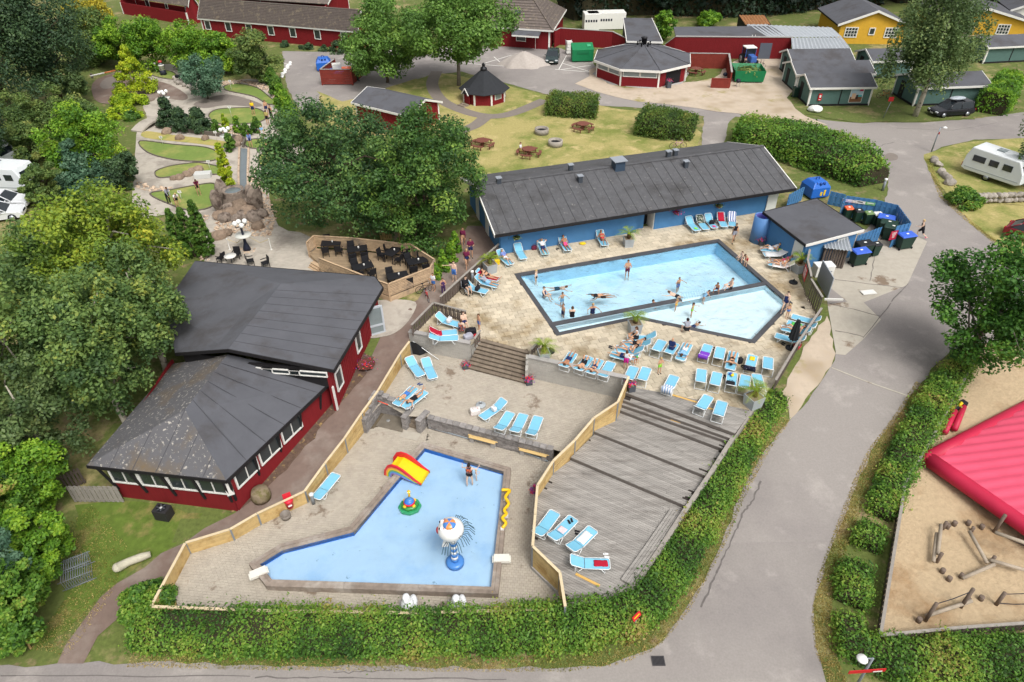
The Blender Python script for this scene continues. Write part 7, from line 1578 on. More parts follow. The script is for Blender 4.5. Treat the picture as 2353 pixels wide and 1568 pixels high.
p=W('11',1990,1030,TZ);t=thing('bollard_light','grey bollard light at the left pool fence behind the loungers','lamp',p);MB().lathe([(.11,0),(.1,.85),(.01,.87)],12).build('post','galvanised',t);MB().lathe([(.12,.87),(.12,1.0),(.01,1.04)],12).build('cap','gloss_white',t)
p=W('31',1050,185,PZ);t=thing('bollard_light','grey bollard light at the end of the overgrown shrub bed','lamp',p);MB().lathe([(.12,0),(.11,.95),(.01,.97)],12).build('post','galvanised',t);MB().lathe([(.13,.97),(.14,1.15),(.01,1.2)],12).build('cap','gloss_white',t)
o=MB().lathe([(.24,0),(.28,.3),(.25,.3),(.22,.05),(.01,.05)],14).build('plant_pot',plain('pot_grey',128,120,112));o.location=W('13',278,55,.03);tag(o,'empty round grey pot against the pine fence','pot')
o=MB().lathe([(.18,0),(.24,.32),(.22,.32),(.16,.04),(.01,.04)],14).build('bucket','gloss_red');o.location=W('32',262,65,TZ);tag(o,'red bucket at the foot of the slat fence','bucket')
def flower_pot(p,s,h,label,m='planter_dark',style='flower',round_=False):
 t=thing('flower_pot',label,'flower pot',p,.2)
 if round_:MB().lathe([(s*.6,0),(s,h),(s*1.08,h),(s*.95,h-.05),(.01,h-.06)],16).build('pot',m,t)
 else:MB().box((0,0,h/2),(s,s,h)).build('pot',m,t,bevel=.02)
 flowers('flowers',t,Vc(p)+Vc((0,0,h+.08)),s*.9 if not round_ else s*1.5,110,style,.11);return t
mat('planter_dark',rgb(84,88,96,K),.7,.06,3)
flower_pot(W('12',1925,245,MT),.38,.3,'dark pot of red and purple flowers at the left foot of the stone steps');flower_pot(W('22',155,390,MT),.4,.42,'dark pot of purple flowers at the right foot of the stone steps');flower_pot(W('22',1092,450,TZ),.42,.45,'dark pot of red flowers at the end of the block wall cap');flower_pot(W('12',1015,240),.55,.28,'round bowl of red flowers on the leaf litter beside the restaurant',mat('terracotta_bowl',rgb(112,66,56,K),.8,.1,4),'flower',True);flower_pot(W('20',1435,810,PZ),.55,.9,'tall grey pot of red flowers at the pavilion door');flower_pot(W('31',-70,680,TZ),.4,.45,'dark pot of purple flowers between shower tower and service wall')
for i,(x,y)in enumerate(((205,1330),)):bush('small red-flowering plant against the pine fence of the paddling yard',*px('22',x,y+40),.6,.5,'flower',size=.09,n=10,per=40,name='plant',cat='plant',z=.03)
# sign, freezer, gate and slatted store at the slat fence
a,b=W('31',325,1000,PZ+1.0),W('31',375,960,PZ+1.0);a=W('31',290,1010,PZ)+Vc((.1,-.1,0));b=W('31',340,1170,PZ);m_=a.lerp(b,.3);r=ang(a,b)
t=thing('warning_sign','red and white bathing rules sign on the tall slat fence','sign',m_+Vc((-.1,0,1.05)));c=m_+Vc((math.sin(r)*.08,-math.cos(r)*.08,1.1));MB().box(c,(1.0,.03,.9),r).bw('plate','signal_red',t);flat(t,c,r,[('heading',0,.28,.6,.14,'white_trim')]+[('text_line',0,.08-.11*k,.75-.08*(k%2),.05,'white_trim')for k in range(4)],.02)
p=W('31',490,960,PZ);t=thing('chest_freezer','old white chest freezer behind the slat fence','freezer',p,.1);MB().box((0,0,.45),(1.35,.75,.8)).build('body','white_trim',t,bevel=.03);MB().box((0,0,.9),(1.38,.78,.1)).build('lid','gloss_white',t,bevel=.03)
for k in range(2):MB().box((-.3+.6*k,-.38,.5),(.4,.02,.08)).build('handle','galvanised',t)
ga,gb=W('31',430,1010,PZ),W('31',525,1180,PZ);t=thing('metal_gate','grey panelled metal gate standing open beside the slat fence','gate',ga);MB().bar(ga+Vc((0.15,0,1.7)),gb+Vc((.15,0,1.7)),.06,1.65).bw('gate_leaf',plain('gate_grey',158,164,172,.45),t)
for z in(.15,.95):MB().bar(ga.lerp(gb,.08)+Vc((.19,-.05,z+.7)),ga.lerp(gb,.92)+Vc((.19,-.05,z+.7)),.06,.6).bw('gate_panel',plain('gate_panel',146,152,160,.45),t)
o=MB().bar(W('31',520,1175,PZ+.5),W('31',692,1178,PZ+.5),.1,.12).build('barrier_beam','white_trim');tag(o,'white horizontal barrier beam beside the grey gate','beam')
p=W('31',560,860,PZ);t=thing('slatted_store','dark slatted store box with ribbed metal roof behind the service building','store',p,-.15)
me=MB().box((0,0,.85),(.12,.03,1.6)).mesh('slat','old_picket')
for s in range(9):
 for(x,y,r)in((-.72+s*.18,-.6,0),(-.8,-.55+s*.14,1.57),(.8,-.55+s*.14,1.57)):o=link('slat',me,t);o.location=(x,y,0);o.rotation_euler=(0,0,r)
corrugated(p+Vc((-.95,-.75,1.75)),p+Vc((.95,-.95,1.75)),p+Vc((1.05,.7,1.9)),p+Vc((-.8,.8,1.9)),8,'metal_sheet',t)
# ------------------------------------------------------------------ wheelie bins
mat('bin_green',rgb(36,62,52,.85),.45,.08,3);mat('bin_black',rgb(38,40,42,.85),.45,.08,3)
def wheelie(label,p,rz,lid,body='bin_green',s=1.0,big=False,group='wheelie bins'):
 t=thing('wheelie_bin',label,'bin',p,rz,group);w,d,h=(.66,.55,.95)if not big else(1.25,.75,1.1);w*=s;d*=s;h*=s
 MB().add([(-w*.4,-d*.4,.08),(w*.4,-d*.4,.08),(w*.4,d*.38,.08),(-w*.4,d*.38,.08),(-w/2,-d/2,h),(w/2,-d/2,h),(w/2,d/2,h),(-w/2,d/2,h)],[(0,3,2,1),(4,5,6,7),(0,1,5,4),(1,2,6,5),(2,3,7,6),(3,0,4,7)]).build('body',body,t,bevel=.03)
 l=MB();l.add([(-w*.53,-d*.56,h+.01),(w*.53,-d*.56,h+.01),(w*.53,d*.52,h+.04),(-w*.53,d*.52,h+.04),(-w*.48,-d*.48,h+.09),(w*.48,-d*.48,h+.09),(w*.48,d*.45,h+.16),(-w*.48,d*.45,h+.16)],[(0,3,2,1),(4,5,6,7),(0,1,5,4),(1,2,6,5),(2,3,7,6),(3,0,4,7)]);lo_=l.build('lid',lid,t,bevel=.03);MB().box((0,0,h+.142),(.2,.14,.006),0,rad(5)).build('sticker','white_trim',lo_)
 for sx in(-1,1):
  for sy in((1,)if not big else(-1,1)):MB().tube([(sx*w*.42,sy*d*.36,.1),(sx*w*.42+sx*.06,sy*d*.36,.1)],.1,12).build('wheel','bag_black',t)
 MB().tube([(-w*.4,d*.55,h-.02),(w*.4,d*.55,h-.02)],.02,6).build('handle',body,t);return t
plain('lid_orange',238,106,62,.4);plain('lid_blue',66,104,206,.4);plain('lid_moss',110,136,86,.4);plain('lid_white',220,220,216,.4)
e_='in the blue enclosure'
for a,r,lid,big,lb in((('31',715,445),.1,'lid_orange',0,'wheelie bin with orange lid '+e_),(('31',805,470),.1,'bin_black',0,'wheelie bin with black lid between orange and moss green lids'),(('31',898,490),.1,'lid_moss',0,'wheelie bin with moss green lid '+e_),(('31',980,500),.1,'lid_white',0,'wheelie bin with white lid '+e_),(('31',1050,545),-.5,'lid_blue',1,'big bin with blue lid under the corner of the blue enclosure'),(('31',1075,595),-.5,'bin_green',1,'big all-green bin behind another one in the blue enclosure'),(('31',1110,635),-.5,'bin_green',1,'big all-green bin at the mouth of the blue enclosure'),(('31',1235,710),.25,'lid_blue',1,'big bin with blue lid outside the enclosure beside the running woman'),(('31',815,860),.25,'lid_blue',1,'big bin with blue lid in front of the service building doors'),(('31',850,790),.25,'bin_black',1,'big black-lidded bin behind the blue-lidded one'),(('31',965,780),.25,'bin_black',0,'narrow black-lidded bin beside the big black-lidded bin')):wheelie(lb,W(*a,PZ+.035),r,lid,big=bool(big))
wheelie('dark green wheelie bin at the corner of the front cabin',W('30',245,895,PZ),.1,'bin_green',s=1.15)
def igloo(label,p,rz,s=1.0):
 t=thing('recycling_container',label,'container',p,rz);bo_=MB().lathe([(1.2,.1),(1.3,.2),(1.28,1.05),(.85,1.5),(.01,1.55)],4,smooth=False).build('body',plain('igloo_blue',40,104,196,.35),t,bevel=.08);bo_.rotation_euler=(0,0,.7854)
 for q in range(3):a=-2.2+q*.5;MB().tube([(math.cos(a)*.5,math.sin(a)*.5,1.3),(math.cos(a)*.8,math.sin(a)*.8,1.42)],.13,10).build('filling_hole',plain('igloo_dark',22,66,140),t)
 MB().tube([(-.15,0,1.5),(-.15,0,1.72),(.15,0,1.72),(.15,0,1.5)],.04,6).build('lifting_eye','igloo_dark',t)
 MB().box((.35,-.925,.6),(.18,.03,.5)).build('bottle_symbol','toy_yellow',t);MB().box((.02,-.925,.52),(.18,.03,.34)).build('bottle_symbol','toy_yellow',t);t.scale=(s,s,s);return t
igloo('blue bottle recycling container with yellow symbols beside the shrub bed',W('31',415,225,PZ),.25,.98);igloo('blue recycling container behind the red bin shelter',W('10',630,640,PZ),.2,1.05)
# red bin shelter by the parking
rbs=thing('bin_shelter','red plank bin shelter full of bins beside the ash tree','shelter',W('10',600,780,PZ));q=[W('10',612,785,PZ),W('10',885,760,PZ),W('10',870,690,PZ)+Vc((1.0,1.2,0)),W('10',612,785,PZ)+Vc((1.2,5.0,0)),W('10',885,760,PZ)+Vc((1.2,5.0,0))]
q=[W('10',612,785,PZ),W('10',890,785,PZ),W('10',890,785,PZ)+Vc((.9,4.6,0)),W('10',612,785,PZ)+Vc((.9,4.6,0))]
for i in(0,1,3):
 a,b=q[i],q[(i+1)%4]
 for k in range(9):MB().bar(a+Vc((0,0,.3+k*.2)),b+Vc((0,0,.3+k*.2)),.05,.17).bw('board','red_stain',rbs)
 MB().bar(a+Vc((0,0,2.0)),b+Vc((0,0,2.0)),.16,.05).bw('cap_board','cap_stone',rbs)
for i in range(4):MB().box(q[i]+Vc((0,0,1.0)),(.16,.16,2.0)).bw('post','red_stain',rbs)
for i,(dx,dy,lid,lb)in enumerate(((1.2,2.6,'lid_blue','blue-lidded'),(2.6,3.3,'lid_orange','orange-lidded'),(3.8,1.5,'bin_black','black-lidded'),(2.0,1.4,'lid_blue','second blue-lidded'))):wheelie(lb+' bin inside the red plank shelter',q[0]+Vc((dx,dy,.03)),.2*i,lid,big=True,group='bins in the red shelter')
o=MB().box(q[0]+Vc((1.6,2.2,1.75)),(1.1,.8,.6),.3).build('carton','white_trim');tag(o,'white carton on top of the bins in the red shelter','carton')
# ------------------------------------------------------------------ people
for n_,c_ in(('skin_fair',(232,196,172)),('skin_tan',(206,158,126)),('skin_brown',(176,124,94))):mat(n_,rgb(*c_,.85),.6,.05,8)
for n_,c_ in(('hair_blond',(206,176,122)),('hair_brown',(84,58,42)),('hair_dark',(40,30,28)),('hair_grey',(150,144,138)),('cloth_black',(30,30,36)),('cloth_navy',(34,48,96)),('cloth_grey',(158,160,172)),('cloth_white',(230,230,232)),('cloth_red',(200,40,60)),('cloth_purple',(84,58,104)),('cloth_plum',(110,32,66)),('cloth_khaki',(190,174,106)),('cloth_blue',(72,124,200)),('cloth_sky',(140,186,222)),('cloth_magenta',(206,36,140)),('cloth_lavender',(120,136,196)),('cloth_orange',(232,116,60))):mat(n_,rgb(*c_,.85),.85,.08,14)
def nv(*v):return Vc(v).normalized()
PO_={'stand':dict(),'walk':dict(thl=(0,-.45,-1),thr=(0,.35,-1),shl=(0,.0,-1),shr=(0,.6,-1),ual=(-.12,.4,-1),uar=(.12,-.4,-1)),'run':dict(sp=(0,-.25,1),thl=(0,-.8,-1),thr=(0,.35,-1),shl=(0,.2,-1),shr=(0,1.2,-.8),ual=(-.15,.5,-1),uar=(.15,-.4,-1),fal=(.1,-.9,-.3),far=(-.1,-1,.1)),'sit':dict(thl=(-.12,-1,-.02),thr=(.12,-1,-.02),shl=(0,-.15,-1),shr=(0,-.1,-1),ual=(-.15,-.3,-1),uar=(.15,-.3,-1),fal=(.15,-.8,-.3),far=(-.15,-.8,-.3)),'floor':dict(sp=(0,.1,1),thl=(-.1,-.85,.55),thr=(.1,-.85,.55),shl=(0,-.4,-.9),shr=(0,-.4,-.9),ual=(-.1,-.6,-.8),uar=(.1,-.6,-.8),fal=(.15,-1,-.1),far=(-.15,-1,-.1)),'cross':dict(sp=(0,-.15,1),thl=(-.5,-.85,.25),thr=(.5,-.85,.25),shl=(.7,-.3,-.35),shr=(-.7,-.3,-.35),ual=(-.1,-.6,-.8),uar=(.1,-.6,-.8),fal=(.1,-.8,-.4),far=(-.1,-.8,-.4)),'recline':dict(sp=(0,.82,.6),hd=(0,.6,.8),thl=(-.06,-1,.02),thr=(.06,-1,.02),shl=(-.02,-1,-.06),shr=(.02,-1,-.06),ual=(-.35,-.3,-.5),uar=(.35,-.3,-.5),fal=(.35,-.8,.1),far=(-.35,-.8,.1)),'recknee':dict(sp=(0,.82,.6),hd=(0,.6,.8),thl=(-.05,-.8,.6),thr=(.08,-.95,.3),shl=(0,-.75,-.65),shr=(0,-.9,-.3),ual=(-.35,-.1,-.5),uar=(.35,-.1,-.5),fal=(.45,-.7,.4),far=(-.45,-.7,.4)),'rechead':dict(sp=(0,.82,.6),hd=(0,.6,.8),thl=(-.1,-1,.02),thr=(.1,-1,.1),shl=(-.02,-1,-.06),shr=(.02,-1,-.1),ual=(-.8,.4,.4),uar=(.8,.4,.4),fal=(.8,.4,.1),far=(-.8,.4,.1)),'prone':dict(sp=(0,1,.04),hd=(0,1,.12),thl=(-.06,-1,0),thr=(.06,-1,0),shl=(0,-1,.03),shr=(0,-1,.03),ual=(-.8,.6,-.05),uar=(.8,.6,-.05),fal=(.75,.6,0),far=(-.75,.6,0)),'pronekick':dict(sp=(0,1,.08),hd=(0,.9,.4),thl=(-.08,-1,0),thr=(.08,-1,0),shl=(0,-.3,.95),shr=(0,-1,.03),ual=(-.5,.6,-.2),uar=(.5,.6,-.2),fal=(.3,.8,0),far=(-.3,.8,0)),'supknee':dict(sp=(0,1,.06),hd=(0,1,.2),thl=(-.1,-.6,.8),thr=(.1,-.6,.8),shl=(0,-.5,-.85),shr=(0,-.5,-.85),ual=(-.6,.2,-.1),uar=(.6,.2,-.1),fal=(.8,-.2,.4),far=(-.8,-.2,.4)),'sup':dict(sp=(0,1,.05),hd=(0,1,.15),thl=(-.1,-1,.25),thr=(.1,-1,.35),shl=(0,-1,.1),shr=(0,-1,.2),ual=(-.5,-.4,0),uar=(.5,-.4,0),fal=(-.1,-1,.1),far=(.1,-1,.1)),'swim':dict(sp=(0,-1,.12),hd=(0,-.8,.6),thl=(-.15,1,-.2),thr=(.15,1,-.1),shl=(-.1,1,-.15),shr=(.1,1,.05),ual=(-.7,-.8,-.1),uar=(.7,-.8,-.1),fal=(-.2,-1,0),far=(.2,-1,0)),'wade':dict(sp=(0,-.06,1),ual=(-.8,-.3,-.45),uar=(.8,-.3,-.45),fal=(-.2,-.9,-.1),far=(.2,-.9,-.1),thl=(-.12,-.1,-1),thr=(.12,.15,-1)),'hold':dict(ual=(-.4,-.25,-.9),uar=(.4,-.25,-.9),fal=(.5,-.8,.2),far=(-.5,-.8,.2)),'reach':dict(ual=(-1,-.35,-.25),fal=(-1,-.4,.05)),'squat':dict(sp=(0,-.3,.95),thl=(-.35,-.85,.15),thr=(.35,-.85,.15),shl=(0,.4,-.9),shr=(0,.4,-.9),ual=(-.2,-.75,-.6),uar=(.2,-.75,-.6),fal=(.1,-.9,-.4),far=(-.1,-.9,-.4)),'bend':dict(sp=(0,-.6,.8),hd=(0,-.7,.7),ual=(-.1,-.6,-.8),uar=(.1,-.6,-.8),fal=(0,-.5,-.85),far=(0,-.5,-.85),thr=(0,.1,-1)),'putt':dict(sp=(0,-.3,.95),hd=(0,-.6,.8),ual=(.1,-.4,-.9),uar=(-.1,-.4,-.9),fal=(.15,-.3,-.9),far=(-.15,-.3,-.9))}
BASE=dict(sp=(0,0,1),hd=(0,-.08,1),ual=(-.18,0,-1),uar=(.18,0,-1),fal=(-.05,-.25,-1),far=(.05,-.25,-1),thl=(-.06,0,-1),thr=(.06,0,-1),shl=(0,.02,-1),shr=(0,.02,-1))
GM={'trunks':[('pel',0,1),('thl',0,.5),('thr',0,.5)],'brief':[('pel',0,1),('thl',0,.06),('thr',0,.06)],'top':[('che',.15,.75)],'suit':[('pel',0,1),('wai',0,1),('che',0,.8),('thl',0,.05),('thr',0,.05)],'shirt':[('wai',0,1),('che',0,1),('ual',0,.65),('uar',0,.65)],'vest':[('wai',0,1),('che',0,1)],'long':[('wai',0,1),('che',0,1),('ual',0,1),('uar',0,1),('fal',0,.95),('far',0,.95)],'pants':[('pel',0,1),('thl',0,1),('thr',0,1),('shl',0,.95),('shr',0,.95)],'skirt':[('pel',0,1),('thl',0,.75),('thr',0,.75)],'dress':[('pel',0,1),('wai',0,1),('che',0,.95),('thl',0,.8),('thr',0,.8)],'gown':[('pel',0,1),('wai',0,1),('che',0,.95),('thl',0,1),('thr',0,1),('shl',0,.85),('shr',0,.85)],'shoes':[('ftl',0,1),('ftr',0,1)],'cape':[('che',0,1),('wai',0,1),('ual',0,.8),('uar',0,.8)]}
def person(label,p,rz,pose,clothes,hair='hair_brown',skin='skin_tan',size=1.0,zp=None,long=False,child=False,group=None,cap=None,plump=1.0):
 D={k:nv(*v)for k,v in{**BASE,**PO_[pose]}.items()};J={};X=Vc((1,0,0));pel=Vc((0,0,0));sp=D['sp']
 wai=pel+sp*.12;che=pel+sp*.3;sh=pel+sp*.46;nk=pel+sp*.53;hd=nk+D['hd']*.13;seg={}
 seg['pel']=(pel-sp*.04,wai,.115);seg['wai']=(wai,che,.105);seg['che']=(che,sh,.11);seg['nek']=(sh,nk+D['hd']*.06,.05)
 for s,c in((-1,'l'),(1,'r')):
  a=sh+X*s*.165-sp*.015;b=a+D['ua'+c]*.28;e=b+D['fa'+c]*.25;seg['ua'+c]=(a,b,.042);seg['fa'+c]=(b,e,.032);seg['ha'+c]=(e,e+D['fa'+c]*.09,.03)
  h=pel+X*s*.085-sp*.03;k=h+D['th'+c]*.43;f=k+D['sh'+c]*.42;seg['th'+c]=(h,k,.068);seg['sh'+c]=(k,f,.045)
  fd=Vc((0,-1,0))if D['sh'+c].z<-.45 else(D['sh'+c]*.6+Vc((0,0,.8))*(1 if pose not in('prone','pronekick','swim')else-.2)).normalized();seg['ft'+c]=(f+fd*-.03,f+fd*.15+(Vc((0,0,-.03))if D['sh'+c].z<-.45 else Vc()),.035)
 mb=MB();q=plump;cyl=lambda a,b,r0,r1:(mb.tube([a,b],[r0,r1],8),mb.ball(a,r0,8,6),mb.ball(b,r1,8,6))
 for s in(-1,1):cyl(pel+X*s*.07*q-sp*.03,wai+X*s*.05*q,.1*q,.088*q);cyl(wai+X*s*.05*q,che+X*s*.075,.088*q,.098*q);cyl(che+X*s*.075,sh+X*s*.1,.098,.07);cyl(sh+X*s*.05,sh+X*s*.165,.06,.055)
 cyl(sh,hd,.056,.052)
 for c in 'lr':
  for n_,r0,r1 in(('ua',.047,.038),('fa',.038,.026),('ha',.03,.032),('th',.083*q,.054),('sh',.054,.034),('ft',.036,.034)):cyl(seg[n_+c][0],seg[n_+c][1],r0,r1)
 up=D['hd'];fw_=(Vc((0,-1,0))-up*Vc((0,-1,0)).dot(up));fw_=fw_.normalized()if fw_.length>.35 else Vc((0,0,1 if pose in('sup','supknee')else-1));hs_=1.18 if child else 1.0
 R3=Matrix((X,fw_.cross(up)if False else-fw_,up)).transposed().to_4x4();hb=MB(Matrix.Translation(hd)@R3);hb.ball((0,0,.0),(.078*hs_,.098*hs_,.118*hs_),12,8);hb.ball((0,-.1*hs_,-.01),(.016,.022,.02),6,5)
 for s in(-1,1):hb.ball((s*.08*hs_,0,-.005),(.014,.022,.03),6,5)
 mb.v+=[];n0=len(mb.v);mb.add(hb.v,hb.f);seg['head']=(hd-up*.03,hd+up*.04,.09)
 me=mb.mesh('tmp',skin);to=bpy.data.objects.new('tmp',me);TS.collection.objects.link(to);r_=to.modifiers.new('r','REMESH');r_.mode='VOXEL';r_.voxel_size=.034;sm=to.modifiers.new('s','SMOOTH');sm.factor=.5;sm.iterations=3
 TS.view_layers[0].update();dg=TS.view_layers[0].depsgraph;bm_=bpy.data.meshes.new_from_object(to.evaluated_get(dg));bpy.data.objects.remove(to);bpy.data.meshes.remove(me)
 nV=len(bm_.vertices);Vt=np.empty(nV*3);bm_.vertices.foreach_get('co',Vt);Vt=Vt.reshape(-1,3);Nn=np.empty(nV*3);bm_.vertices.foreach_get('normal',Nn);Nn=Nn.reshape(-1,3);F=[tuple(f.vertices)for f in bm_.polygons];bpy.data.meshes.remove(bm_)
 names=list(seg);dist=[];tt=[]
 for n_ in names:
  a,b,r=seg[n_];a=np.array(a);d=np.array(b)-a;t=np.clip(((Vt-a)@d)/(d@d),0,1);dist.append(np.linalg.norm(Vt-a-t[:,None]*d,axis=1)-r);tt.append(t)
 dist=np.array(dist);near=dist.argmin(0);T=np.array(tt)[near,np.arange(nV)]
 low=min(Vt[:,2]);z0=-low if zp is None else zp/size
 th=thing('person',label,'person',p,rz,group);th.scale=(size,)*3
 B=MB();B.smooth=True;B.add([(v[0],v[1],v[2]+z0)for v in Vt],F)
 for c in 'lr':
  e,d=seg['ha'+c][1],D['fa'+c];sd=d.orthogonal().normalized();o2=d.cross(sd)
  for k in range(4):s_=e+sd*(.018*(k-1.5));L=(.055,.065,.06,.048)[k];B.tube([s_+Vc((0,0,z0)),s_+d*L*.6+Vc((0,0,z0)),s_+d*L+o2*.015+Vc((0,0,z0))],[.009,.008,.006],5)
  s_=e-d*.05+sd*.03;B.tube([s_+Vc((0,0,z0)),s_+(sd+d).normalized()*.05+Vc((0,0,z0))],[.011,.008],5)
 hm=Matrix.Translation(hd+Vc((0,0,z0)))@R3;ey=MB(hm);ey.ball((-.03*hs_,-.093*hs_,.008),.012,6,5);ey.ball((.03*hs_,-.093*hs_,.008),.012,6,5);n1=len(B.f);B.mi=1;B.add(ey.v,ey.f);mo=MB(hm);mo.ball((0,-.093*hs_,-.05),(.022,.008,.007),6,5);B.mi=2;B.add(mo.v,mo.f)
 B.build('body',[skin,'hair_dark','bag_maroon'],th)
 def shell(nm,mask,m,off):
  fs=[f for f in F if all(mask[i]for i in f)];ids=sorted({i for f in fs for i in f});ix={i:k for k,i in enumerate(ids)}
  if not fs:return
  g_=MB();g_.smooth=True;P=Vt[ids]+Nn[ids]*off;g_.add([(v[0],v[1],v[2]+z0)for v in P],[tuple(ix[i]for i in f)for f in fs]);o=g_.build(nm,m,th);s_=o.modifiers.new('s','SOLIDIFY');s_.thickness=.012
 for(gn,m)in clothes:
  mask=np.zeros(nV,bool)
  for(bn,a,b)in GM[gn]:mask|=(near==names.index(bn))&(T>=a)&(T<=b)
  shell({'suit':'swimsuit','top':'bikini_top','brief':'swim_briefs','vest':'vest','long':'pullover','gown':'dress','cape':'towel_wrap'}.get(gn,gn),mask,m,.016 if gn not in('dress','gown','skirt','cape')else.03)
 if hair or cap:
  H=(Vt-np.array(hd));u_=H@np.array(up);f_=H@np.array(fw_);mask=(near==names.index('head'))&((u_>.045)|((f_<.0)&(u_>(-.12 if long else-.06))));shell('hair' if not cap else 'cap',mask,cap or hair,.022)
  if long:hb2=MB(hm);hb2.ball((0,.075,-.1),(.07,.045,.13),10,8);hb2.build('long_hair',hair,th)
 return th
def on(key,pose,label,clothes,y=.85,dz=.1,flip=False,**kw):
 p,r,a=LOUNG[key];q=Matrix.Rotation(r,3,'Z')@Vc((0,y,0));person(label,p+q+Vc((0,0,0)),r+(math.pi if flip else 0),pose,clothes,zp=LZ+dz,**kw)
def look(a):return rad(a)
k_='skin_tan'
on('b2','rechead','man in white shirt and dark shorts lying back at the blue wall',[('shirt','cloth_white'),('trunks','cloth_navy')],hair='hair_grey');on('b3','recline','bare-chested man in pink shorts on a lounger at the blue wall',[('trunks','toy_pink')],skin='skin_brown');on('b4','recknee','woman in red bikini on a lounger at the blue wall',[('top','cloth_red'),('brief','cloth_red')],skin='skin_brown',long=True)
on('d0','recknee','woman in purple top with white towel on the lounger by the left palm',[('shirt','cloth_lavender'),('skirt','cloth_white')]);on('d1','recline','woman in black bikini lying on the crimson towel',[('top','cloth_black'),('brief','cloth_black')],hair='hair_dark',long=True);on('d2','rechead','man in grey shirt and blue shorts on a lounger at the left fence',[('shirt','cloth_grey'),('trunks','cloth_sky')])
on('f1','prone','man in dark shorts lying behind the block wall',[('trunks','cloth_navy')],skin='skin_brown');on('f2','supknee','sunbather with white book behind the block wall',[('trunks','cloth_black')],hair='hair_dark');on('f3','supknee','sunbather on a dark towel behind the block wall',[('brief','cloth_navy'),('top','cloth_navy')])
on('h1','cross','woman in white top and black skirt sitting cross-legged beside the middle palm',[('vest','cloth_white'),('skirt','cloth_black')],y=.6,dz=.12,long=True);on('h2','recknee','bare-chested man in black shorts on a family lounger',[('trunks','cloth_black')],hair='hair_dark');on('h3','recknee','woman with dark bun looking at her phone on a family lounger',[('top','cloth_white'),('brief','cloth_sky')],hair='hair_dark',long=True);on('h4','pronekick','sunbather in navy shorts and white shirt on a family lounger',[('shirt','cloth_white'),('trunks','cloth_navy')],hair='hair_dark')
on('j2','sit','bald man in navy shirt sitting on a lounger facing the pool',[('shirt','cloth_navy'),('trunks','cloth_navy')],y=.75,dz=.1,hair=None);on('j3','prone','person in pale clothes lying face down on a lounger',[('shirt','cloth_sky'),('trunks','cloth_white')]);on('j6','supknee','woman in black bikini lying with knees up on a lounger',[('top','cloth_black'),('brief','cloth_black')],hair='hair_dark');on('l3','recknee','dark-haired woman on a lounger behind the closed parasol',[('top','cloth_white'),('brief','cloth_white')],hair='hair_dark',long=True)
on('m1','recknee','woman in white with sunglasses at the blue service wall',[('vest','cloth_white'),('skirt','cloth_white')]);on('m3','recline','woman in pink bikini lying beside the service building',[('brief','toy_pink'),('top','toy_pink')],skin='skin_brown');on('m4','recknee','woman in white bikini on the white patterned towel',[('top','cloth_white'),('brief','cloth_white')])
on('n3','prone','boy in blue trunks lying on the brick terrace lounger',[('trunks','cloth_blue')],hair='hair_blond',size=.85,child=True);on('n4','pronekick','woman in black swimsuit lying on the brick terrace lounger',[('suit','cloth_black')])
G=lambda ij,x,y,z=None:W(ij,x,y,TZ if z is None else z)
person('man in grey shirt squatting at the edge of the shallow pool',G('21',1600,1500),look(180),'squat',[('shirt','cloth_grey'),('trunks','cloth_black'),('shoes','cloth_black')],'hair_dark','skin_fair')
person('man in black vest walking past the shower tower',G('21',2030,660),look(-10),'walk',[('vest','cloth_black'),('trunks','cloth_grey'),('shoes','cloth_black')],'hair_dark');person('girl in magenta skirt standing beside the family loungers',G('22',1040,250),look(160),'hold',[('skirt','cloth_magenta'),('vest','cloth_white'),('shoes','hair_teal')],'hair_brown',size=.8,child=True);person('child in green cap bending over a lounger',G('22',1130,222),look(0),'bend',[('trunks','cloth_orange')],None,size=.6,child=True,cap='towel_green');person('boy in neon green trunks standing on the slabs',G('22',1350,295),look(20),'hold',[('trunks','neon_green'),('shoes','cloth_black')],'hair_blond',size=.72,child=True)
person('woman in dark swimsuit walking along the shallow pool edge',G('31',140,1300),look(-35),'walk',[('suit','cloth_navy')],'hair_dark','skin_fair');person('boy in blue briefs on the pool slabs',G('31',170,1355),look(15),'reach',[('brief','cloth_blue')],'hair_blond',size=.68,child=True)
person('boy in dark trunks sitting down at the far pool edge',G('21',2110,830),look(-60),'squat',[('trunks','hair_teal')],'hair_brown','skin_fair',size=.75,child=True);person('boy in red trunks at the far pool edge',G('21',2140,880),look(-50),'bend',[('trunks','cloth_red')],'hair_brown',size=.75,child=True)
person('heavy bare-chested man sitting in the sunbathing corner',G('11',1910,1440),look(20),'sit',[('trunks','cloth_navy')],'hair_brown','skin_fair',zp=.5,plump=1.2);person('woman in floral dress sitting with her back to the block wall',G('11',1890,1515),look(170),'sit',[('dress','floral_dress')],'hair_brown','skin_fair',zp=.5,plump=1.15);person('boy in blue trunks standing in the sunbathing corner',G('11',2050,1470),look(-60),'stand',[('trunks','cloth_blue')],'hair_brown',size=.78,child=True)
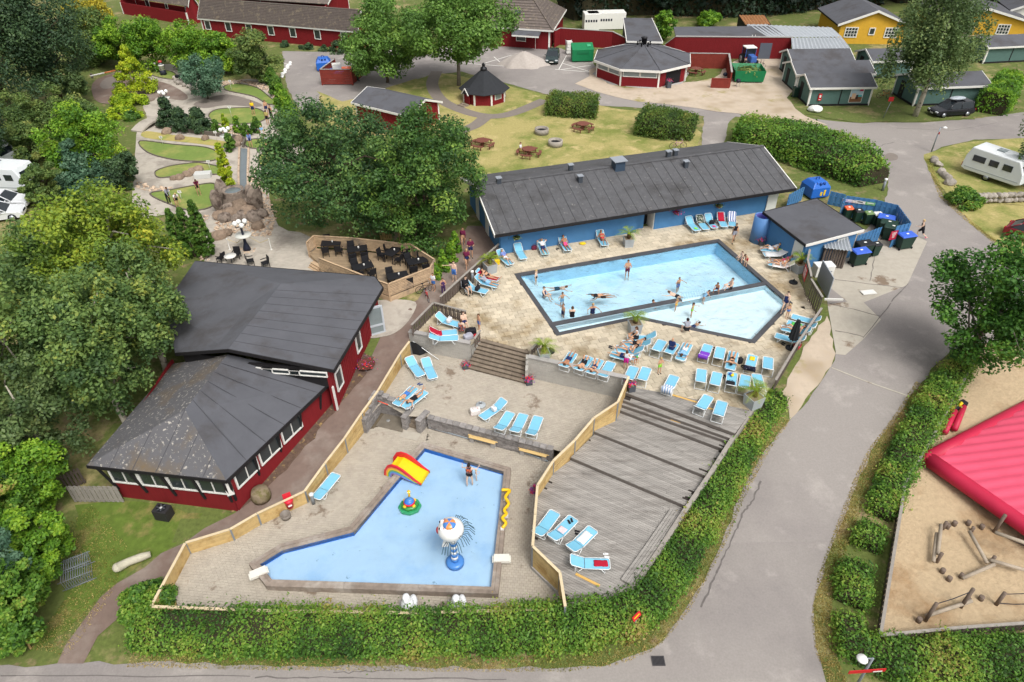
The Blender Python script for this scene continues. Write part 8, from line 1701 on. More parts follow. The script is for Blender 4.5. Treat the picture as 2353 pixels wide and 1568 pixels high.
# swimmers
wz=PZ-.1
def sw(label,ij,x,y,rz,pose,clothes,depth,**kw):person(label,W(ij,x,y,wz)-Vc((0,0,depth)),look(rz),pose,clothes,group='bathers in the swimming pool',**kw)
sw('man holding a ball in the middle of the pool','21',1062,905,0,'hold',[('trunks','cloth_plum')],.9);sw('child standing on the pool steps in dark briefs','21',220,1000,60,'stand',[('brief','cloth_black')],.55,size=.8,child=True,hair='hair_blond',skin='skin_fair');sw('person swimming below the surface near the pool steps','21',420,1070,90,'swim',[('trunks','hair_teal')],-.02,zp=-.15,skin='skin_fair');sw('woman sitting in the water on the pool steps','21',298,1135,60,'floor',[('suit','cloth_navy')],.35,hair='hair_dark',skin='skin_fair',zp=.2);sw('child wading below the pool steps','21',462,1155,20,'wade',[('trunks','cloth_sky')],1.0,size=.8,child=True)
sw('swimmer carrying another bather on his back','21',830,1145,-80,'swim',[('trunks','cloth_black')],.0,zp=-.1);sw('bather clinging to a swimmer in the dark top','21',800,1148,-70,'swim',[('long','cloth_black')],.0,zp=.05,size=.85);sw('boy wading in dark shorts near the divider','21',470,1280,-60,'reach',[('trunks','cloth_navy')],1.0,hair='hair_brown',size=.9);sw('woman wading near the divider with dark swimsuit','21',742,1265,10,'wade',[('suit','cloth_navy')],1.25,hair='hair_blond');sw('boy wading in the deep part of the pool','21',1532,1020,30,'wade',[('trunks','cloth_blue')],1.05,size=.85);sw('swimmer with legs stretched out at the divider railing','21',1520,1155,-120,'swim',[('brief','cloth_black')],.0,zp=.0,skin='skin_fair');sw('child looking over the divider from the deep side','21',1290,1225,60,'wade',[('trunks','cloth_blue')],1.0,size=.8,child=True)
person('woman in dark bikini sitting on the divider with a blue ball',W('21',552,1345,PZ+.06),look(180),'floor',[('suit','cloth_black')],'hair_brown','skin_fair',zp=.12);person('man sitting on the divider by the railing',W('21',2005,1085,PZ+.06),look(-80),'floor',[('trunks','cloth_black')],'hair_dark','skin_fair',zp=.12);person('child crouching on the divider next to the sitting man',W('21',1880,1115,PZ+.06),look(-30),'squat',[('trunks','cloth_navy')],'hair_brown','skin_brown',size=.75,child=True)
sw('child with yellow arm floats in the shallow pool','21',1505,1255,40,'wade',[('top','toy_yellow'),('brief','toy_yellow')],.35,size=.62,child=True,hair='hair_blond');sw('girl in neon bikini swimming in the shallow pool','21',1650,1310,60,'wade',[('top','neon_green'),('brief','neon_green')],.42,size=.75,child=True,hair='hair_dark',long=True);sw('girl sitting under the divider railing in the shallow pool','21',1760,1190,100,'bend',[('suit','cloth_sky')],.3,size=.7,child=True);sw('dark-haired child swimming next to the squatting man','21',1672,1418,120,'swim',[('trunks','cloth_navy')],.0,zp=-.1,size=.75,child=True,hair='hair_dark')
person('woman in patterned top and black briefs wading in the paddling pool',W('12',1965,1325,.03),look(170),'wade',[('vest','floral_dress'),('brief','cloth_black')],'hair_dark','skin_fair',plump=1.12);person('small child wading in the paddling pool beside the woman',W('12',2025,1275,.03),look(100),'hold',[('brief','cloth_white')],'hair_blond','skin_fair',size=.5,child=True)
# walkers and mini golf players
gnd=lambda ij,x,y:W(ij,x,y)+Vc((0,0,.03))
for lb,ij,x,y,r,ps_,cl,kw in(('man in plum shirt and blue shorts on the footpath','11',1975,805,10,'hold',[('trunks','cloth_navy'),('cape','cloth_plum'),('shoes','cloth_black')],{}),('person in plum top walking under the oak','11',1905,700,0,'walk',[('long','cloth_plum')],{}),('blond woman in plum towel on the footpath','11',1940,900,10,'walk',[('suit','cloth_navy'),('cape','cloth_plum')],dict(hair='hair_blond',long=True)),('boy pointing with a blue towel round his hips','11',1825,1020,-20,'reach',[('skirt','cloth_blue')],dict(skin='skin_fair')),('girl in purple dress on the footpath','11',1725,1140,10,'hold',[('gown','cloth_purple')],dict(size=.8,hair='hair_brown')),('boy in white shirt with a scooter bike','11',1635,1105,-30,'hold',[('shirt','cloth_white'),('trunks','cloth_blue')],dict(size=.85)),('woman in black dress running past the bins','31',1390,620,-110,'run',[('dress','cloth_black'),('shoes','toy_pink')],dict(hair='hair_blond',skin='skin_fair')),('man in maroon shirt putting on the near green','01',1835,232,30,'putt',[('shirt','cloth_plum'),('trunks','cloth_black')],{}),('player in grey top and black tracksuit beside the thujas','01',1560,308,60,'putt',[('long','cloth_grey'),('pants','cloth_black'),('shoes','cloth_white')],{}),('person in white patterned top crouching on the near green','01',1640,345,40,'bend',[('shirt','towel_floral'),('trunks','cloth_black')],dict(hair='hair_blond')),('man in lavender shirt on the island green','00',2310,1360,20,'putt',[('long','cloth_lavender'),('trunks','cloth_navy')],{}),('player in yellow shirt by the oval green','00',2335,1065,10,'stand',[('shirt','toy_yellow'),('trunks','cloth_navy')],{}),('man in khaki shirt on the mini golf path','10',115,1155,170,'stand',[('shirt','cloth_khaki'),('trunks','cloth_black')],{}),('bare-chested man beside the woman in a black dress','10',105,1060,30,'stand',[('trunks','cloth_navy')],{}),('woman in long black dress on the mini golf path','10',150,1105,-20,'stand',[('gown','cloth_black')],dict(hair='hair_dark',long=True)),('child in black vest on the mini golf path','10',205,1210,10,'stand',[('dress','cloth_black')],dict(size=.65,child=True,hair='hair_blond')),('blond boy in sky blue shirt near the island green','10',68,1275,20,'stand',[('shirt','cloth_sky'),('trunks','cloth_white')],dict(size=.8,hair='hair_blond',child=True)),('boy in white shirt stepping onto the island green','10',115,1375,150,'walk',[('shirt','cloth_white'),('trunks','cloth_black')],dict(hair='hair_blond',size=.95))):person(lb,gnd(ij,x,y),look(r),ps_,cl,**kw)
# ------------------------------------------------------------------ vehicles
mat('tyre',rgb(32,32,34,.85),.85,.1,6);mat('rim',rgb(178,182,188,.85),.3,.05,4,metal=.6);mat('car_glass',rgb(40,48,54,.8),.08,.1,1,spec=.7);mat('lamp_glass',rgb(220,224,228,.85),.15,.03,2,spec=.6);mat('tail_red',rgb(170,26,34,.85),.25,.05,3)
def loft(prof,W_,taper,bev=.09):
 """car body: side outline (y, z) swept over the width; points above the waist lean in"""
 mb=MB();n=len(prof)
 for s in(-1,1):
  for(y,z,w)in prof:mb.v.append((s*W_/2*w,y,z))
 mb.f+=[(i,(i+1)%n,n+(i+1)%n,n+i)for i in range(n)]+[tuple(range(n-1,-1,-1)),tuple(range(n,2*n))];mb.m+=[0]*len(mb.f);mb.sm+=[False]*len(mb.f);return mb
def wheel(t,x,y,r,w=.2):
 a=MB().tube([(x-w/2,y,r),(x+w/2,y,r)],r,20).build('wheel','tyre',t);s=1 if x>0 else-1;MB().tube([(x+s*w*.42,y,r),(x+s*(w/2+.012),y,r)],r*.66,14).build('rim','rim',a)
def car(label,p,rz,paint,L=4.5,W_=1.78,H=1.45,wagon=False,group='parked cars',name='car'):
 t=thing(name,label,'car',p,rz,group);h=H;k=L/4.5
 lo=[(-2.25,.32,.9),(-2.22,.62,.94),(-2.0,.74,.98),(-1.1,.88,1),(1.3,.92,1),(2.1,.9,.97),(2.24,.75,.93),(2.25,.35,.92),(1.9,.22,.95),(-1.9,.22,.95)]
 up=[(-1.15,.86,.96),(-.35,h-.06,.78),(.1,h,.76),(1.25 if not wagon else 1.75,h-.04,.76),(2.0 if wagon else 1.95,.9,.93)]if True else 0
 loft([(y*k,z,w)for y,z,w in lo],W_,1).build('body',paint,t,bevel=.08);loft([(y*k,z,w)for y,z,w in up],W_,1).build('cabin','car_glass',t,bevel=.05)
 rf=[(y*k,z+.012,w*1.01)for y,z,w in up[1:4]];mb=MB();
 for i in range(2):a,b=rf[i],rf[i+1];mb.add([(-W_/2*a[2],a[0],a[1]),(W_/2*a[2],a[0],a[1]),(W_/2*b[2],b[0],b[1]),(-W_/2*b[2],b[0],b[1])],[(0,1,2,3)])
 o=mb.build('roof',paint,t);s=o.modifiers.new('s','SOLIDIFY');s.thickness=.04;s.offset=0
 for s in(-1,1):
  for i in(0,3):a,b=up[i if i==0 else 3],up[1 if i==0 else 4];MB().tube([(s*W_/2*a[2]*1.0,a[0]*k,a[1]),(s*W_/2*b[2]*1.0,b[0]*k,b[1])],.045,6).build('pillar',paint,t)
  MB().tube([(s*W_/2*.95,.5*k,.9),(s*W_/2*.77,.42*k,h-.02)],.035,6).build('pillar',paint,t)
  for y in(-1.38,1.35):wheel(t,s*(W_/2-.1),y*k,.32)
  MB().box((s*W_*.36,-2.17*k,.62),(.38,.14,.15),s*.2).build('headlight','lamp_glass',t,bevel=.03);MB().box((s*W_*.38,2.2*k,.74),(.3,.1,.2)).build('tail_light','tail_red',t,bevel=.03);MB().ball((s*(W_/2+.08),-.75*k,.98),(.1,.06,.07)).build('mirror',paint,t)
 MB().box((0,-2.24*k,.42),(.52,.04,.12)).build('number_plate','white_trim',t);MB().box((0,-2.22*k,.58),(.7,.05,.14)).build('grille','bag_black',t);return t
gl=dict(rough=.2,spec=.6,k=.85);plain('paint_green',38,56,56,**gl);plain('paint_black',28,30,36,**gl);plain('paint_white',232,234,236,**gl);plain('paint_red',130,24,44,**gl)
car('dark green car with number plate parked beside the gravel heap',W('20',372,560,PZ+.02),-.12,'paint_green')
t=car('black people carrier with grey roof box under the weeping birch',W('30',1665,1055,PZ+.02),-1.42,'paint_black',4.7,1.85,1.62,True);MB().ball((0,.25,1.82),(.42,1.0,.2),14,10).build('roof_box',plain('box_grey',170,178,186,.35),t)
for y in(-.2,.8):MB().box((0,y,1.66),(1.3,.05,.05)).build('roof_bar','bag_black',t)
car('dark red car nosing into the roadside lawn',hit(2378,558)+Vc((0,0,.02)),.75,'paint_red');car('white car between caravan and golden birch',hit(12,478)+Vc((0,0,.02)),1.75,'paint_white');car('white car half hidden below the golden birch',hit(-5,505)+Vc((0,0,.02)),1.9,'paint_white')
mat('caravan_white',rgb(226,230,232,.88),.45,.03,2)
def caravan(label,p,rz,L=6.2,W_=2.25):
 t=thing('caravan',label,'caravan',p,rz,'caravans');k=L/2
 loft([(-k,.6,1),(-k+.15,1.5,1),(-k+.75,2.5,.98),(k-.4,2.58,.98),(k-.08,1.7,1),(k,.55,1),(k-.4,.42,1),(-k+.4,.42,1)],W_,1).build('body','caravan_white',t,bevel=.08)
 for s in(-1,1):
  for y,w in((-k+1.5,.8),(-k+2.7,.8),(k-1.3,1.1)):MB().box((s*(W_/2+.012),y,1.7),(.03,w,.55)).build('window','car_glass',t,bevel=.02)
  MB().box((s*(W_/2+.01),0,.75),(.02,L*.9,.06)).build('stripe','planter_grey',t);wheel(t,s*(W_/2-.12),.25,.33)
  MB().box((s*W_*.42,k+.01,.8),(.14,.05,.4)).build('tail_light','tail_red',t)
 MB().box((0,-k+.35,1.85),(1.7,.05,.6),0,rad(-28)).build('front_window','car_glass',t);MB().box((.2,.3,2.6),(.7,.7,.08)).build('roof_hatch','glass_pale',t);MB().tube([(-.5,-k+.1,.5),(0,-k-1.2,.5),(.5,-k+.1,.5)],.05,6).build('drawbar','galvanised',t);MB().box((W_/2+.012,k-2.6,1.3),(.025,.7,1.75)).build('door','gloss_white',t);return t
caravan('white caravan on the dry lawn below the weeping willow',hit(2282,412)+Vc((0,0,.02)),rad(33),5.3);caravan('white caravan at the edge of the golden birch',hit(22,436)+Vc((0,0,.02)),rad(82));caravan('white caravan roof behind the other caravan',hit(-25,385)+Vc((0,0,.02)),rad(80))
# ------------------------------------------------------------------ the yard behind the pavilion
mat('skip_green',rgb(28,132,82,K),.5,.1,3)
p=W('20',640,560,PZ);t=thing('waste_container','tall closed green waste container beside the parking bay','container',p,.05);MB().add([(-1.45,-.8,.15),(1.45,-.8,.15),(1.45,.8,.15),(-1.45,.8,.15),(-1.5,-.9,1.7),(1.5,-.9,1.7),(1.5,.9,2.2),(-1.5,.9,2.2)],[(0,3,2,1),(4,5,6,7),(0,1,5,4),(1,2,6,5),(2,3,7,6),(3,0,4,7)]).build('body','skip_green',t,bevel=.04);MB().box((0,-.9,1.35),(1.6,.06,.35)).build('hatch',plain('hatch_green',24,112,70),t);MB().box((.9,.0,2.02),(.5,.6,.05),0,rad(15)).build('lid',plain('lid_pale_green',70,168,120),t)
p=W('20',2160,745,PZ);t=thing('skip','open green skip heaped with garden waste','skip',p,-.1);a,b,h=1.75,1.0,1.5
for q in([(-a,-b,.2),(a,-b,.2),(a*1.08,-b*1.1,h),(-a*1.08,-b*1.1,h)],[(a,b*1.6,.2),(-a,b*1.6,.2),(-a*1.08,b*2.4,h),(a*1.08,b*2.4,h)],[(-a,b*1.6,.2),(-a,-b,.2),(-a*1.08,-b*1.1,h),(-a*1.08,b*2.4,h)],[(a,-b,.2),(a,b*1.6,.2),(a*1.08,b*2.4,h),(a*1.08,-b*1.1,h)],[(-a,-b,.2),(-a,b*1.6,.2),(a,b*1.6,.2),(a,-b,.2)]):o=MB().quad(*q).build('panel','skip_green',t);s=o.modifiers.new('s','SOLIDIFY');s.thickness=.06
n=500;d=RNG.normal(size=(n,3));leaf_object('garden_waste',d*np.array([.75,.75,.16])+np.array([0,.6,1.25]),d+np.array([0,0,1.]),np.full(n,.3),RNG.random(n),'olive_leaf',t)['kind']='stuff'
p=W('20',2165,590,PZ);t=thing('tractor','small blue tractor with white cab behind the skip','tractor',p,.1);MB().box((0,.3,1.55),(1.35,1.3,1.1)).build('cab','car_glass',t,bevel=.05);MB().box((0,.3,2.15),(1.5,1.45,.14)).build('cab_roof','white_trim',t,bevel=.04);MB().box((0,-1.0,1.0),(.8,1.4,.8)).build('bonnet',plain('tractor_blue',66,104,176,.4),t,bevel=.08)
for sx in(-1,1):
 wheel(t,sx*.75,.6,.62,.35);wheel(t,sx*.65,-1.2,.4,.25)
 for y in(-.3,.95):MB().box((sx*.66,y,1.55),(.08,.08,1.15)).build('cab_post','tractor_blue',t)
for i,(q,r,L,lb)in enumerate(((('20',855,262),.05,6.0,'white freight container with dark lettering behind the red plank wall'),(('20',720,272),.05,2.4,'small white container half hidden behind the red plank wall'))):
 p=W(*q,PZ);t=thing('freight_container',lb,'container',p,r);MB().box((0,0,1.3),(L,2.4,2.4)).build('body','white_trim',t,bevel=.04)
 for k in range(5):MB().box((-.9+.4*k,-1.215,1.5),(.26,.02,.34)).build('lettering','lh_black',t)
o=MB();
for i in range(13):r_=3.4*(1-i/12.5);o.v+=[((r_*(1+.12*math.sin(k*1.7+i*.3))+.02)*math.cos(k*.2618),(r_*(1+.12*math.sin(k*1.7+i*.3))+.02)*.75*math.sin(k*.2618),1.7*(i/12)**.85)for k in range(24)]
o.f=[(i*24+k,i*24+(k+1)%24,(i+1)*24+(k+1)%24,(i+1)*24+k)for i in range(12)for k in range(24)];o.m=[0]*len(o.f);o.sm=[True]*len(o.f);o=o.build('gravel_heap',mat('gravel_grey',rgb(190,180,172,K),.95,.12,4,bump=.8,bscale=14));o.location=W('20',110,590,PZ);tag(o,'pale gravel heap on the parking bay','heap')
for i,(x,y,h_)in enumerate(((485,395,9),(520,500,0))):
 p=W('20',x,y,PZ);t=thing('pallet_stack' if i==0 else 'roll_cage',('stack of wooden pallets beside the red plank wall','white roll cage stacked with boxes beside the green container')[i],'stack',p,.1)
 if i==0:
  for k in range(9):MB().box((0,0,.1+k*.17),(1.1,.9,.05)).box((0,0,.03+k*.17),(1.0,.12,.1)).build('pallet','fence_wood',t)
 else:
  for k in range(4):MB().box((random.uniform(-.1,.1),0,.35+k*.42),(.75,.6,.38),.05*k).build('carton','white_trim',t,bevel=.02)
  for sx in(-1,1):MB().tube([(sx*.42,.35,.05),(sx*.42,.35,1.9)],.03,6).build('frame','galvanised',t)
plank_wall('red slatted fence beside the pavilion, round picnic table in front',[W('20',1632,490,PZ+1.9),W('20',1995,495,PZ+1.9),W('20',2020,665,PZ+1.9)],1.9,m='red_stain',name='slat_fence',sp=.2);plank_wall('short red fence panel by the kettle barbecue',[W('20',1835,722,PZ+1.15),W('20',2008,728,PZ+1.15)],1.15,m='red_stain',cap='red_stain',name='slat_fence',sp=.2)
for i,(x,y)in enumerate(((1950,740),(2068,800))):
 p=W('20',x,y,PZ);t=thing('kettle_barbecue',('black kettle barbecue behind the short red panel','black kettle barbecue beside the green skip')[i],'barbecue',p);MB().ball((0,0,.75),(.3,.3,.25),14,10).build('kettle','lamp_black',t)
 for k in range(3):MB().tube([(math.cos(k*2.1)*.1,math.sin(k*2.1)*.1,.6),(math.cos(k*2.1)*.32,math.sin(k*2.1)*.32,0)],.02,5).build('leg','galvanised',t)
p=W('20',2212,560,PZ);t=thing('ladder','aluminium ladder leaning on the red yard building','ladder',p)
for sx in(-.22,.22):MB().tube([(sx,0,0),(sx,1.6,3.0)],.03,6).build('rail','white_trim',t)
for k in range(9):MB().tube([(-.22,.16+k*.16,.3+k*.3),(.22,.16+k*.16,.3+k*.3)],.02,5).build('rung','white_trim',t)
# ------------------------------------------------------------------ picnic lawn
def picnic(label,p,rz):
 t=thing('picnic_table',label,'table',p,rz,'round picnic tables');m=plain('picnic_brown',122,74,62,.75,ov=.06)
 for k in range(7):y=(k-3)*.19;MB().box((0,y,.72),(2*math.sqrt(max(.05,.68**2-y*y)),.17,.04)).build('top_board',m,t)
 for k in range(4):
  a=k*1.5708+.78;c=Vc((math.cos(a),math.sin(a),0));sd=Vc((-c.y,c.x,0));s_=MB()
  for j in range(4):b0,b1=-.55+j*.275,-.55+(j+1)*.275;f=lambda b:c*math.cos(b)*1.15+Vc((-c.y,c.x,0))*math.sin(b)*1.15+Vc((0,0,.45));s_.bar(f(b0),f(b1),.28,.05)
  s_.build('bench_seat',m,t)
  for s in(-1,1):q=c*1.08+sd*s*.4;MB().box((q.x,q.y,.22),(.07,.07,.42),a).build('leg',m,t)
  MB().bar((0,0,.42),(c.x*1.1,c.y*1.1,.42),.08,.08).build('cross_beam',m,t)
 MB().box((0,0,.35),(.25,.25,.7)).build('pedestal',m,t);return t
picnic('round brown picnic table near the garden path fork',W('10',2080,1350,PZ),.3);picnic('round brown picnic table in front of the clipped hedge',W('20',650,1195,PZ),.1);picnic('round brown picnic table with a person in white sitting at it',W('20',155,1430,PZ),.5);picnic('round brown picnic table at the pavilion fence',W('20',1685,680,PZ),.2)
person('person in white shirt and cap sitting at the picnic table',W('20',78,1420,PZ),rad(70),'sit',[('shirt','cloth_white'),('trunks','cloth_khaki')],cap='basket_brown',zp=.5)
for i,(x,y)in enumerate(((272,1230),(398,1340))):
 p=W('20',x,y,PZ);t=thing('fire_pit',('round concrete fire pit beside the garden path','round concrete fire pit nearer the picnic person')[i],'fire pit',p);MB().lathe([(.75,0),(.75,.6),(.6,.6),(.6,.35),(.01,.35)],24).build('ring','field_stone',t);MB().lathe([(.58,.38),(.3,.44),(.01,.45)],14).build('ash','dark_void',t)
 # ------------------------------------------------------------------ bicycles
def bicycle(label,p,rz,m,s=1.0,group='bicycles'):
 t=thing('bicycle',label,'bicycle',p,rz,group);t.scale=(s,s,s)
 for y in(-.55,.52):
  a=MB();a.tube([(0,y+.33*math.cos(k*.3927),.33+.33*math.sin(k*.3927))for k in range(17)],.022,6,False);w_=a.build('wheel','tyre',t);b=MB()
  for k in range(8):b.tube([(0,y,.33),(0,y+.32*math.cos(k*.785),.33+.32*math.sin(k*.785))],.006,4)
  b.build('spokes','rim',w_)
 f=MB()
 for q in([(0,.52,.33),(0,.1,.3),(0,-.4,.75),(0,-.55,.33)],[(0,.1,.3),(0,.22,.85)],[(0,.52,.33),(0,.2,.7),(0,-.38,.62)],[(0,-.4,.75),(0,-.36,.98)]):f.tube(q,.022,6)
 f.build('frame',m,t);MB().ball((0,.24,.9),(.08,.14,.04)).build('saddle','bag_black',t);MB().tube([(-.26,-.2,1.02),(-.1,-.34,1.0),(.1,-.34,1.0),(.26,-.2,1.02)],.018,6).build('handlebar','rim',t);MB().tube([(-.1,.1,.3),(.1,.1,.3)],.03,6).build('crank','bag_black',t);return t
bicycle('pink bicycle standing on the lawn beside the green block hedge',W('20',1520,1368,PZ),1.6,plain('bike_pink',196,140,168));bicycle('bright red child bicycle on the footpath',W('11',1570,1180)+Vc((0,0,.03)),.35,'signal_red',.8);bicycle('dark bicycle leaning beside the red child bicycle',W('11',1560,1120)+Vc((0,0,.03)),1.9,'bag_black',.85);bicycle('orange bicycle behind the front green cabin',W('30',1060,905,PZ),1.2,'barrier_orange');bicycle('black bicycle beside the green skip',W('20',2285,620,PZ),.3,'bag_black')
p=W('11',1930,1125,TZ);t=thing('wheelchair','wheelchair beside the loungers at the left pool fence','wheelchair',p,rad(40));MB().box((0,0,.5),(.46,.44,.05)).build('seat','bag_black',t);MB().box((0,.22,.78),(.46,.05,.5)).build('backrest','bag_black',t)
for s in(-1,1):
 a=MB();a.tube([(s*.28,.08+.31*math.cos(k*.3927),.31+.31*math.sin(k*.3927))for k in range(17)],.02,6,False);a.build('wheel','tyre',t);MB().tube([(s*.22,-.3,.1),(s*.22,-.3,.12)],.08,10).build('castor','tyre',t);MB().tube([(s*.23,.2,1.0),(s*.23,.2,.5),(s*.23,-.25,.5),(s*.2,-.45,.12)],.018,6).build('frame','rim',t)
person('person in black sitting in the wheelchair',p,rad(40),'sit',[('long','cloth_black'),('trunks','cloth_black'),('shoes','cloth_black')],'hair_brown','skin_fair',zp=.62)
# ------------------------------------------------------------------ lamps, signs, roadside
def street_lamp(label,p,h,dx,r=.0,plates=()):
 t=thing('street_lamp',label,'street lamp',p,r,'street lamps');MB().tube([(0,0,-.2),(0,0,h)],[.07,.05],10).build('pole','galvanised',t);MB().tube([(0,0,h-.03),(dx,0,h)],.035,6).build('arm','galvanised',t);MB().lathe([(.04,.1),(.2,.02),(.22,-.03),(.01,-.06)],18,(dx,0,h-.02)).build('shade','gloss_white',t)
 for(z,w,rr,m)in plates:
  pl_=MB().box((0,-.08,z),(w,.03,.2),rr).build('sign_plate',m,t)
  for sx in(-.27,.27):MB().box((sx*w,-.1,z),(w*.25,.012,.07),rr).build('lettering','white_trim',pl_)
 return t
q=hit(1958,1592,0);street_lamp('grey street lamp with red direction arrows at the sandpit hedge',q,height_to(q,1513),-.4,.0,[(height_to(q,1538),1.5,.06,'signal_red')]);q=W('30',1500,1395,PZ);street_lamp('grey street lamp with small red sign at the caravan lawn',q,height_to(q,293),.45,0,[(height_to(q,305),.35,1.4,'signal_red')])
p=W('03',285,1262);t=thing('orange_sign','orange sign on a leaning wooden post in the shrubs','sign',p);MB().tube([(0,0,0),(-.35,.45,1.1)],.05,6).build('post','fence_wood',t);MB().box((-.4,.5,1.35),(.28,.06,.5),.5).build('plate',plain('sign_orange',228,96,60),t)
p=W('30',1055,1090,PZ);t=thing('red_sign','red arrow signs on a thin grey post in front of the cabins','sign',p);MB().tube([(0,0,0),(.35,0,2.2)],.035,6).build('post','galvanised',t)
for k in range(3):MB().box((.2,-.06,2.3-.16*k),(.55,.03,.13)).build('plate','signal_red',t)
p=hit(1462,1420,1.4);t=thing('red_sign','red arrow sign poking out of the roadside hedge','sign',p);MB().box((0,0,.12),(.5,.04,.2),.75,rad(-40)).build('plate','signal_red',t);MB().box((.0,-.03,.17),(.34,.02,.04),.75,rad(-40)).build('lettering','snake_yellow',t);MB().tube([(0,0,-1.3),(0,0,.1)],.04,6).build('post','galvanised',t)
p=W('23',1342,1375,0);t=thing('drain_grate','dark iron drain grate in the road','drain',p);t.scale=(.72,.72,1);MB().box((0,0,.035),(.78,.6,.03)).build('frame',plain('iron',70,68,70),t)
for k in range(9):MB().box((-.3+.075*k,0,.053),(.03,.5,.008)).build('bar','dark_void',t)
mat('tar',rgb(116,110,107,K),.9,.15,4);cr=MB()
def crack(ij,pts,w=.1,z=.028):
 P=[W(ij,*q)for q in pts];Q=[]
 for i in range(len(P)-1):
  for k in range(6):v=P[i].lerp(P[i+1],k/6);Q.append(v+Vc((random.uniform(-.05,.05),random.uniform(-.05,.05),0)))
 Q.append(P[-1])
 for i in range(len(Q)-1):cr.bar((Q[i].x,Q[i].y,gz(Q[i].y)+z),(Q[i+1].x,Q[i+1].y,gz(Q[i+1].y)+z),w*random.uniform(.5,1.2),.012)
crack('23',[(2130,0),(2050,180),(1930,450),(1850,630),(1735,880)],.09);crack('22',[(2285,1290),(2200,1480),(2130,1560)],.09);crack('13',[(700,1490),(1000,1470),(1250,1460)],.04);crack('13',[(0,1520),(600,1525),(1500,1530),(2300,1545)],.05);crack('03',[(0,1510),(900,1508),(2300,1515)],.04);crack('31',[(940,1020),(975,790)],.05,.045);crack('31',[(610,1005),(1230,1080)],.05,.045);crack('31',[(560,1220),(1030,1340)],.05,.045);crack('31',[(620,1470),(870,1530)],.05,.045);crack('31',[(1280,1040),(870,1540)],.06,.045);crack('30',[(950,1390),(1060,1330),(1160,1310)],.06);crack('30',[(1180,1180),(1700,1200),(2100,1130)],.03)
cr.build('road_cracks','tar',None,kind='structure');sj=MB();a=WW('32',[(585,245),(900,370),(1300,510)])
for i in range(2):sj.bar(a[i]+Vc((0,0,.03)),a[i+1]+Vc((0,0,.03)),.1,.012)
sj.build('road_joint','concrete',None,kind='structure')
# field stone wall and roadside stones
fw2=thing('field_stone_wall','low field stone wall along the caravan lawn','wall',W('31',1850,330,PZ));i=0
for x in range(1850,2480,46):
 for k in range(2):rock(RM['field_stone'][i%4],W('31',x+20*k,305+(2150-x)*.03-5,PZ)+Vc((0,.12,.28+.42*k)),(.42,.3,.34),fw2,'stone');i+=1
for i,(x,y)in enumerate(((1585,25),(1610,55),(1640,80),(1670,130))):o=rock(RM['field_stone'][i],W('31',x,y,PZ)+Vc((0,0,.2)),.42+.12*(i==3),None,'roadside_stone');tag(o,('grey roadside stone farthest from the round shrub','whitish roadside stone between two grey ones','grey roadside stone next to the brown one','big brownish roadside stone by the round shrub')[i],'stone','stones along the caravan lawn')
for i,(x,y)in enumerate(((1520,1480),(1530,1500),(1560,1530))):o=rock(RM['field_stone'][i],W('30',x,y,PZ)+Vc((0,0,.2)),.4,None,'roadside_stone');tag(o,('flat','small','round')[i]+' grey roadside stone in the grass below the street lamp','stone','stones below the street lamp')
o=rock(WM[0],W('30',432,1030,PZ)+Vc((0,0,.3)),(1.0,.7,.55),None,'white_stone');tag(o,'big white painted boulder in front of the front cabin','stone')
p=W('12',55,1440)+Vc((0,0,.02));o=MB().lathe([(.5,0),(.52,.25),(.46,.5),(.42,.6),(.01,.66)],18).build('millstone',mat('mossy_stone',rgb(150,134,110,K),.95,.2,4,bump=.6,col2=rgb(112,104,66,K),s2=2,lo=.5,hi=.62));o.location=p;tag(o,'round stone trough beside the restaurant wall','trough')
p=W('03',1255,470);t=thing('stone_sculpture','pale carved stone log lying on the grass beside the footpath','sculpture',p,.55);MB().tube([(-.75,0,.22),(-.3,.03,.26),(.3,0,.24),(.7,-.02,.2)],[.24,.2,.2,.15],10).ball((-.8,0,.24),(.22,.26,.2)).build('log',mat('pale_stone',rgb(200,194,172,K),.9,.12,4,bump=.5),t)
p=W('03',730,600);t=thing('trolley_stack','heap of nested wire shopping trolleys beside the shrubs','trolleys',p,.5)
for k in range(12):a=MB();x=-.55+.1*k;a.tube([(x,-.55,.05),(x,-.6,.75),(x+.1,.6,.85),(x,.5,.05),(x,-.55,.05)],.014,5);a.build('trolley_frame','galvanised',t)
for(y,z)in((-.58,.7),(.58,.8),(-.55,.1),(.0,.78),(.5,.1)):MB().tube([(-.7,y,z),(.75,y,z)],.02,6).build('side_rail','galvanised',t)
pts=[W('02',690,1480)+Vc((0,0,0)),W('02',1145,1482)];t=picket_fence('wattle-like grey fence between restaurant and shrubs',pts,1.25,.12,.125,cap=False,m='old_rail',name='wattle_fence');picket_fence('brown slat fence behind the wattle fence',[W('02',590,1400),W('02',800,1300)],1.2,cap=False,name='slat_fence')
# ------------------------------------------------------------------ sandpit playground
sl2=[hit(*q)for q in sand_l];picket_fence('weathered board fence edging the sandpit along the hedge',sl2,.75,.15,.16,name='sandpit_fence');picket_fence('weathered board fence at the front of the sandpit',[sl2[0],hit(2200,1462),hit(2400,1448)],.7,.15,.17,name='sandpit_fence')
P0,P1,P2=hit(2138,1046,1.3),hit(2353,922,1.9),hit(2353,1212,.9);d1=Vc(((P1-P0).x,(P1-P0).y,0))*1.9;d2=Vc(((P2-P0).x,(P2-P0).y,0))*1.9
bz_=gz(P0.y)+.05;t=thing('jumping_pillow','big pink-red inflatable jumping pillow on the sand','inflatable',(P0.x,P0.y,bz_));mat('pillow_pink',rgb(222,84,112,.85),.6,.08,1.2,bump=.3,bd=.05,bscale=2);mat('pillow_red',rgb(194,38,72,.85),.5,.08,1.2)
mb=MB();n=60;g_=lambda a,b:d1*a+d2*b
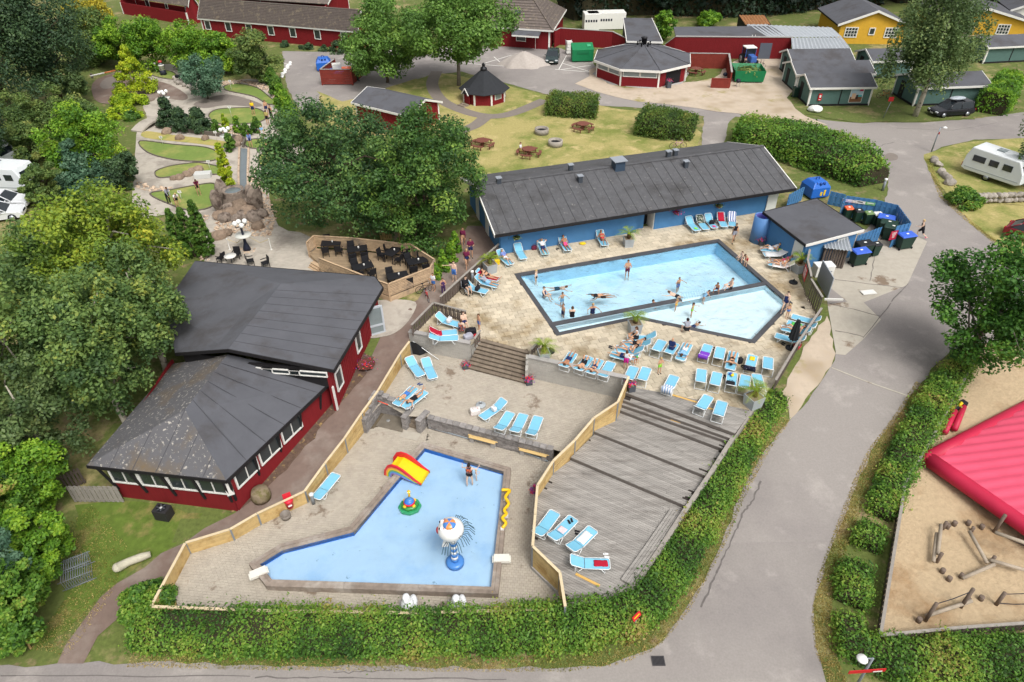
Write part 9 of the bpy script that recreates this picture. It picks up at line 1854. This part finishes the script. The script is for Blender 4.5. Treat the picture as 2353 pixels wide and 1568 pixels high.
for i in range(n+1):
 for j in range(n+1):u_,v_=i/n,j/n;q=g_(u_,v_);rdg=abs(math.sin((q.y-.06*q.x)*math.pi/.62));mb.v.append((q.x,q.y,.62+.75*max(0,math.sin(math.pi*u_)*math.sin(math.pi*v_))**.7+.12*rdg))
mb.f=[(i*(n+1)+j,(i+1)*(n+1)+j,(i+1)*(n+1)+j+1,i*(n+1)+j+1)for i in range(n)for j in range(n)];mb.m=[0]*len(mb.f);mb.sm=[True]*len(mb.f);mb.build('jumping_bed','pillow_pink',t)
for a,b in(((0,0),(1,0)),((0,0),(0,1)),((1,0),(1,1)),((0,1),(1,1))):p,q=g_(*a),g_(*b);MB().tube([p.lerp(q,k/6)+Vc((0,0,.42))for k in range(7)],.42,14).build('border_tube','pillow_red',t)
MB().ball((0,0,.42),.42,14,10).build('corner','pillow_red',t)
for i,(a,b)in enumerate((((1600,880),(1695,680)),((1690,850),(1775,640)))):
 p,q=W('32',*a)+Vc((0,0,.35)),W('32',*b)+Vc((0,0,.35));MB().tube([p,q],.17,12).bw('air_hose','pillow_red',t);f_=thing('blower',('black and yellow air blower of the pillow, nearer the board fence','black and yellow air blower of the pillow, farther from the board fence')[i],'blower',q-Vc((0,0,.3)),.4);MB().box((.12,.18,.25),(.45,.4,.5)).build('motor','bag_black',f_,bevel=.06);MB().tube([(-.15,.1,.4),(-.2,.2,.45)],.17,12).build('intake','toy_yellow',f_)
mat('grey_log',rgb(178,164,146,K),.85,.2,3,bump=.5,ov=.08);mat('log_post',rgb(128,112,100,K),.9,.2,3,bump=.5)
def logs(label,beams,posts,ropes=(),cat='climbing frame',name='balance_beam'):
 a=beams[0][0]if beams else posts[0][0];t=thing(name,label,cat,W('33',*a))
 for(p,q,h0,h1)in beams:MB().tube([W('33',*p,gz(W('33',*p).y)+h0),W('33',*q,gz(W('33',*q).y)+h1)],.09,10).bw('beam','grey_log',t)
 for(p,h)in posts:v=W('33',*p);MB().tube([v,v+Vc((0,0,h))],.085,10).bw('post','log_post',t)
 for(p,q,h0,h1)in ropes:a,b=W('33',*p)+Vc((0,0,h0)),W('33',*q)+Vc((0,0,h1));MB().tube([a,(a+b)/2-Vc((0,0,.08)),b],.02,5).bw('rope','lh_black',t)
 return t
logs('pair of parallel balance beams on short posts in the sand',[((1590,120),(1560,390),.55,.45),((1550,200),(1520,460),.4,.3)],[((1600,165),.6),((1545,470),.75)]);logs('zigzag of balance beams meeting at one stump',[((1850,180),(2015,475),.5,.35),((2080,485),(1785,612),.45,.25),((2040,445),(2351,535),.5,.4)],[((1865,185),.35),((2045,470),.5),((1760,610),.35)])
logs('rope walk with two upright posts and a slanting beam',[((1450,960),(1870,820),.3,.35)],[((1440,1010),1.45),((1765,885),1.5),((1830,830),.3)],[((1440,1000),(1765,880),1.3,1.25)]);logs('post with two ropes running out of the sandpit',[],[((2090,862),1.0)],[((2090,862),(2420,830),.9,.85),((2090,862),(2420,880),.2,.3)],name='rope_post');logs('upright frame post carrying a long beam beside the pillow',[((2085,190),(2480,330),1.35,1.35)],[((2070,195),1.4)],[((2075,195),(2420,370),.2,.2)])
for i,(x,y,lb)in enumerate(((1640,155,'beside the parallel beams'),(1702,130,'second from the parallel beams'),(1828,125,'tallest in the curved row'),(1952,160,'last in the curved row towards the pillow'),(1592,565,'below the parallel beams'),(1652,638,'next to the end of the zigzag beam'),(1375,1015,'at the foot of the rope walk'),(1945,815,'behind the rope walk'))):v=W('33',x,y);o=MB().lathe([(.12,0),(.12,.3),(.1,.32),(.01,.32)],12).build('stepping_stump','log_post');o.location=v;tag(o,'round wooden stepping stump '+lb,'stump','stepping stumps in the sand')
o=MB().box((0,0,.06),(1.0,.5,.06),.15).build('polystyrene_sheet','white_trim');o.location=W('31',920,1125,PZ+.04);tag(o,'white polystyrene sheet lying on the concrete apron','sheet')
p=hit(2378,800);t=thing('white_bench','white slatted bench at the head of the sandpit','bench',p,.1)
for k in range(5):MB().box((0,.1*k-.1 if k<3 else.22,.45 if k<3 else.45+.2*(k-2)),(1.8,.08,.04)).build('slat','white_trim',t)
for s in(-1,1):MB().box((s*.7,.05,.22),(.08,.45,.44)).build('leg','galvanised',t)
# grass tufts along the verges
def tufts(name,line,w,n,hh=.1):
 P=[];L=[Vc(q[:2])for q in line];cum=[(L[i+1]-L[i]).length for i in range(len(L)-1)];S_=sum(cum)
 for _ in range(n):
  s=random.random()*S_;i=0
  while s>cum[i]and i<len(cum)-1:s-=cum[i];i+=1
  d=(L[i+1]-L[i]).normalized();q=L[i]+d*s+Vc((-d.y,d.x))*random.uniform(-w/2,w/2);P.append((q.x,q.y,gz(q.y)+hh*.4))
 P=np.array(P);N_=RNG.normal(size=(n,3))*np.array([1,1,.25]);o=leaf_object(name,P,N_,hh*(.6+.8*RNG.random(n)),.68+.3*np.sin(P[:,0]*.9)*np.cos(P[:,1]*1.1)+.12*RNG.normal(size=n),'grass_blade',asp=.3);return tag(o,kind='stuff')
tufts('verge_grass',HH([(300,1516),(600,1522),(1000,1526),(1300,1526),(1420,1510),(1500,1475),(1565,1400),(1610,1320),(1655,1235),(1700,1130),(1760,1020),(1805,960)]),.7,9000);tufts('verge_grass',HH([(2120,885),(2070,965),(2010,1045),(1980,1110),(1950,1190),(1925,1260),(1900,1330),(1885,1420),(1895,1500),(1930,1580)]),.8,9000);tufts('verge_grass',HH([(170,1190),(250,1290),(200,1380),(110,1500)]),2.0,2500);tufts('verge_grass',HH([(2130,365),(2165,455),(2230,512),(2340,600)]),.5,3000)
bpy.data.scenes.remove(TS)
